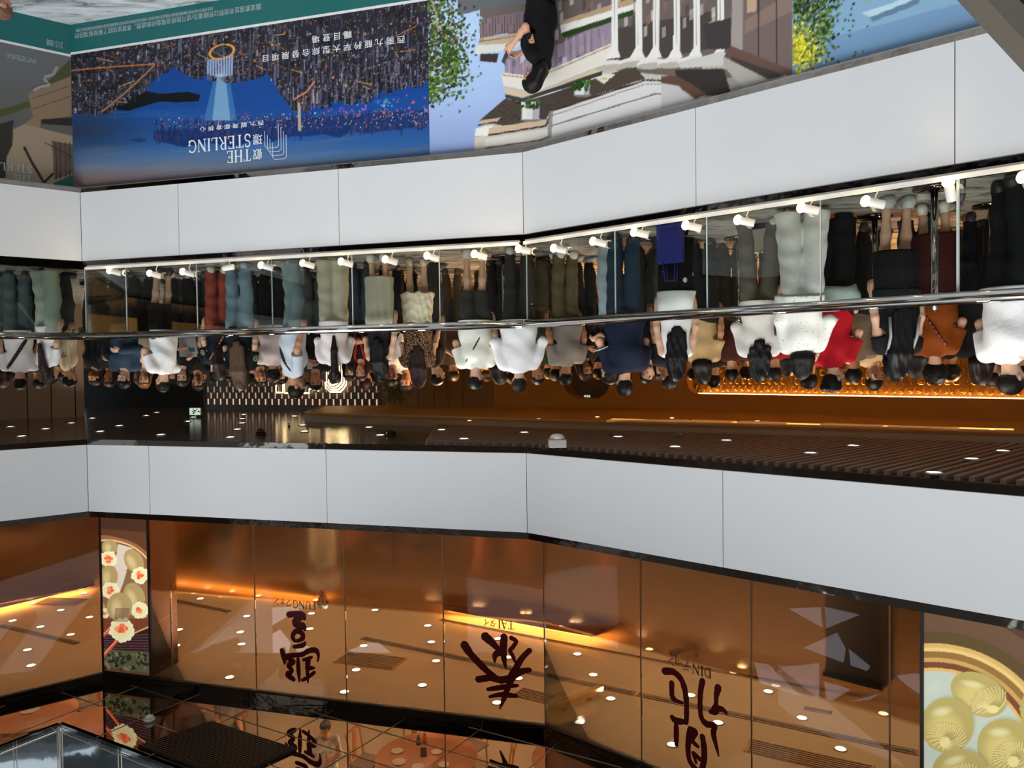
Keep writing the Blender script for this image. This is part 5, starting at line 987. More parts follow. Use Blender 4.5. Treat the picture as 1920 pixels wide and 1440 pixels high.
# ---------------------------------------------------------------- lit pictures on the upper floor
def sign_box(name, x0, x1, s, y, cv, lab, deep, strength, step, z0=None):
    a, i = hit(x1, y, s); b, _ = hit(x0, y, s); a, b = a[:2], b[:2]; e = (b - a) / np.linalg.norm(b - a); n = nrm(e); z0 = z0 or Z_UP + .06; z1 = Z_GLASS - .03; t = tag(empty(name, (*a, z0)), lab, 'lit sign')
    MB().strip(np.zeros(2) + n * .012, (b - a) + n * .012, 0, z1 - z0, deep).build('casing', mat('sign_casing', '5f3a1c', .45), t)
    fr = mat('sign_frame', '241710', .4); L = np.linalg.norm(b - a)
    for c, d in (((0, (z1 - z0) / 2), (.03, z1 - z0)), ((L, (z1 - z0) / 2), (.03, z1 - z0)), ((L / 2, 0), (L, .03)), ((L / 2, z1 - z0), (L, .03))): MB().box((*(e * c[0]), c[1]), (d[0], .03, d[1]), e).build('frame', fr, t)
    print_sheet('picture', a, b, z0, z1, cv, vcolmat(name + '_print', .3, strength, .3, 1.0), t, step); return t
cv = Canvas(180, 950, 290, 1270, 3, (92, 58, 38)); rg_ = random.Random(5)
cv.poly([(180, 950), (290, 950), (290, 1000), (180, 990)], (70, 44, 32)); cv.line(dense([(186, 1008, 0), (205, 1009, 0), (240, 1018, 0), (262, 1030, 0), (282, 1050, 0)])[:, :2], 9, (150, 98, 62)); cv.line(dense([(186, 1014, 0), (210, 1013, 0), (240, 1021, 0), (262, 1034, 0), (284, 1056, 0)])[:, :2], 3, (232, 186, 130))
cv.poly([(191, 1016), (212, 1015), (240, 1024), (262, 1037), (279, 1052), (279, 1178), (250, 1188), (191, 1170)], (140, 100, 68)); cv.poly([(222, 1020), (250, 1028), (232, 1090), (222, 1118), (214, 1060)], (214, 196, 180))
def siu(x, y, r, bx, by, br, bry, rot):
    cv.ell(bx, by, br, bry, (176, 150, 98), rot); cv.ell(bx - br * .25, by + bry * .1, br * .55, bry * .8, (214, 196, 140), rot, .8, .6)
    for i in range(7): q = -.9 + i * .3; cv.line([(bx + br * q, by + bry * .7), (x + r * .8 * q, y + 2)], 1.6, (110, 78, 48), .5)
    for i in range(15): a = i * .419 + rg_.uniform(-.1, .1); q = r * rg_.uniform(.85, 1.1); cv.ell(x + math.cos(a) * q * .8, y + math.sin(a) * q * .75, r * .32, r * .26, (238, 232, 186), a)
    cv.ell(x, y, r * .82, r * .76, (236, 222, 170))
    for i in range(12): a = rg_.uniform(0, 6.28); q = r * rg_.uniform(0, .42); cv.ell(x + math.cos(a) * q, y + math.sin(a) * q * .9, r * .24, r * .2, ((240, 120, 78), (250, 150, 104), (228, 98, 62))[i % 3])
for a in ((203, 1048, 15, 206, 1026, 15, 14, 0), (263, 1079, 15, 251, 1052, 17, 24, -.5), (207, 1107, 15, 204, 1082, 17, 22, .1), (262, 1144, 15, 252, 1118, 19, 26, -.4), (196, 1150, 9, 190, 1140, 8, 10, 0)): siu(*a)
cv.poly([(191, 1160), (279, 1160), (279, 1176), (252, 1187), (191, 1190)], (120, 64, 42)); cv.line([(191, 1187), (222, 1190), (252, 1187), (279, 1175)], 2.5, (226, 170, 120)); cv.poly([(191, 1189), (252, 1189), (279, 1178), (279, 1226), (191, 1218)], (52, 32, 34))
for i in range(7): cv.line([(191, 1192 + i * 4.6), (279, 1190 + i * 5.4)], 1.5, (112, 76, 84), .8)
cv.poly([(191, 1216), (279, 1224), (279, 1262), (191, 1250)], (84, 84, 58))
for i in range(60): cv.ell(rg_.uniform(191, 279), rg_.uniform(1224, 1256), rg_.uniform(2, 6), rg_.uniform(1.5, 4), ((46, 44, 34), (112, 112, 80), (40, 40, 34))[i % 3], rg_.uniform(0, 3))
for i in range(2): cv.line([(190, 1234 - i * 38), (224, 1196 - i * 38 + i * 2)], 6, (206, 82, 52)); cv.line([(190, 1232 - i * 38), (224, 1194 - i * 36)], 1.6, (250, 170, 130))
siu(228, 1181, 22, 224, 1138, 24, 27, 0); cv.poly([(216, 1140), (244, 1140), (240, 1166), (214, 1166)], (110, 72, 58), .45)
sign_box('picture_sign', 191, 280, .40, 1120, cv, 'tall lit picture of pork dumplings with coral filling on a narrow column', .55, .75, .006)
cv = Canvas(1700, 1130, 2080, 1560, 1.6, (84, 60, 46)); Cx, Cy = 1748, 1446
for r, c in ((300, (104, 78, 58)), (262, (92, 74, 44)), (240, (214, 176, 104)), (232, (232, 200, 128)), (225, (150, 112, 58)), (213, (206, 164, 92)), (205, (124, 72, 48)), (194, (226, 184, 104)), (188, (196, 206, 190))): cv.ell(Cx, Cy, r, r, c)
for i in range(70):
    a, q = rg_.uniform(0, 6.28), rg_.uniform(0, 180); cv.ell(Cx + q * math.cos(a), Cy + q * math.sin(a), rg_.uniform(8, 34), rg_.uniform(4, 14), ((214, 220, 200), (176, 194, 186), (228, 222, 190))[i % 3], -.4, .35, .8)
def bao(x, y, rx, ry, ang, fx, fy):
    cv.ell(x + 3, y - 4, rx * 1.06, ry * 1.06, (120, 112, 74), ang, .6, .3); cv.ell(x, y, rx, ry, (186, 170, 100), ang); cv.ell(x - rx * .1, y + ry * .2, rx * .86, ry * .8, (222, 202, 124), ang, .9, .5); cv.ell(x - rx * .2, y - ry * .5, rx * .5, ry * .22, (236, 228, 176), ang - .3, .8, .7)
    for i in range(26):
        a = i / 26 * 6.283 + ang; p0 = (fx, fy); p2 = (x + math.cos(a) * rx * .9, y + math.sin(a) * ry * .9); L = math.hypot(p2[0] - fx, p2[1] - fy); f = min(1, rx * .78 / max(L, 1)); p2 = (fx + (p2[0] - fx) * f, fy + (p2[1] - fy) * f); nx, ny = -(p2[1] - fy) * .16, (p2[0] - fx) * .16; p1 = ((fx + p2[0]) / 2 + nx, (fy + p2[1]) / 2 + ny)
        d_ = dense([(*p0, 0), (*p1, 0), (*p2, 0)])[:, :2]; cv.line(d_, 2.2, (160, 138, 74), .7); cv.line(d_ + 1.5, 1.7, (246, 230, 160), .8)
    cv.ell(fx, fy, rx * .2, ry * .2, (240, 222, 150))
for a in ((1835, 1302, 56, 38, .5, 1862, 1330), (1776, 1360, 50, 52, .1, 1772, 1392), (1884, 1398, 52, 50, .3, 1900, 1428), (1800, 1446, 52, 42, 0, 1810, 1470), (1960, 1330, 48, 46, .2, 1970, 1350)): bao(*a)
sign_box('picture_sign', 1729, 2040, .40, 1250, cv, 'large lit picture of pleated soup dumplings in a bamboo steamer', .5, .55, .0065)
# ---------------------------------------------------------------- hoardings on the lower floor
SH = .09; hp_ = off(SH, (9, 6)); HL = plane_hit(135, 200, hp_[1], eCB)[:2]; HC = hp_[1]; HD = hp_[0]; HA = HL + eBA * 3.2; ZT = Z_BOT - .09; HJ = plane_hit(803, 150, HC, eCB)[:2]
def Y_(p): return p[2]
zb = np.mean([plane_hit(135, 100, HL, eCB)[2], plane_hit(790, 2, HC, eCB)[2]])          # top of the teal foot band
struct('wall_hoarding', MB().strip(HD + nrm(eDC) * .03, HC + nrm(eDC) * .03, Z_LOW, ZT, .06), mat('hoarding_back', '6a6c6e', .7)); struct('wall_hoarding', MB().strip(HC + nrm(eCB) * .03, HL + nrm(eCB) * .03, Z_LOW, ZT, .06), mat('hoarding_back', '6a6c6e', .7)); struct('wall_hoarding', MB().strip(HL + nrm(eBA) * .03, HA + nrm(eBA) * .03, Z_LOW, ZT, .06), mat('hoarding_back', '6a6c6e', .7))
INK = vcolmat('hoarding_print', .35, 0, .25); teal = mat('teal_band', '0d6464', .4); whl = mat('white_line', 'dfe3e3', .4); ptxt = mat('poster_white_ink', 'e9edf0', .5); ptx2 = mat('poster_pale_ink', '9fb4b6', .5)
cv = Canvas(120, -200, 820, 370, 1.4, (20, 60, 120)); R_ = cv.rng
cv.grad([(370, (122, 96, 92)), (340, (124, 104, 102)), (315, (112, 120, 138)), (292, (76, 112, 156)), (268, (44, 94, 160)), (240, (34, 82, 152)), (200, (18, 74, 152)), (140, (16, 70, 148)), (60, (22, 40, 78)), (-200, (20, 24, 34))])
cv.ell(140, 245, 170, 62, (44, 54, 74), 0, .8, .9)
for i in range(60): cv.ell(R_.uniform(120, 820), R_.uniform(262, 350), R_.uniform(30, 110), R_.uniform(2, 9), ((150, 130, 130), (96, 132, 170), (60, 100, 150), (128, 112, 116))[i % 4], -.12, .22, .9)
cv.poly([(288, 262), (312, 268), (345, 276), (392, 268), (440, 276), (478, 262), (505, 268), (540, 256), (572, 256), (605, 252), (636, 258), (660, 246), (690, 250), (720, 246), (770, 240), (806, 232), (806, 205), (560, 222), (288, 246)], (16, 52, 112)); cv.poly([(240, 262), (262, 268), (276, 262), (262, 258)], (30, 62, 110)); cv.poly([(400, 304), (440, 306), (452, 302), (420, 300)], (96, 106, 128), .7)
far = lambda x, y: 223 - (x - 290) * .045 < y < 262 - (x - 290) * .05
for i in range(900):
    x, y = R_.uniform(288, 806), R_.uniform(196, 262)
    if far(x, y): w, h = R_.uniform(1.5, 4), R_.uniform(4, 16); cv.poly([(x, y), (x + w, y), (x + w, y + h), (x, y + h)], ((34, 44, 92), (50, 56, 110), (26, 40, 84), (70, 66, 110))[i % 4], .75)
cv.speck(650, (288, 198, 806, 240), ((250, 190, 120), (240, 150, 90), (255, 230, 190), (190, 120, 200)), (.4, 1.0), .85, far); cv.speck(60, (590, 178, 806, 215), ((230, 80, 160), (250, 120, 90), (120, 130, 255), (120, 240, 220)), (1.2, 2.6), .7)
for a, c in (((615, 200, 8, 14), (220, 60, 120)), ((640, 202, 8, 10), (150, 80, 220)), ((708, 188, 9, 8), (60, 130, 240)), ((724, 188, 6, 9), (40, 190, 190)), ((461, 214, 3, 12), (220, 40, 60))): cv.ell(*a, c, 0, .6, .9)
for i in range(14): cv.line([(R_.uniform(135, 330), R_.uniform(206, 224)), (R_.uniform(335, 470), R_.uniform(200, 222))], .8, (70, 120, 190), .3)
cv.poly([(560, 216), (806, 168), (806, 150), (640, 176), (560, 190)], (14, 66, 150))
cv.poly([(404, 134), (428, 134), (444, 226), (382, 226)], (90, 150, 196), .5); cv.poly([(408, 134), (422, 134), (432, 226), (398, 226)], (170, 205, 225), .55)
top = lambda x: 118 if x < 330 else (146 if x < 500 else (182 if x < 590 else 196 if x < 680 else 172 - (x - 680) * .12))
edge_ = lambda x: np.interp(x, [130, 200, 260, 300, 330, 360, 430, 470, 500, 540, 560, 620, 680, 740, 806], [212, 214, 178, 140, 124, 138, 148, 140, 132, 196, 204, 190, 186, 160, 150])
cv.poly([(x, edge_(x)) for x in range(126, 812, 6)] + [(812, -200), (126, -200)], (34, 34, 46)); cv.poly([(200, 205), (240, 208), (300, 190), (330, 192), (372, 190), (376, 178), (352, 172), (300, 176), (262, 168), (236, 176), (216, 192)], (10, 16, 20)); cv.poly([(135, 128), (300, 120), (260, 170), (190, 212), (135, 214)], (36, 38, 46), .8)
PAL = ((44, 46, 60), (58, 58, 74), (30, 30, 40), (74, 74, 92), (52, 46, 50), (96, 96, 112), (40, 42, 60))
for i in range(5200):
    x = R_.uniform(128, 808); y = edge_(x) - abs(R_.normal(0, 1)) * 90 - 2; tall = R_.uniform(2.5, 8) if i % 6 else R_.uniform(10, 28); w = R_.uniform(1.5, 4.5)
    if x < 330 and R_.random() < .6: tall *= .35; w *= 1.4
    y2 = min(y + tall, edge_(x) + (i * 7 % 11))
    c = np.array(PAL[R_.integers(7)]) * R_.uniform(.55, 1.35); cv.poly([(x, y), (x + w, y), (x + w, y2), (x, y2)], tuple(np.clip(c, 0, 255)), .95)
    if i % 3 == 0: cv.line([(x + w * .75, y), (x + w * .75, y2)], .8, tuple(np.clip(c * 2.0 + 20, 0, 255)), .7)
land = lambda x, y: y < edge_(x) - 2
for i in range(70): xe = R_.uniform(130, 806); cv.ell(xe, edge_(xe) - 22 - R_.uniform(0, 150), R_.uniform(10, 40), R_.uniform(5, 16), ((14, 14, 22), (20, 18, 24), (60, 50, 46))[i % 3], R_.uniform(-.5, .3), .55, .8) if True else None
for i in range(150):
    x = R_.uniform(330, 800); y = edge_(x) - abs(R_.normal(0, 1)) * 60; w = R_.uniform(5, 10); h = R_.uniform(18, 46); y2 = min(y + h, edge_(x) + 9); k = R_.uniform(.7, 1.2)
    cv.poly([(x, y), (x + w, y), (x + w, y2), (x, y2)], (30 * k, 30 * k, 42 * k)); cv.poly([(x, y), (x + w * .4, y), (x + w * .4, y2), (x, y2)], (78 * k, 78 * k, 100 * k)); cv.speck(int(h / 3), (x, y, x + w, y2), ((236, 200, 140), (180, 180, 210)), (.35, .7), .8)
for i in range(34):
    x = R_.uniform(150, 780); y = edge_(x) - R_.uniform(6, 120); l = R_.uniform(14, 50); cv.line([(x, y), (x + l, y - l * R_.uniform(-.5, .6))], R_.uniform(.7, 1.6), ((214, 130, 60), (160, 92, 50), (240, 180, 100))[i % 3], .8)
cv.speck(2600, (130, -60, 806, 205), ((230, 150, 80), (200, 120, 60), (250, 220, 170), (160, 160, 190), (120, 84, 60)), (.4, 1.1), .8, land); cv.speck(120, (130, -60, 806, 195), ((250, 170, 70), (255, 200, 110), (190, 90, 50)), (1.0, 2.4), .7, land)
cv.line([(190, 210), (230, 178), (276, 136), (290, 122)], 5, (96, 76, 64)); cv.line([(190, 210), (230, 178), (276, 136), (290, 122)], 1.2, (226, 150, 84)); cv.line([(135, 132), (200, 126), (290, 120)], 2.4, (196, 116, 50)); cv.line([(552, 186), (575, 172), (590, 152)], 3, (210, 130, 80)); cv.poly([(558, 192), (563, 192), (565, 246), (559, 246)], (196, 180, 150), .9)
for x in range(388, 436, 5): h = 96 + (x * 7) % 18; cv.poly([(x, h), (x + 4, h), (x + 4, 146 - abs(x - 412) * .3), (x, 146 - abs(x - 412) * .3)], (112, 132, 176)); cv.line([(x + 2, h), (x + 2, 142)], 1, (206, 222, 240), .8)
cv.ell(412, 142, 16, 6, (220, 232, 245), 0, .6, .9); cv.ell(416, 97, 23, 13, (232, 158, 70), -.25, 1, 0, .10)
t = tag(empty('hoarding_poster', (*HJ, Z_LOW)), 'wide hoarding print of a harbour city at dusk above a teal foot band', 'poster'); t1 = t
print_sheet('printed_sheet', HJ, HL, zb + .012, ZT, cv, INK, t, .0105); MB().strip(HJ - HJ, HL - HJ, 0, zb - Z_LOW - .012, .02).build('foot_band', teal, t); MB().strip(HJ - HJ - nrm(eCB) * .003, HL - HJ - nrm(eCB) * .003, zb - Z_LOW - .02, zb - Z_LOW + .012, .02).build('white_line', whl, t)
def pt(x, y, o=HC, e=eCB, d=-.004): g = plane_hit(x, y, o - -nrm(e) * d, e); return g
roman('roman_lettering', 'THE', pt(470, 279), eCB, .155, ptxt, t); roman('roman_lettering', 'STERLING', pt(470, 251), eCB, .165, ptxt, t)
text_on('chinese_lettering', '叡', pt(492, 280), eCB, .15, ptxt, t); text_on('chinese_lettering', '璟', pt(492, 252), eCB, .15, ptxt, t); text_on('chinese_lettering', '西 九 龍 灣 都 會 核 心', pt(495, 226), eCB, .068, ptxt, t, sx=1.45)
mbl = MB()
for i, (w0, w1, z0, z1) in enumerate(((0, .10, .20, .0), (.016, .13, .16, -.03), (.032, .16, .14, -.06), (.05, .19, .12, -.06))):
    g = pt(537 - i * 2, 297 - i * 3); E = np.array([*eCB, 0]); U_ = np.array([0, 0, 1.0]); o_ = np.array(g); pts = [o_ + U_ * -.30, o_ + U_ * -.02, o_ + E * .03, o_ + E * .17, o_ + E * .20 - U_ * .03, o_ + E * .20 - U_ * .22]; pts = [p + E * i * .022 - U_ * i * .03 for p in pts]; ribbon(mbl, pts, [.003] * 6, t.location, (eCB[1], -eCB[0], 0))
mbl.build('logo_lines', ptxt, t)
def fit(name, body, a, b, h, parent, m, o=HC, e=eCB):
    """a line of lettering stretched from photo point a to photo point b along the wall"""
    p, q = pt(*a, o, e), pt(*b, o, e); ob = text_on(name, body, p, e, h, m, parent); xs_ = [float(np.dot(np.array(v.co[:2]) - (p[:2] - np.array(parent.location[:2])), e)) for v in ob.data.vertices]; k = np.linalg.norm(q[:2] - p[:2]) / max(xs_)
    for v, x in zip(ob.data.vertices, xs_): d = x * (k - 1); v.co.x += e[0] * d; v.co.y += e[1] * d
    return ob
sp = lambda s: ' '.join(s)
fit('chinese_lettering', sp('西南九龍矜罕大型綜合發展項目'), (760, 67), (493, 112), .10, t, ptxt); fit('chinese_lettering', sp('矚目登場'), (660, 58), (585, 71), .10, t, ptxt)
fit('chinese_lettering', '圖或素描並非按照比例繪畫及/或可能經過電腦修飾處理。準買家如欲了解發展項目的', (490, 7), (141, 71), .085, t, ptx2); fit('small_print', '本廣告宣傳資料內載列的相片圖像繪圖或素描顯示純屬畫家對有關發展項目之想像' * 2, (400, 13), (143, 58), .05, t, ptx2)
# terrace print to the other side of the joint, turning the corner
cv = Canvas(780, -260, 2160, 380, 1.3, (150, 175, 215)); cv.grad([(380, (112, 132, 176)), (280, (132, 152, 198)), (180, (160, 184, 226)), (60, (176, 204, 238)), (-260, (150, 170, 200))]); R_ = cv.rng
def q3(pts, c, al=1.0): cv.poly([(800 + x / 4, y / 4) for x, y in pts], c, al)
def l3(pts, w, c, al=1.0): cv.line([(800 + x / 4, y / 4) for x, y in pts], w, c, al)
cv.poly([(886, 300), (905, 228), (948, 184), (945, 100), (1490, -60), (1490, 260)], (188, 184, 176)); cv.poly([(1290, 140), (1380, 110), (1490, 130), (1400, 190), (1300, 180)], (150, 146, 140)); cv.poly([(900, -260), (1500, -260), (1500, 130), (1330, 150), (1040, 120), (900, 30)], (104, 92, 88)); cv.poly([(1120, 60), (1340, 20), (1340, 90), (1130, 130)], (70, 62, 60)); cv.poly([(1140, -40), (1340, -90), (1340, -60), (1140, -10)], (190, 176, 160))
for i in range(70):
    x, y = R_.uniform(1040, 1345), R_.uniform(-60, 60); cv.poly([(x, y), (x + 7, y - 3), (x + 7, y + 16), (x, y + 19)], ((176, 168, 164), (72, 62, 66), (206, 198, 186), (130, 104, 88))[i % 4], .7)
q3([(230, 120), (450, 60), (760, 20), (760, -900), (230, -900)], (96, 100, 104)); q3([(395, 145), (760, 80), (760, 215), (400, 290)], (128, 110, 116))
for i in range(16): x = 400 + i * 23; l3([(x, 140 - i * 3), (x + 3, 286 - i * 4)], 1.2, (70, 60, 64))
q3([(390, 290), (750, 238), (750, 275), (580, 330), (390, 340)], (188, 166, 140)); l3([(390, 312), (750, 258)], 1.6, (110, 88, 70)); q3([(365, 360), (390, 338), (580, 328), (750, 300), (750, 330), (560, 380), (370, 405)], (212, 212, 206)); q3([(400, 405), (540, 400), (525, 468), (400, 460)], (58, 46, 46))
q3([(580, 400), (1000, 330), (1400, 120), (1400, 320), (1010, 490), (800, 575), (585, 548)], (146, 130, 146))
for i in range(30): x = 590 + i * 27; l3([(x, 400 - i * 7), (x + 2, 560 - max(0, i - 8) * 9)], 1.0, ((84, 76, 92), (190, 184, 196))[i % 2], .8)
for i in range(20): x = R_.uniform(600, 1380); y = 330 + (1400 - x) * .15 + R_.uniform(-60, 60); q3([(x, y), (x + 30, y - 8), (x + 30, y + 40), (x, y + 50)], ((210, 206, 214), (90, 82, 104), (170, 150, 160))[i % 3], .6)
q3([(1000, 190), (1550, 30), (1550, 75), (1010, 245)], (222, 220, 212)); q3([(1010, 250), (1550, 70), (1550, 110), (1030, 285)], (40, 66, 30)); q3([(1000, 160), (1550, -20), (1550, 30), (1000, 190)], (176, 150, 122))
for i in range(40): x = 1050 + i * 12; l3([(x, 225 - i * 4), (x + 4, 195 - i * 4)], 1.2, (236, 234, 226))
q3([(560, 560), (585, 545), (800, 575), (1010, 485), (1400, 318), (1420, 345), (1330, 480), (1010, 610), (800, 692), (575, 640)], (222, 216, 206)); l3([(570, 562), (800, 590), (1010, 505), (1400, 335)], 2.6, (172, 148, 118)); q3([(578, 662), (800, 700), (1010, 622), (1330, 490), (1320, 540), (730, 728), (590, 700)], (206, 188, 158)); q3([(590, 705), (720, 735), (1320, 530), (1310, 575), (720, 768), (592, 736)], (58, 60, 58)); l3([(592, 738), (720, 768), (1310, 570)], .9, (230, 230, 224))
q3([(590, 738), (720, 770), (1310, 575), (1560, 500), (1640, 590), (930, 830), (890, 905), (615, 952), (395, 905)], (72, 62, 54))
for i in range(9): l3([(590 - i * 22, 745 + i * 18), (960 - i * 8, 790 + i * 14)], .7, (44, 38, 34)); l3([(480 + i * 60, 830 - i * 8), (620 + i * 50, 950 - i * 22)], .7, (44, 38, 34))
q3([(1270, 590), (1330, 552), (1420, 556), (1330, 630)], (214, 214, 190)); l3([(1300, 590), (1400, 592)], .8, (90, 80, 60)); q3([(395, 905), (560, 880), (520, 920), (400, 935)], (186, 164, 140)); q3([(370, 960), (500, 940), (455, 1020), (360, 1020)], (222, 220, 214)); l3([(385, 940), (520, 915)], 2.5, (60, 46, 40)); q3([(470, 960), (890, 895), (890, 940), (460, 1010)], (196, 172, 146)); l3([(460, 1015), (895, 945), (930, 850)], 3.2, (52, 38, 34)); q3([(440, 1040), (900, 965), (930, 1000), (880, 1040), (430, 1110)], (208, 204, 196)); q3([(360, 1030), (440, 1020), (430, 1115), (355, 1115)], (200, 190, 172)); l3([(430, 1112), (860, 1050), (920, 1020)], 2.2, (80, 72, 66))
q3([(930, 830), (1640, 588), (1800, 600), (1930, 680), (2100, 900), (900, 1180), (920, 1030)], (206, 206, 204)); l3([(930, 835), (1640, 600), (1800, 606), (1925, 690)], 3.6, (60, 44, 38)); l3([(930, 870), (1640, 630), (1790, 632)], 1.8, (150, 128, 112)); l3([(930, 945), (1720, 702), (1830, 715), (1930, 770)], 2.4, (96, 92, 92)); q3([(915, 850), (950, 820), (935, 1030), (905, 1040)], (128, 122, 118), .8)
def pot(x0, y0, w, h): cv.ell(800 + (x0 + w / 2) / 4, (y0 + h) / 4, w * .56 / 4, 5, (120, 116, 110)); q3([(x0, y0), (x0 + w, y0 - 10), (x0 + w * .95, y0 + h), (x0 + w * .04, y0 + h)], (214, 214, 210)); q3([(x0 + w * .6, y0 - 8), (x0 + w, y0 - 10), (x0 + w * .95, y0 + h), (x0 + w * .6, y0 + h)], (168, 170, 174)); [cv.ell(800 + (x0 + R_.uniform(-20, w)) / 4, (y0 + R_.uniform(-30, h * .5)) / 4, 4, 3, ((44, 74, 30), (70, 104, 44), (30, 50, 24))[k % 3], R_.uniform(0, 3)) for k in range(26)]
pot(710, 770, 140, 125); pot(1105, 640, 120, 70)
for x in (1395, 1575, 1705, 1860, 2010, 2190): w = 40; q3([(x, -900), (x + w, -900), (x + w, 380), (x + w + 20, 430), (x - 60, 445), (x - 10, 360)], (226, 224, 218)); l3([(x + w * .3, -900), (x + w * .3, 340)], 1.0, (150, 146, 142)); cv.ell(800 + (x - 10) / 4, 112 + (x % 40) * .3, 30, 10, (218, 216, 208), -.08); cv.ell(800 + (x - 14) / 4, 116 + (x % 40) * .3, 29, 6, (176, 172, 160), -.08)
def q4(pts, c, al=1.0): cv.poly([(1240 + x / 2.8235, y / 2.8235) for x, y in pts], c, al)
q4([(70, 370), (330, 362), (372, 505), (235, 505), (80, 400)], (50, 44, 42)); q4([(0, 405), (75, 400), (150, 440), (245, 500), (180, 525), (90, 460), (0, 440)], (92, 66, 54)); q4([(0, 440), (90, 455), (170, 530), (0, 580)], (188, 188, 186)); q4([(220, 130), (385, 90), (375, 260), (240, 260)], (60, 54, 54)); q4([(90, 330), (330, 270), (350, 345), (100, 362)], (196, 194, 188))
q4([(385, -400), (430, -400), (432, 275), (368, 240)], (156, 146, 142)); q4([(430, -400), (695, -400), (695, 372), (432, 275)], (112, 96, 92)); q4([(440, 110), (690, -40), (690, 60), (440, 180)], (148, 122, 108), .6); q4([(450, -100), (520, -120), (500, 60), (455, 70)], (230, 196, 150), .6)
for x in (515, 610): cv.line([(1240 + x / 2.8235, -140), (1240 + x / 2.8235, (270 + (x - 432) * .37) / 2.8235)], 2.6, (46, 40, 40))
q4([(368, 242), (695, 372), (695, 392), (665, 400), (330, 300)], (98, 76, 66)); q4([(372, 300), (660, 400), (560, 420), (372, 330)], (64, 54, 50)); q4([(330, 300), (560, 418), (440, 460), (390, 420), (330, 350)], (168, 164, 156))
cv.poly([(1486, -260), (2160, -260), (2160, 200), (1486, 240)], (128, 166, 194)); cv.poly([(1486, 90), (1860, -10), (2160, -60), (2160, 200), (1486, 240)], (112, 148, 182)); q4([(1100, 90), (1370, -20), (1365, 20), (1120, 115)], (96, 122, 146)); q4([(1060, 70), (1380, -40), (1360, -10), (1110, 90)], (178, 206, 220))
def leaves(n, f, cols, r=(1.6, 4.2)):
    k = 0
    while k < n:
        x, y = f(); k += 1; cv.ell(x, y, R_.uniform(*r), R_.uniform(*r) * .7, tuple(np.clip(np.array(cols[R_.integers(len(cols))]) * R_.uniform(.6, 1.3), 0, 255)), R_.uniform(0, 3))
GR = ((58, 84, 36), (82, 112, 50), (36, 54, 26), (112, 138, 66)); leaves(900, lambda: (800 + abs(R_.normal(0, 1)) * 30, R_.uniform(-60, 120) + abs(R_.normal(0, 30))), GR + ((70, 52, 50), (60, 48, 44))); leaves(500, lambda: (806 + abs(R_.normal(0, 1)) * 24 + 24, R_.normal(110, 34)), GR); leaves(180, lambda: (803 + abs(R_.normal(0, 14)), R_.normal(165, 14)), GR); leaves(24, lambda: (R_.normal(860, 12), R_.normal(70, 12)), ((190, 50, 100),), (1, 2)); cv.line([(806, -10), (816, 20), (822, 60)], 2.4, (170, 146, 110))
leaves(1100, lambda: (1488 + abs(R_.normal(0, 1)) * 46, R_.normal(-10, 46)), GR + ((40, 46, 44), (30, 40, 30))); leaves(420, lambda: (1488 + abs(R_.normal(14, 22)), R_.normal(92, 22)), ((196, 190, 44), (222, 212, 60), (140, 142, 34))); leaves(160, lambda: (1540 + R_.normal(0, 16), R_.normal(60, 22)), GR)
t = tag(empty('hoarding_poster', (*HC, Z_LOW)), 'hoarding print of a white terraced building with trumpet columns, under pale blue sky', 'poster'); HD2 = HC - eDC * 7.5
print_sheet('printed_sheet', HC, HJ - eCB * .004, Z_LOW, ZT, cv, INK, t, .0115, 1.2); print_sheet('printed_sheet', HD2, HC, Z_LOW, ZT, cv, INK, t, .0115, 1.2)
# dim print round the corner
cv = Canvas(-260, 0, 150, 380, 1.6, (62, 66, 70)); q1 = lambda pts, c, al=1.0: cv.poly([(x / 4, y / 4) for x, y in pts], c, al); l1 = lambda pts, w, c, al=1.0: cv.line([(x / 4, y / 4) for x, y in pts], w, c, al)
cv.grad([(380, (84, 78, 68)), (220, (92, 92, 90)), (110, (104, 106, 108))]); q1([(-900, 1100), (210, 760), (530, 440), (530, 580), (230, 800), (-900, 1200)], (74, 78, 46)); q1([(210, 700), (532, 570), (532, 870), (300, 900), (305, 990), (180, 930), (250, 880), (225, 780)], (136, 114, 90)); q1([(310, 895), (542, 880), (542, 945), (310, 930)], (44, 36, 33)); q1([(-900, 1200), (40, 1000), (180, 930), (542, 1020), (542, 1310), (400, 1400), (100, 1400), (-900, 1500)], (150, 134, 112)); q1([(390, 1055), (542, 1085), (542, 1300), (405, 1350)], (92, 76, 64))
for x in (420, 450, 490, 520): l1([(x, 1065), (x + 4, 1340)], 1.6, (48, 40, 36))
l1([(335, 1070), (400, 1100), (542, 1180)], 1.6, (44, 38, 34)); l1([(180, 1100), (235, 1210), (330, 1370), (400, 1300)], 5, (34, 30, 28)); q1([(0, 930), (100, 900), (95, 1080), (50, 1180), (40, 1340), (-300, 1400), (-300, 1000)], (46, 44, 38)); q1([(400, 1372), (545, 1310), (545, 1440), (420, 1440)], (12, 92, 88)); l1([(250, 680), (300, 650), (370, 640), (330, 590)], 5, (150, 156, 160)); l1([(330, 580), (400, 560), (430, 500)], 6, (140, 146, 150))
for y in (600, 680, 760): l1([(240, y + 60), (532, y - 40)], 1.4, (86, 70, 54))
t = tag(empty('hoarding_poster', (*HL, Z_LOW)), 'dim hoarding print round the corner, beige houses over a teal band with a phone number', 'poster'); zb2 = plane_hit(128, 104, HL, eBA)[2]
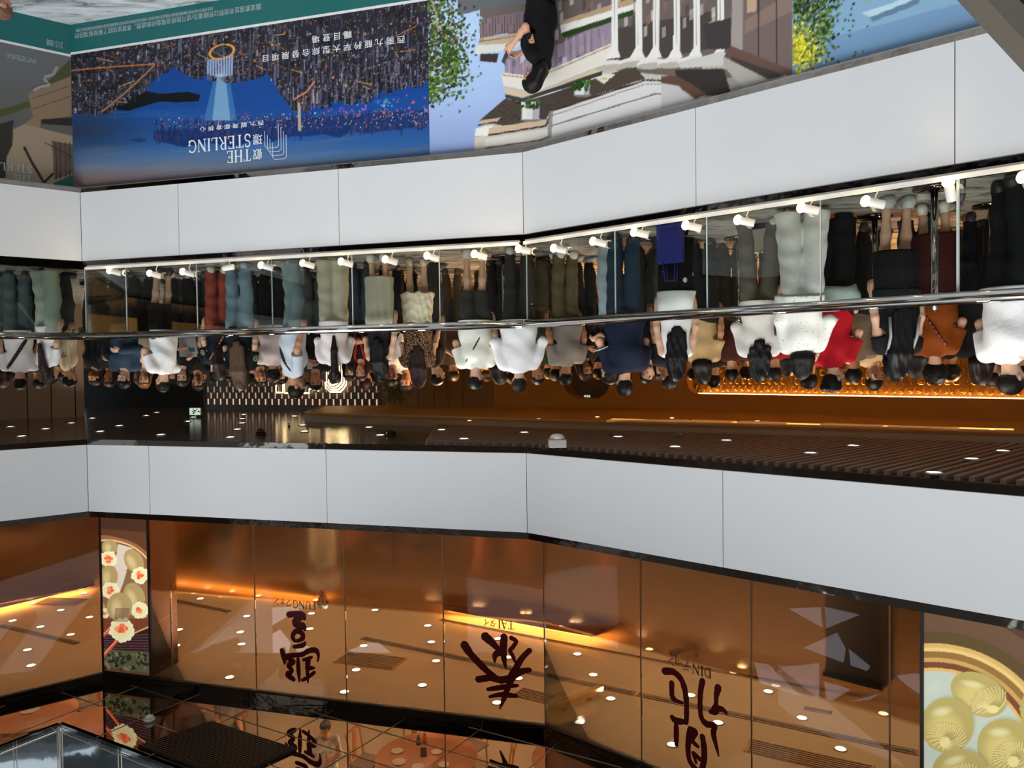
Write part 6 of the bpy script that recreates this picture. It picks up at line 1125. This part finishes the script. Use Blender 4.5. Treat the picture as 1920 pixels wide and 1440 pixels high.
print_sheet('printed_sheet', HL, HA, zb2 + .012, ZT, cv, INK, t, .0105); MB().strip(HL - HL, HA - HL, 0, zb2 - Z_LOW - .012, .02).build('foot_band', teal, t); MB().strip(HL - HL - nrm(eBA) * .003, HA - HL - nrm(eBA) * .003, zb2 - Z_LOW - .02, zb2 - Z_LOW + .012, .02).build('white_line', whl, t)
fit('phone_number', '2115 0888', (118, 80), (88, 99), .12, t, ptx2, HL, eBA); fit('web_address', 'WWW.THESTERLING.HK', (68, 110), (14, 146), .10, t, ptx2, HL, eBA); roman('roman_lettering', 'THE', pt(60, 330, HL, eBA), eBA, .10, ptx2, t); roman('roman_lettering', 'STERLING', pt(60, 312, HL, eBA), eBA, .10, ptx2, t)
# the two people on the lower floor
g = flat(1016, 170, Z_LOW + 1.83); person((g[0], g[1], Z_LOW), -66, 1.84, 'woman in black on the lower floor, head bent over her phone by the terrace hoarding', Pose(1, 6, -14, 36, arms=('phone', 'phone')), ('tee', '0d0d0f', None, .035), ('long', '0e0e10'), ('bob', '0c0b0b'), 'd3a083', ('plain', '1a1a1a'))
wom = PEOPLE[-1]
g = flat(6, 38, Z_LOW + 1.66); person((g[0], g[1], Z_LOW), 172, 1.66, 'person in glasses on the lower floor, only the head showing at the marble floor edge', Pose(0, 0, 5, 6), ('tee', '3a3a3e'), ('straight', '2a2c34'), ('crop', '6b4a3a'), 'c08a72', glasses=1)
# ================================================================ fittings behind the crowd
LP = np.linalg.norm(PW1 - PW0); nP = -nrm(ePW) if np.dot(nrm(ePW), PW0) > 0 else nrm(ePW)
rr_ = random.Random(4)
for r in range(9):
    mb = MB(); z = 2.29 - r * .145; k = 0; u = .05 + (.09 if r % 2 else 0)
    while u < LP - .1:
        if rr_.random() < (1 if r < 3 else .8): mb.box((*(PW0 + ePW * u + nP * .006), z - .075), (.030, .012, .135), ePW)
        u += .183
    struct('wall_screen_slots', mb, emis('slot_glow_%d' % r, 'ffd0ac', (.78, .5, .34, .34, .3, .3, .3, .26, .26)[r]))
lg = emis('logo_glow', 'ffdca0', 7.0); lk = mat('logo_metal', '1d1712', .4)
t = tag(empty('wall_logo', (*(PW0 + ePW * (LP * .40)), 2.0)), 'glowing logo of nested rounded outlines on the slotted screen wall', 'illuminated logo')
def wp(x, y, d=.06): g = plane_hit(x, y, PW0 + nP * d, ePW); return Vector(g) - t.location
for i in range(4):
    o = i * 4.2; pts = [(650 - o, 640), (650 - o, 720 - o * .6), (645 - o, 728 - o * .8), (638 - o, 735 - o), (618 + o * .2, 735 - o), (611 + o * .5, 728 - o * .8)] + ([(611 + o * .4, 690)] if i % 2 else [(610 + o * .4, 716)])
    MB().tube([wp(*p) for p in pts], .017, 6).build('light_line', lg, t); MB().tube([wp(p[0] + 1, p[1] + 2, .09) for p in pts], .009, 6).build('metal_line', lk, t)
for pts in ([(518, 735), (518, 722)], [(518, 736), (531, 736), (531, 700)], [(534, 700), (534, 737), (580, 737), (580, 726)], [(597, 734), (597, 728), (582, 729)]): MB().tube([wp(*p) for p in pts], .017, 6).build('light_line', lg, t); MB().tube([wp(p[0] + 1, p[1] + 2, .09) for p in pts], .009, 6).build('metal_line', lk, t)
# leafy tree in front of the screen wall's end
q = plane_hit(738, 740, np.array([2.6, 15.5]), np.array([1.0, 0])); t = tag(empty('indoor_tree', (q[0], q[1], 0)), 'dark leafy indoor tree between the slotted screen wall and the brown panels', 'tree'); mb = MB(); r2 = random.Random(9)
MB().tube([(0, 0, 0), (.03, .02, .8), (-.02, 0, 1.5), (.02, .03, 2.05)], [.05, .04, .03, .01], 8).build('trunk', mat('bark', '3a2a1c', .8), t, True)
for k in range(900):
    a, b, c = r2.gauss(0, .16), r2.gauss(0, .13), r2.gauss(1.82, .19)
    if c > 2.2 or abs(a) > .4 or abs(b) > .34: continue
    d = Vector((r2.gauss(0, 1), r2.gauss(0, 1), r2.gauss(-.3, 1))).normalized(); s_ = d.orthogonal().normalized() * .016; p0 = Vector((a, b, c)); mb.add([p0, p0 + d * .03 + s_, p0 + d * .07, p0 + d * .03 - s_], [(0, 1, 2, 3)])
lf = mat('tree_leaf', '6f7424', .5, var=.4, vscale=3); mb.build('foliage', lf, t); 
# planter under the tree
struct('trim_planter', MB().prism([(q[0] - .3, q[1] - .3), (q[0] + .3, q[1] - .3), (q[0] + .3, q[1] + .3), (q[0] - .3, q[1] + .3)], 0, .35), mat('planter', '2a221c', .5))
# metal ornaments in front of the gold screen
gm = mat('gold_wire', 'd8a24a', .25, 1.0); mb = MB(); eG = (GP1 - GP0) / np.linalg.norm(GP1 - GP0); LG = np.linalg.norm(GP1 - GP0); nG = -nrm(eG)
u = .25; r3 = random.Random(12)
while u < LG - .15:
    for k in range(6):
        z = zg - .10 - k * .135; w, h = r3.choice(((.034, .052), (.022, .05), (.045, .045))); c = GP0 + eG * (u + (.0 if k % 2 else .05)) + nG * .05
        if k == 0: mb.box((*c, zg - .05), (.006, .006, .09), eG)
        pts = [(-w, -h * .5), (-w * .5, -h), (w * .5, -h), (w, -h * .5), (w, h * .5), (w * .5, h), (-w * .5, h), (-w, h * .5), (-w, -h * .5)]
        mb.tube([(*(c + eG * a), z + b) for a, b in pts], .007, 4, False)
        if r3.random() < .6: mb.tube([(*(c + eG * a * .5), z + b * .5) for a, b in pts], .005, 4, False)
    u += .115
struct('wall_gold_ornament', mb, gm)
# strip of glinting gold panels on the tan ceiling recess
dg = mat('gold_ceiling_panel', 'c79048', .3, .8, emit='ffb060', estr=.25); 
for k, (x0, x1) in enumerate(((1140, 1290), (1300, 1380), (1390, 1480), (1545, 1660), (1670, 1800))):
    a, b = flat(x0, np.interp(x0, [1140, 1300, 1600, 1800], [787.5, 788, 796, 803]), 2.255)[:2], flat(x1, np.interp(x1, [1140, 1300, 1600, 1800], [787.5, 788, 796, 803]), 2.255)[:2]
    struct('ceiling_gold_panel', MB().strip(a, b, 2.245, 2.268, .22), dg)
q0 = flat(1150, 785, 2.26)[:2]; q1 = flat(1900, 804, 2.26)[:2]; struct('trim_cove_light', MB().strip(q0, q1, 2.258, 2.266, .10), emis('cove_amber', 'ffa850', 2.2))
# lamps washing the tan walls from the recess (small warm spots in the recess ceiling)
for k, (x, y) in enumerate(((880, 789), (1010, 786), (1120, 782), (1260, 784), (1420, 790), (1580, 796), (1740, 802), (1860, 807))):
    g = flat(x, y, 2.262); t = tag(empty('recess_light', tuple(g)), 'tiny warm lamp in the tan ceiling recess, washing the wall below it', 'ceiling light', 'lamps in the tan ceiling recess'); MB().lathe([(.03, 0), (.03, -.01)], n=12).build('lens', emis('recess_lens', 'ffc07a', 2), t); spot('lamp', (0, 0, -.02), 250, 'ffbc78', t, 2.6, .04)
# dark shop opening: dim lit panel with a black fitting
g = plane_hit(338, 748, PW0 + np.array([-.6, 2.0]), np.array([1.0, .1])); t = tag(empty('shop_panel', tuple(g)), 'dim grey lit panel inside the dark shop opening', 'display panel'); MB().box((0, 0, 0), (1.05, .04, .46)).build('panel', mat('dim_panel', '26292c', .5), t); MB().box((-.05, -.03, .06), (.1, .03, .16)).build('fitting', black, t); MB().box((-.11, -.03, .08), (.012, .02, .18)).build('light_strip', emis('cold_strip', 'cfe6f4', 1.5), t)
# ================================================================ restaurant floor, seen in the mirrored ceiling
g = flat(605, 1141, Z_UP + 1.63); person((2.95, 11.75, Z_UP), 168, 1.63, 'waitress in a cream uniform standing behind the storefront glass, black hair tied back', Pose(1, 2, 20, 22, arms=('fold', 'fold')), ('roll', 'd8d2c0'), ('wide', 'cfcab8'), ('bun', BK), SK)
g = flat(425, 1094, Z_UP + 1.62); person((g[0], g[1], Z_UP), 20, 1.62, 'diner whose dark head shows above the frosted storefront glass beside the sign column', Pose(0, 0, 0, 10), ('tee', '3b3632'), ('straight', '2a2a2c'), ('short', BK), SK, lo=True)
g = flat(306, 1090, Z_UP + 1.55); person((g[0], g[1] - .4, Z_UP), 60, 1.6, 'person in brown half hidden behind the dumpling sign column in the restaurant', Pose(0, 0, 0, 25), ('tee', '5a3c22'), ('straight', '2a2a2c'), ('short', BK), SK2, lo=True)
wood = mat('table_wood', '5e3c28', .3, var=.1, vscale=3); cwood = mat('chair_wood', '6a3c1e', .4); seatm = mat('chair_seat', '3a2a20', .6)
def vt(x, y, zt=.75): return flat(x, y, 2 * Z_MIR - (Z_UP + zt))[:2]
CH0 = []
def chair(x, y, rz, lab):
    t = tag(empty('dining_chair', (x, y, Z_UP), rz), lab, 'chair', 'restaurant chairs')
    if not CH0:
        L = [MB().tube([(a, b, 0), (a * .94, b * .94, .44)], [.016, .02], 8) for a in (-.2, .2) for b in (-.19, .19)]
        S = MB().box((0, 0, .445), (.44, .42, .03)); Bk = MB(); 
        for k in (-.19, .19): Bk.tube([(k, -.19, .46), (k, -.23, .7), (k * .98, -.27, .92)], .017, 8)
        Bk.tube([(-.22, -.26, .91), (-.1, -.30, .93), (.1, -.30, .93), (.22, -.26, .91)], .02, 8)
        Sp = MB().box((0, -.245, .69), (.10, .014, .46)); CH0.append([q_.build(n, m, None).data for q_, n, m in [(l, 'leg', cwood) for l in L] + [(S, 'seat', seatm), (Bk, 'back_frame', cwood), (Sp, 'splat', cwood)]])
        for o in [o for o in COL.objects if o.data in CH0[0]]: bpy.data.objects.remove(o)
    for me in CH0[0]: o = bpy.data.objects.new(me.name.split('.')[0], me); COL.objects.link(o); o.parent = t
def table(c, r, lab): 
    t = tag(empty('dining_table', (*c, Z_UP)), lab, 'table', None); MB().lathe([(r, .72), (r + .01, .735), (r, .755)], n=40).build('table_top', wood, t, True); MB().lathe([(.28, 0), (.26, .04), (.07, .08), (.07, .7), (.2, .72)], n=24).build('pedestal', cwood, t, True); return t
def plate(c, dx, dy, r, lab, g='plates on the restaurant tables'): t = tag(empty('plate', (c[0] + dx, c[1] + dy, Z_UP + .756)), lab, 'plate', g); MB().lathe([(r * .5, 0), (r, .018), (r * .97, .02), (r * .5, .006)], n=24).build('dish', mat('china', 'e6dfd0', .3), t, True)
def bottle(c, dx, dy, col, lab): t = tag(empty('sauce_bottle', (c[0] + dx, c[1] + dy, Z_UP + .756)), lab, 'bottle'); MB().lathe([(.035, 0), (.035, .09), (.018, .12), (.018, .14)], n=14).build('body', mat('glass_' + col, col, .15), t, True); MB().lathe([(.02, .14), (.02, .165)], n=12).build('cap', mat('black_metal', '151311', .5), t, True)
TB = [(vt(800, 1418), .82, 'round brown dining table with plates, reflected below the brushed characters'), (vt(60, 1338), .75, 'brown dining table reflected near the blue void mirror'), (vt(180, 1352), .62, 'small brown table reflected beside the dumpling sign'), (vt(1085, 1420), .75, 'brown dining table reflected at the bend of the storefront'), (vt(345, 1322), .55, 'brown dining table reflected between the sign column and the louvred panel')]
REST_PEOPLE = True
CHP = []
for k, (c, r, lab) in enumerate(TB):
    table(c, r, lab); n = (7, 5, 3, 6, 5)[k]
    for i in range(n):
        a = 2 * math.pi * (i + .3 * k) / n + .4; hx, hy_ = c[0] + math.cos(a) * (r + .33), c[1] + math.sin(a) * (r + .33)
        if any(math.hypot(hx - q_[0][0], hy_ - q_[0][1]) < q_[1] + .3 for q_ in TB) or any(math.hypot(hx - q_[0], hy_ - q_[1]) < .62 for q_ in CHP) or math.hypot(hx - 2.95, hy_ - 11.75) < .6 or math.hypot(hx - PEOPLE[-1][0].location.x, hy_ - PEOPLE[-1][0].location.y) < .6: continue
        CHP.append((hx, hy_)); chair(hx, hy_, a + math.pi / 2, 'wooden splat-back chair drawn up to the ' + ('round table with plates', 'table near the blue void', 'small table beside the dumpling sign', 'table at the storefront bend', 'table behind the sign column')[k] + ' in the mirror')
c = TB[0][0]
for dx, dy, r in ((.1, -.35, .1), (.42, -.2, .11), (-.3, -.3, .09), (.5, .15, .1), (-.15, .1, .09)): plate(c, dx, dy, r, 'white plate on the round restaurant table reflected overhead')
plate(TB[1][0], .1, .1, .16, 'white plates alone on the table reflected near the void', None)
bottle(c, .18, .38, '1a1614', 'dark sauce bottle on the round restaurant table'); bottle(c, .08, .42, '5a2414', 'red-brown sauce bottle beside the dark one')
for dx, dy, lab in ((.05, .0, 'black menu stand on the round restaurant table'),): t = tag(empty('menu_stand', (c[0] + dx, c[1] + dy, Z_UP + .756)), lab, 'menu'); MB().box((0, 0, .07), (.1, .012, .14)).build('card', black, t); MB().box((0, 0, .006), (.1, .06, .012)).build('foot', black, t)
# black cabinet close behind the frosted glass
a, i = hit(1652, 1290, .62); b, _ = hit(1548, 1270, .62); e = eDC; L = np.linalg.norm((b - a)[:2]); zt = (a[2] + b[2]) / 2; t = tag(empty('tall_cabinet', (*a[:2], Z_UP)), 'tall black striped cabinet close behind the frosted glass', 'cabinet')
MB().strip(np.zeros(2), e * L, 0, zt - Z_UP, .4).build('body', mat('cabinet_brown', '6a4a30', .5), t)
for f in (.08, .42, .78): MB().strip(e * L * f - nrm(e) * .012, e * L * (f + .17) - nrm(e) * .012, .9, zt - Z_UP - .05, .02).build('door', mat('cabinet_black', '15171a', .3), t)
MB().strip(-e * .02 - nrm(e) * .02, e * (L + .02) - nrm(e) * .02, zt - Z_UP - .05, zt - Z_UP, .44).build('top_panel', mat('cabinet_steel', '3a4046', .35), t)
# ================================================================ escalator flank close to the camera
yE = 2.7
def pe(x, y): g = plane_hit(x, y, np.array([0, yE]), np.array([1.0, 0])); return np.array(g)
t = tag(empty('escalator', tuple(pe(1850, 60))), 'brushed steel escalator flank crossing the corner beside the lower hoarding', 'escalator'); o = np.array(t.location)
def bar(nm, p0, p1, q0, q1, d, m):
    a0, a1, b0, b1 = pe(*p0), pe(*p1), pe(*q0), pe(*q1); k = 2.0; A0, A1 = a0 - (a1 - a0) * k, a1 + (a1 - a0) * k; B0, B1 = b0 - (a1 - a0) * k, b1 + (a1 - a0) * k
    mb = MB(); vs = [p - o for p in (A0, A1, B1, B0)]; mb.add(vs + [v + np.array([0, -d, 0]) for v in vs], [(0, 1, 2, 3), (7, 6, 5, 4), (0, 4, 5, 1), (1, 5, 6, 2), (2, 6, 7, 3), (3, 7, 4, 0)]); mb.build(nm, m, t)
bs = mat('brushed_steel', '8d8880', .38, .7, bump=.05, bscale=80, stretch=(1, 1, 20))
bar('steel_cladding', (1794, 0), (1920, 136), (1852, 0), (1978, 136), .10, bs); bar('handrail_gap', (1852, 0), (1978, 136), (1898, 0), (2024, 136), .05, mat('black_rubber', '1c1c1a', .6)); bar('glass_balustrade', (1898, 0), (2024, 136), (1990, 0), (2116, 136), .02, mat('green_glass', '6f8a88', .15))
# ================================================================ what people carry and wear
def wpos(q_, p): t_, P, s_ = q_[:3]; c_, n_ = math.cos(t_.rotation_euler.z), math.sin(t_.rotation_euler.z); p = np.array(p) * s_; return np.array([t_.location.x + p[0] * c_ - p[1] * n_, t_.location.y + p[0] * n_ + p[1] * c_, t_.location.z + p[2]])
def hand(q_, g, f=.11): P = q_[1]; d = P.wr[g] - P.el[g]; return P.wr[g] + d / np.linalg.norm(d) * f
def phone(q_, g, lab, col='1a1c20'):
    P = q_[1]; p = hand(q_, g) + np.array([-g * .02, .02, .035]); t = tag(empty('phone', tuple(wpos(q_, p)), q_[0].rotation_euler.z), lab, 'phone'); t.rotation_euler.x = -.5; MB().box((0, 0, 0), (.072, .009, .15)).build('case', mat('phone_' + col, col, .3), t, bevel=.004); MB().box((0, -.006, 0), (.064, .002, .138)).build('screen', mat('phone_screen', '10141c', .1, emit='5a6a80', estr=.25), t); return t
phone(FOLK[235], -1, 'phone held low by the man in the denim jacket'); phone(FOLK[592], -1, 'phone held up by the man in the black t-shirt', 'c8ccd0'); phone(FOLK[785], 1, 'phone in the hand of the woman in leopard print'); phone(FOLK[452], 1, 'phone held beside the long streaked hair', 'a8aab0'); phone(wom, 1, 'grey phone in the hands of the woman in black on the lower floor', '5a646a'); phone(FOLK[1893], 1, 'black phone tucked at the belt of the man in the white t-shirt and glasses'); phone(FOLK[712 if 712 in FOLK else 714], 1, 'black phone in front of the woman with the long cream skirt')
def crossbag(q_, side, col, lab, pouch=1, w=.016):
    P = q_[1]; T = P.T; t = tag(empty('crossbody_bag', tuple(q_[0].location), q_[0].rotation_euler.z), lab, 'bag'); t.scale = q_[0].scale; m = mat('strap_' + col, col, .55); fat = P.fat; pts = []
    for a in np.linspace(0, 2 * math.pi, 40):
        u = math.cos(a); v = math.sin(a); x = side * (.015 + .150 * u); z = 1.17 + .262 * u; pts.append(T((x, v * (.155 - .045 * max(u, 0) ** 2) * fat, z)))
    mb = MB()
    for i in range(len(pts) - 1): 
        a, b = pts[i], pts[i + 1]; d = b - a; r_ = np.array([a[0] + b[0], a[1] + b[1], 0]); mb.box((a + b) / 2, (np.linalg.norm(d) * 1.15, .008, w * 2), d, up=np.cross(d, [r_[0], r_[1], .001]) if False else (0, 0, 1) if abs(d[2]) < np.linalg.norm(d) * .8 else (1, 0, 0)) if False else mb.tube([a, b], w * .8, 6)
    mb.build('strap', m, t, True)
    if pouch: p = T((-side * .17, .07, .88)); MB().box(tuple(p), (.06, .16, .14)).build('pouch', m, t, bevel=.02)
    return t
crossbag(FOLK[552], -1, '1a1a1c', 'black studded cross strap on the light blue grey t-shirt', 1, .022); crossbag(FOLK[412], 1, '9a6a4a', 'tan cross strap over the navy t-shirt'); crossbag(FOLK[893], 1, '2a2a2a', 'black cross strap over the cream t-shirt', 1, .012); crossbag(FOLK[1562], 1, 'cfb8a0', 'cream cross strap over the red t-shirt', 1, .02); crossbag(FOLK[736], -1, '1c1a1a', 'dark sash strap over the white t-shirt with glasses', 0, .03); crossbag(FOLK[38], 1, '161616', 'black strap over the white t-shirt by the panelled wall', 1, .03); crossbag(FOLK[1752], -1, '6a2a14', 'brown leather strap over the orange top', 0, .014)
def backstraps(q_, col, lab):
    P = q_[1]; T = P.T; t = tag(empty('backpack_straps', tuple(q_[0].location), q_[0].rotation_euler.z), lab, 'bag'); t.scale = q_[0].scale
    for g in (1, -1): MB().tube([T((g * .10, .10, 1.28)), T((g * .105, .05, 1.44)), T((g * .11, -.06, 1.45)), T((g * .12, -.145, 1.30)), T((g * .135, -.16, 1.12))], .014, 8).build('strap', mat('strap_' + col, col, .5), t, True)
    MB().box(tuple(T((0, .19, 1.18))), (.24, .10, .32)).build('pack', mat('pack_black', '17171a', .6), t, bevel=.04)
backstraps(FOLK[1680], '8d8c8a', 'grey zipped straps of a small pack worn in front under the glossy black hair')
def tote(x, y, s, w, h, col, lab, band=None, rz=0.0, z=0.0, hgt=.18):
    q_, i = hit(x, y, s); e = (eDC, eCB, eBA)[i]; t = tag(empty('tote_bag', (q_[0], q_[1], z), math.atan2(e[1], e[0]) + rz), lab, 'bag'); m = mat('tote_' + col, col, .7, bump=.2, bscale=20); mb = MB(); k = .06
    vs = [(-w / 2, -k, 0), (w / 2, -k, 0), (w / 2, k, 0), (-w / 2, k, 0), (-w * .54, -k * .5, h), (w * .54, -k * .5, h), (w * .54, k * .5, h), (-w * .54, k * .5, h)]; mb.add(vs, [(3, 2, 1, 0), (4, 5, 6, 7), (0, 1, 5, 4), (1, 2, 6, 5), (2, 3, 7, 6), (3, 0, 4, 7)]); mb.build('body', m, t, bevel=.01)
    for d in (-1, 1): MB().tube([(-w * .25, d * k * .5, h * .97), (-w * .2, d * k * .4, h + hgt), (w * .2, d * k * .4, h + hgt), (w * .25, d * k * .5, h * .97)], .007, 6).build('handle', mat('tote_' + (band or col), band or col, .7), t, True)
    if band: MB().box((0, 0, .03), (w * 1.03, k * 2.1, .06)).build('base_band', mat('tote_' + band, band, .7), t); MB().box((-w * .2, -k * .85, h * .5), (.03, .01, h * .9)).build('stripe', mat('tote_' + band, band, .7), t)
    return t
tote(1257, 455, .17, .27, .42, '23277e', 'bright blue bag standing against the glass beside the flowered skirt'); tote(1440, 432, .95, .30, .30, 'b9b39e', 'cream canvas tote with navy base standing between the taupe and white trousers', '1c2238')
def carry(q_, p, w, h, col, lab, pat=None, name='shopping_bag', cat='bag'):
    t = tag(empty(name, tuple(wpos(q_, p)), q_[0].rotation_euler.z), lab, cat); MB().box((0, 0, 0), (w, .05, h)).build('body', fabric(col, pat) if pat else mat('carry_' + col, col, .6), t, bevel=.008)
    for d in (-1, 1): MB().tube([(-w * .25, d * .02, h / 2), (-w * .2, d * .02, h / 2 + .12), (w * .2, d * .02, h / 2 + .12), (w * .25, d * .02, h / 2)], .005, 6).build('handle', mat('carry_' + col, col, .6) if not pat else mat('carry_d8d4cc', 'd8d4cc', .6), t, True)
    return t
t = carry(FOLK[736], (-.27, .02, .70), .20, .28, 'd8d4cc', 'white carrier bag with a colourful print between the cream skirt and the frilled skirt'); mb = MB(); MB().box((0, -.027, .02), (.17, .004, .17)).build('printed_panel', fabric('5a7a3a', 'plaid'), t)
carry(FOLK[1424], (-.30, -.06, 1.12), .30, .22, '3a2c22', 'brown leather handbag on the shoulder of the woman in the white blouse', None, 'handbag')
t = tag(empty('folder', tuple(wpos(FOLK[342], (.06, .24, 1.12))), FOLK[342][0].rotation_euler.z), 'white printed folder held by the woman behind the man in the white t-shirt', 'folder'); t.rotation_euler.x = -.3; MB().box((0, 0, 0), (.24, .012, .31)).build('cover', mat('folder_white', 'b9bcc0', .5), t); MB().box((.05, .008, .05), (.08, .004, .06)).build('print', mat('folder_print', '4a6a70', .5), t)
S = Sdf(.012); S.cap((-.2, 0, .0), (.24, .02, .02), .10, .13, .05, .6); S.cap((.2, -.03, -.02), (.33, -.06, .10), .06, .03, .05, .6); S.cap((-.2, .02, .02), (-.25, .03, -.10), .06, .03, .05); S.post.append(folds(.012, 4, 20)); me = S.mesh('cloth'); q_ = FOLK[1562]
t = tag(empty('tied_jacket', tuple(wpos(q_, (0, -.17, .80))), math.atan2(eDC[1], eDC[0])), 'pale mint jacket bunched at the hips of the woman in red', 'jacket'); link('cloth', me, fabric('a4b4ae'), t)
def patch(q_, g, ring_, core, emblem):
    P = q_[1]; T = P.sh[g] + (P.el[g] - P.sh[g]) * .42; d = P.el[g] - P.sh[g]; d = d / np.linalg.norm(d); n = np.array([g * .8, -.6, 0]); n -= d * (n @ d); n /= np.linalg.norm(n); o = T + n * .064
    MB().lathe([(.042, 0), (.042, .006), (.03, .007)], c=tuple(o), axis=tuple(n), n=20).build('sleeve_patch', mat('patch_' + ring_, ring_, .6), q_[3]); MB().lathe([(.030, .004), (.030, .0085)], c=tuple(o), axis=tuple(n), n=20).build('patch_centre', mat('patch_' + core, core, .6), q_[3])
    b = np.cross(n, d); mb = MB()
    for s0, s1 in (((-.02, 0), (.02, 0)), ((0, -.02), (0, .02)), ((-.012, -.012), (.012, .012))): mb.tube([o + n * .009 + d * s0[0] + b * s0[1], o + n * .009 + d * s1[0] + b * s1[1]], .003, 5)
    mb.build('patch_emblem', mat('patch_' + emblem, emblem, .6), q_[3])
patch(FOLK[412], 1, '7f9a5a', '23301f', '8fae6a'); patch(FOLK[452], -1, '7f9a5a', '23301f', '8fae6a'); patch(FOLK[1147], 1, 'a03030', 'd8d4d0', '2a2a3a')
q_ = wom; P = q_[1]; g = 1; o = P.sh[g] + (P.el[g] - P.sh[g]) * .45; cu = bpy.data.curves.new('b', 'FONT'); cu.body = 'B'; cu.size = .105; cu.align_x = 'CENTER'; cu.extrude = .003; cu.offset = .006; ob = bpy.data.objects.new('b', cu); COL.objects.link(ob); bpy.context.view_layer.update(); me = bpy.data.meshes.new_from_object(ob.evaluated_get(bpy.context.evaluated_depsgraph_get())); bpy.data.objects.remove(ob); me.materials.clear()
d = -(P.el[g] - P.sh[g]); d /= np.linalg.norm(d); n = np.array([1.0, -.55, 0]); n -= d * (n @ d); n /= np.linalg.norm(n); r = np.cross(d, n); p = o + n * .108 - d * .03; me.transform(Matrix(((r[0], d[0], n[0], p[0]), (r[1], d[1], n[1], p[1]), (r[2], d[2], n[2], p[2]), (0, 0, 0, 1)))); link('sleeve_letter', me, mat('patch_gold', 'b08a5a', .6), q_[3])
q_ = FOLK[1172]; P = q_[1]
for k, (r, z, c) in enumerate(((.070, 1.440, '1c2240'), (.074, 1.428, 'd6d4d0'), (.066, 1.452, '8a2030'))): MB().tube([P.T((r * math.cos(a), r * math.sin(a) * .9 + .005, z - .012 * math.sin(a))) for a in np.linspace(0, 2 * math.pi, 22)], .008 if k else .012, 6).build('collar', mat('collar_' + c, c, .8), q_[3], True)
for g in (1, -1):
    a = P.sh[g] + (P.el[g] - P.sh[g]) * .70; d = P.el[g] - P.sh[g]; d /= np.linalg.norm(d); u = np.cross(d, [0, 1, 0]); u /= np.linalg.norm(u); v = np.cross(d, u); MB().tube([a + (u * math.cos(k) + v * math.sin(k)) * .076 for k in np.linspace(0, 2 * math.pi, 20)], .006, 6).build('sleeve_trim', mat('collar_d6d4d0', 'd6d4d0', .8), q_[3], True)
q_ = FOLK[678]; P = q_[1]; MB().tube([P.T((-.06, .04, 1.43)), P.T((-.07, .11, 1.36)), P.T((-.04, .135, 1.2)), P.T((-.06, .14, 1.0))], [.016, .02, .022, .014], 8).build('scarf', fabric('a02a1c'), q_[0], True); MB().tube([P.T((.06, .04, 1.43)), P.T((.07, .11, 1.36)), P.T((.03, .14, 1.2)), P.T((.05, .14, 1.04))], [.016, .02, .022, .014], 8).build('scarf', fabric('a02a1c'), q_[0], True)
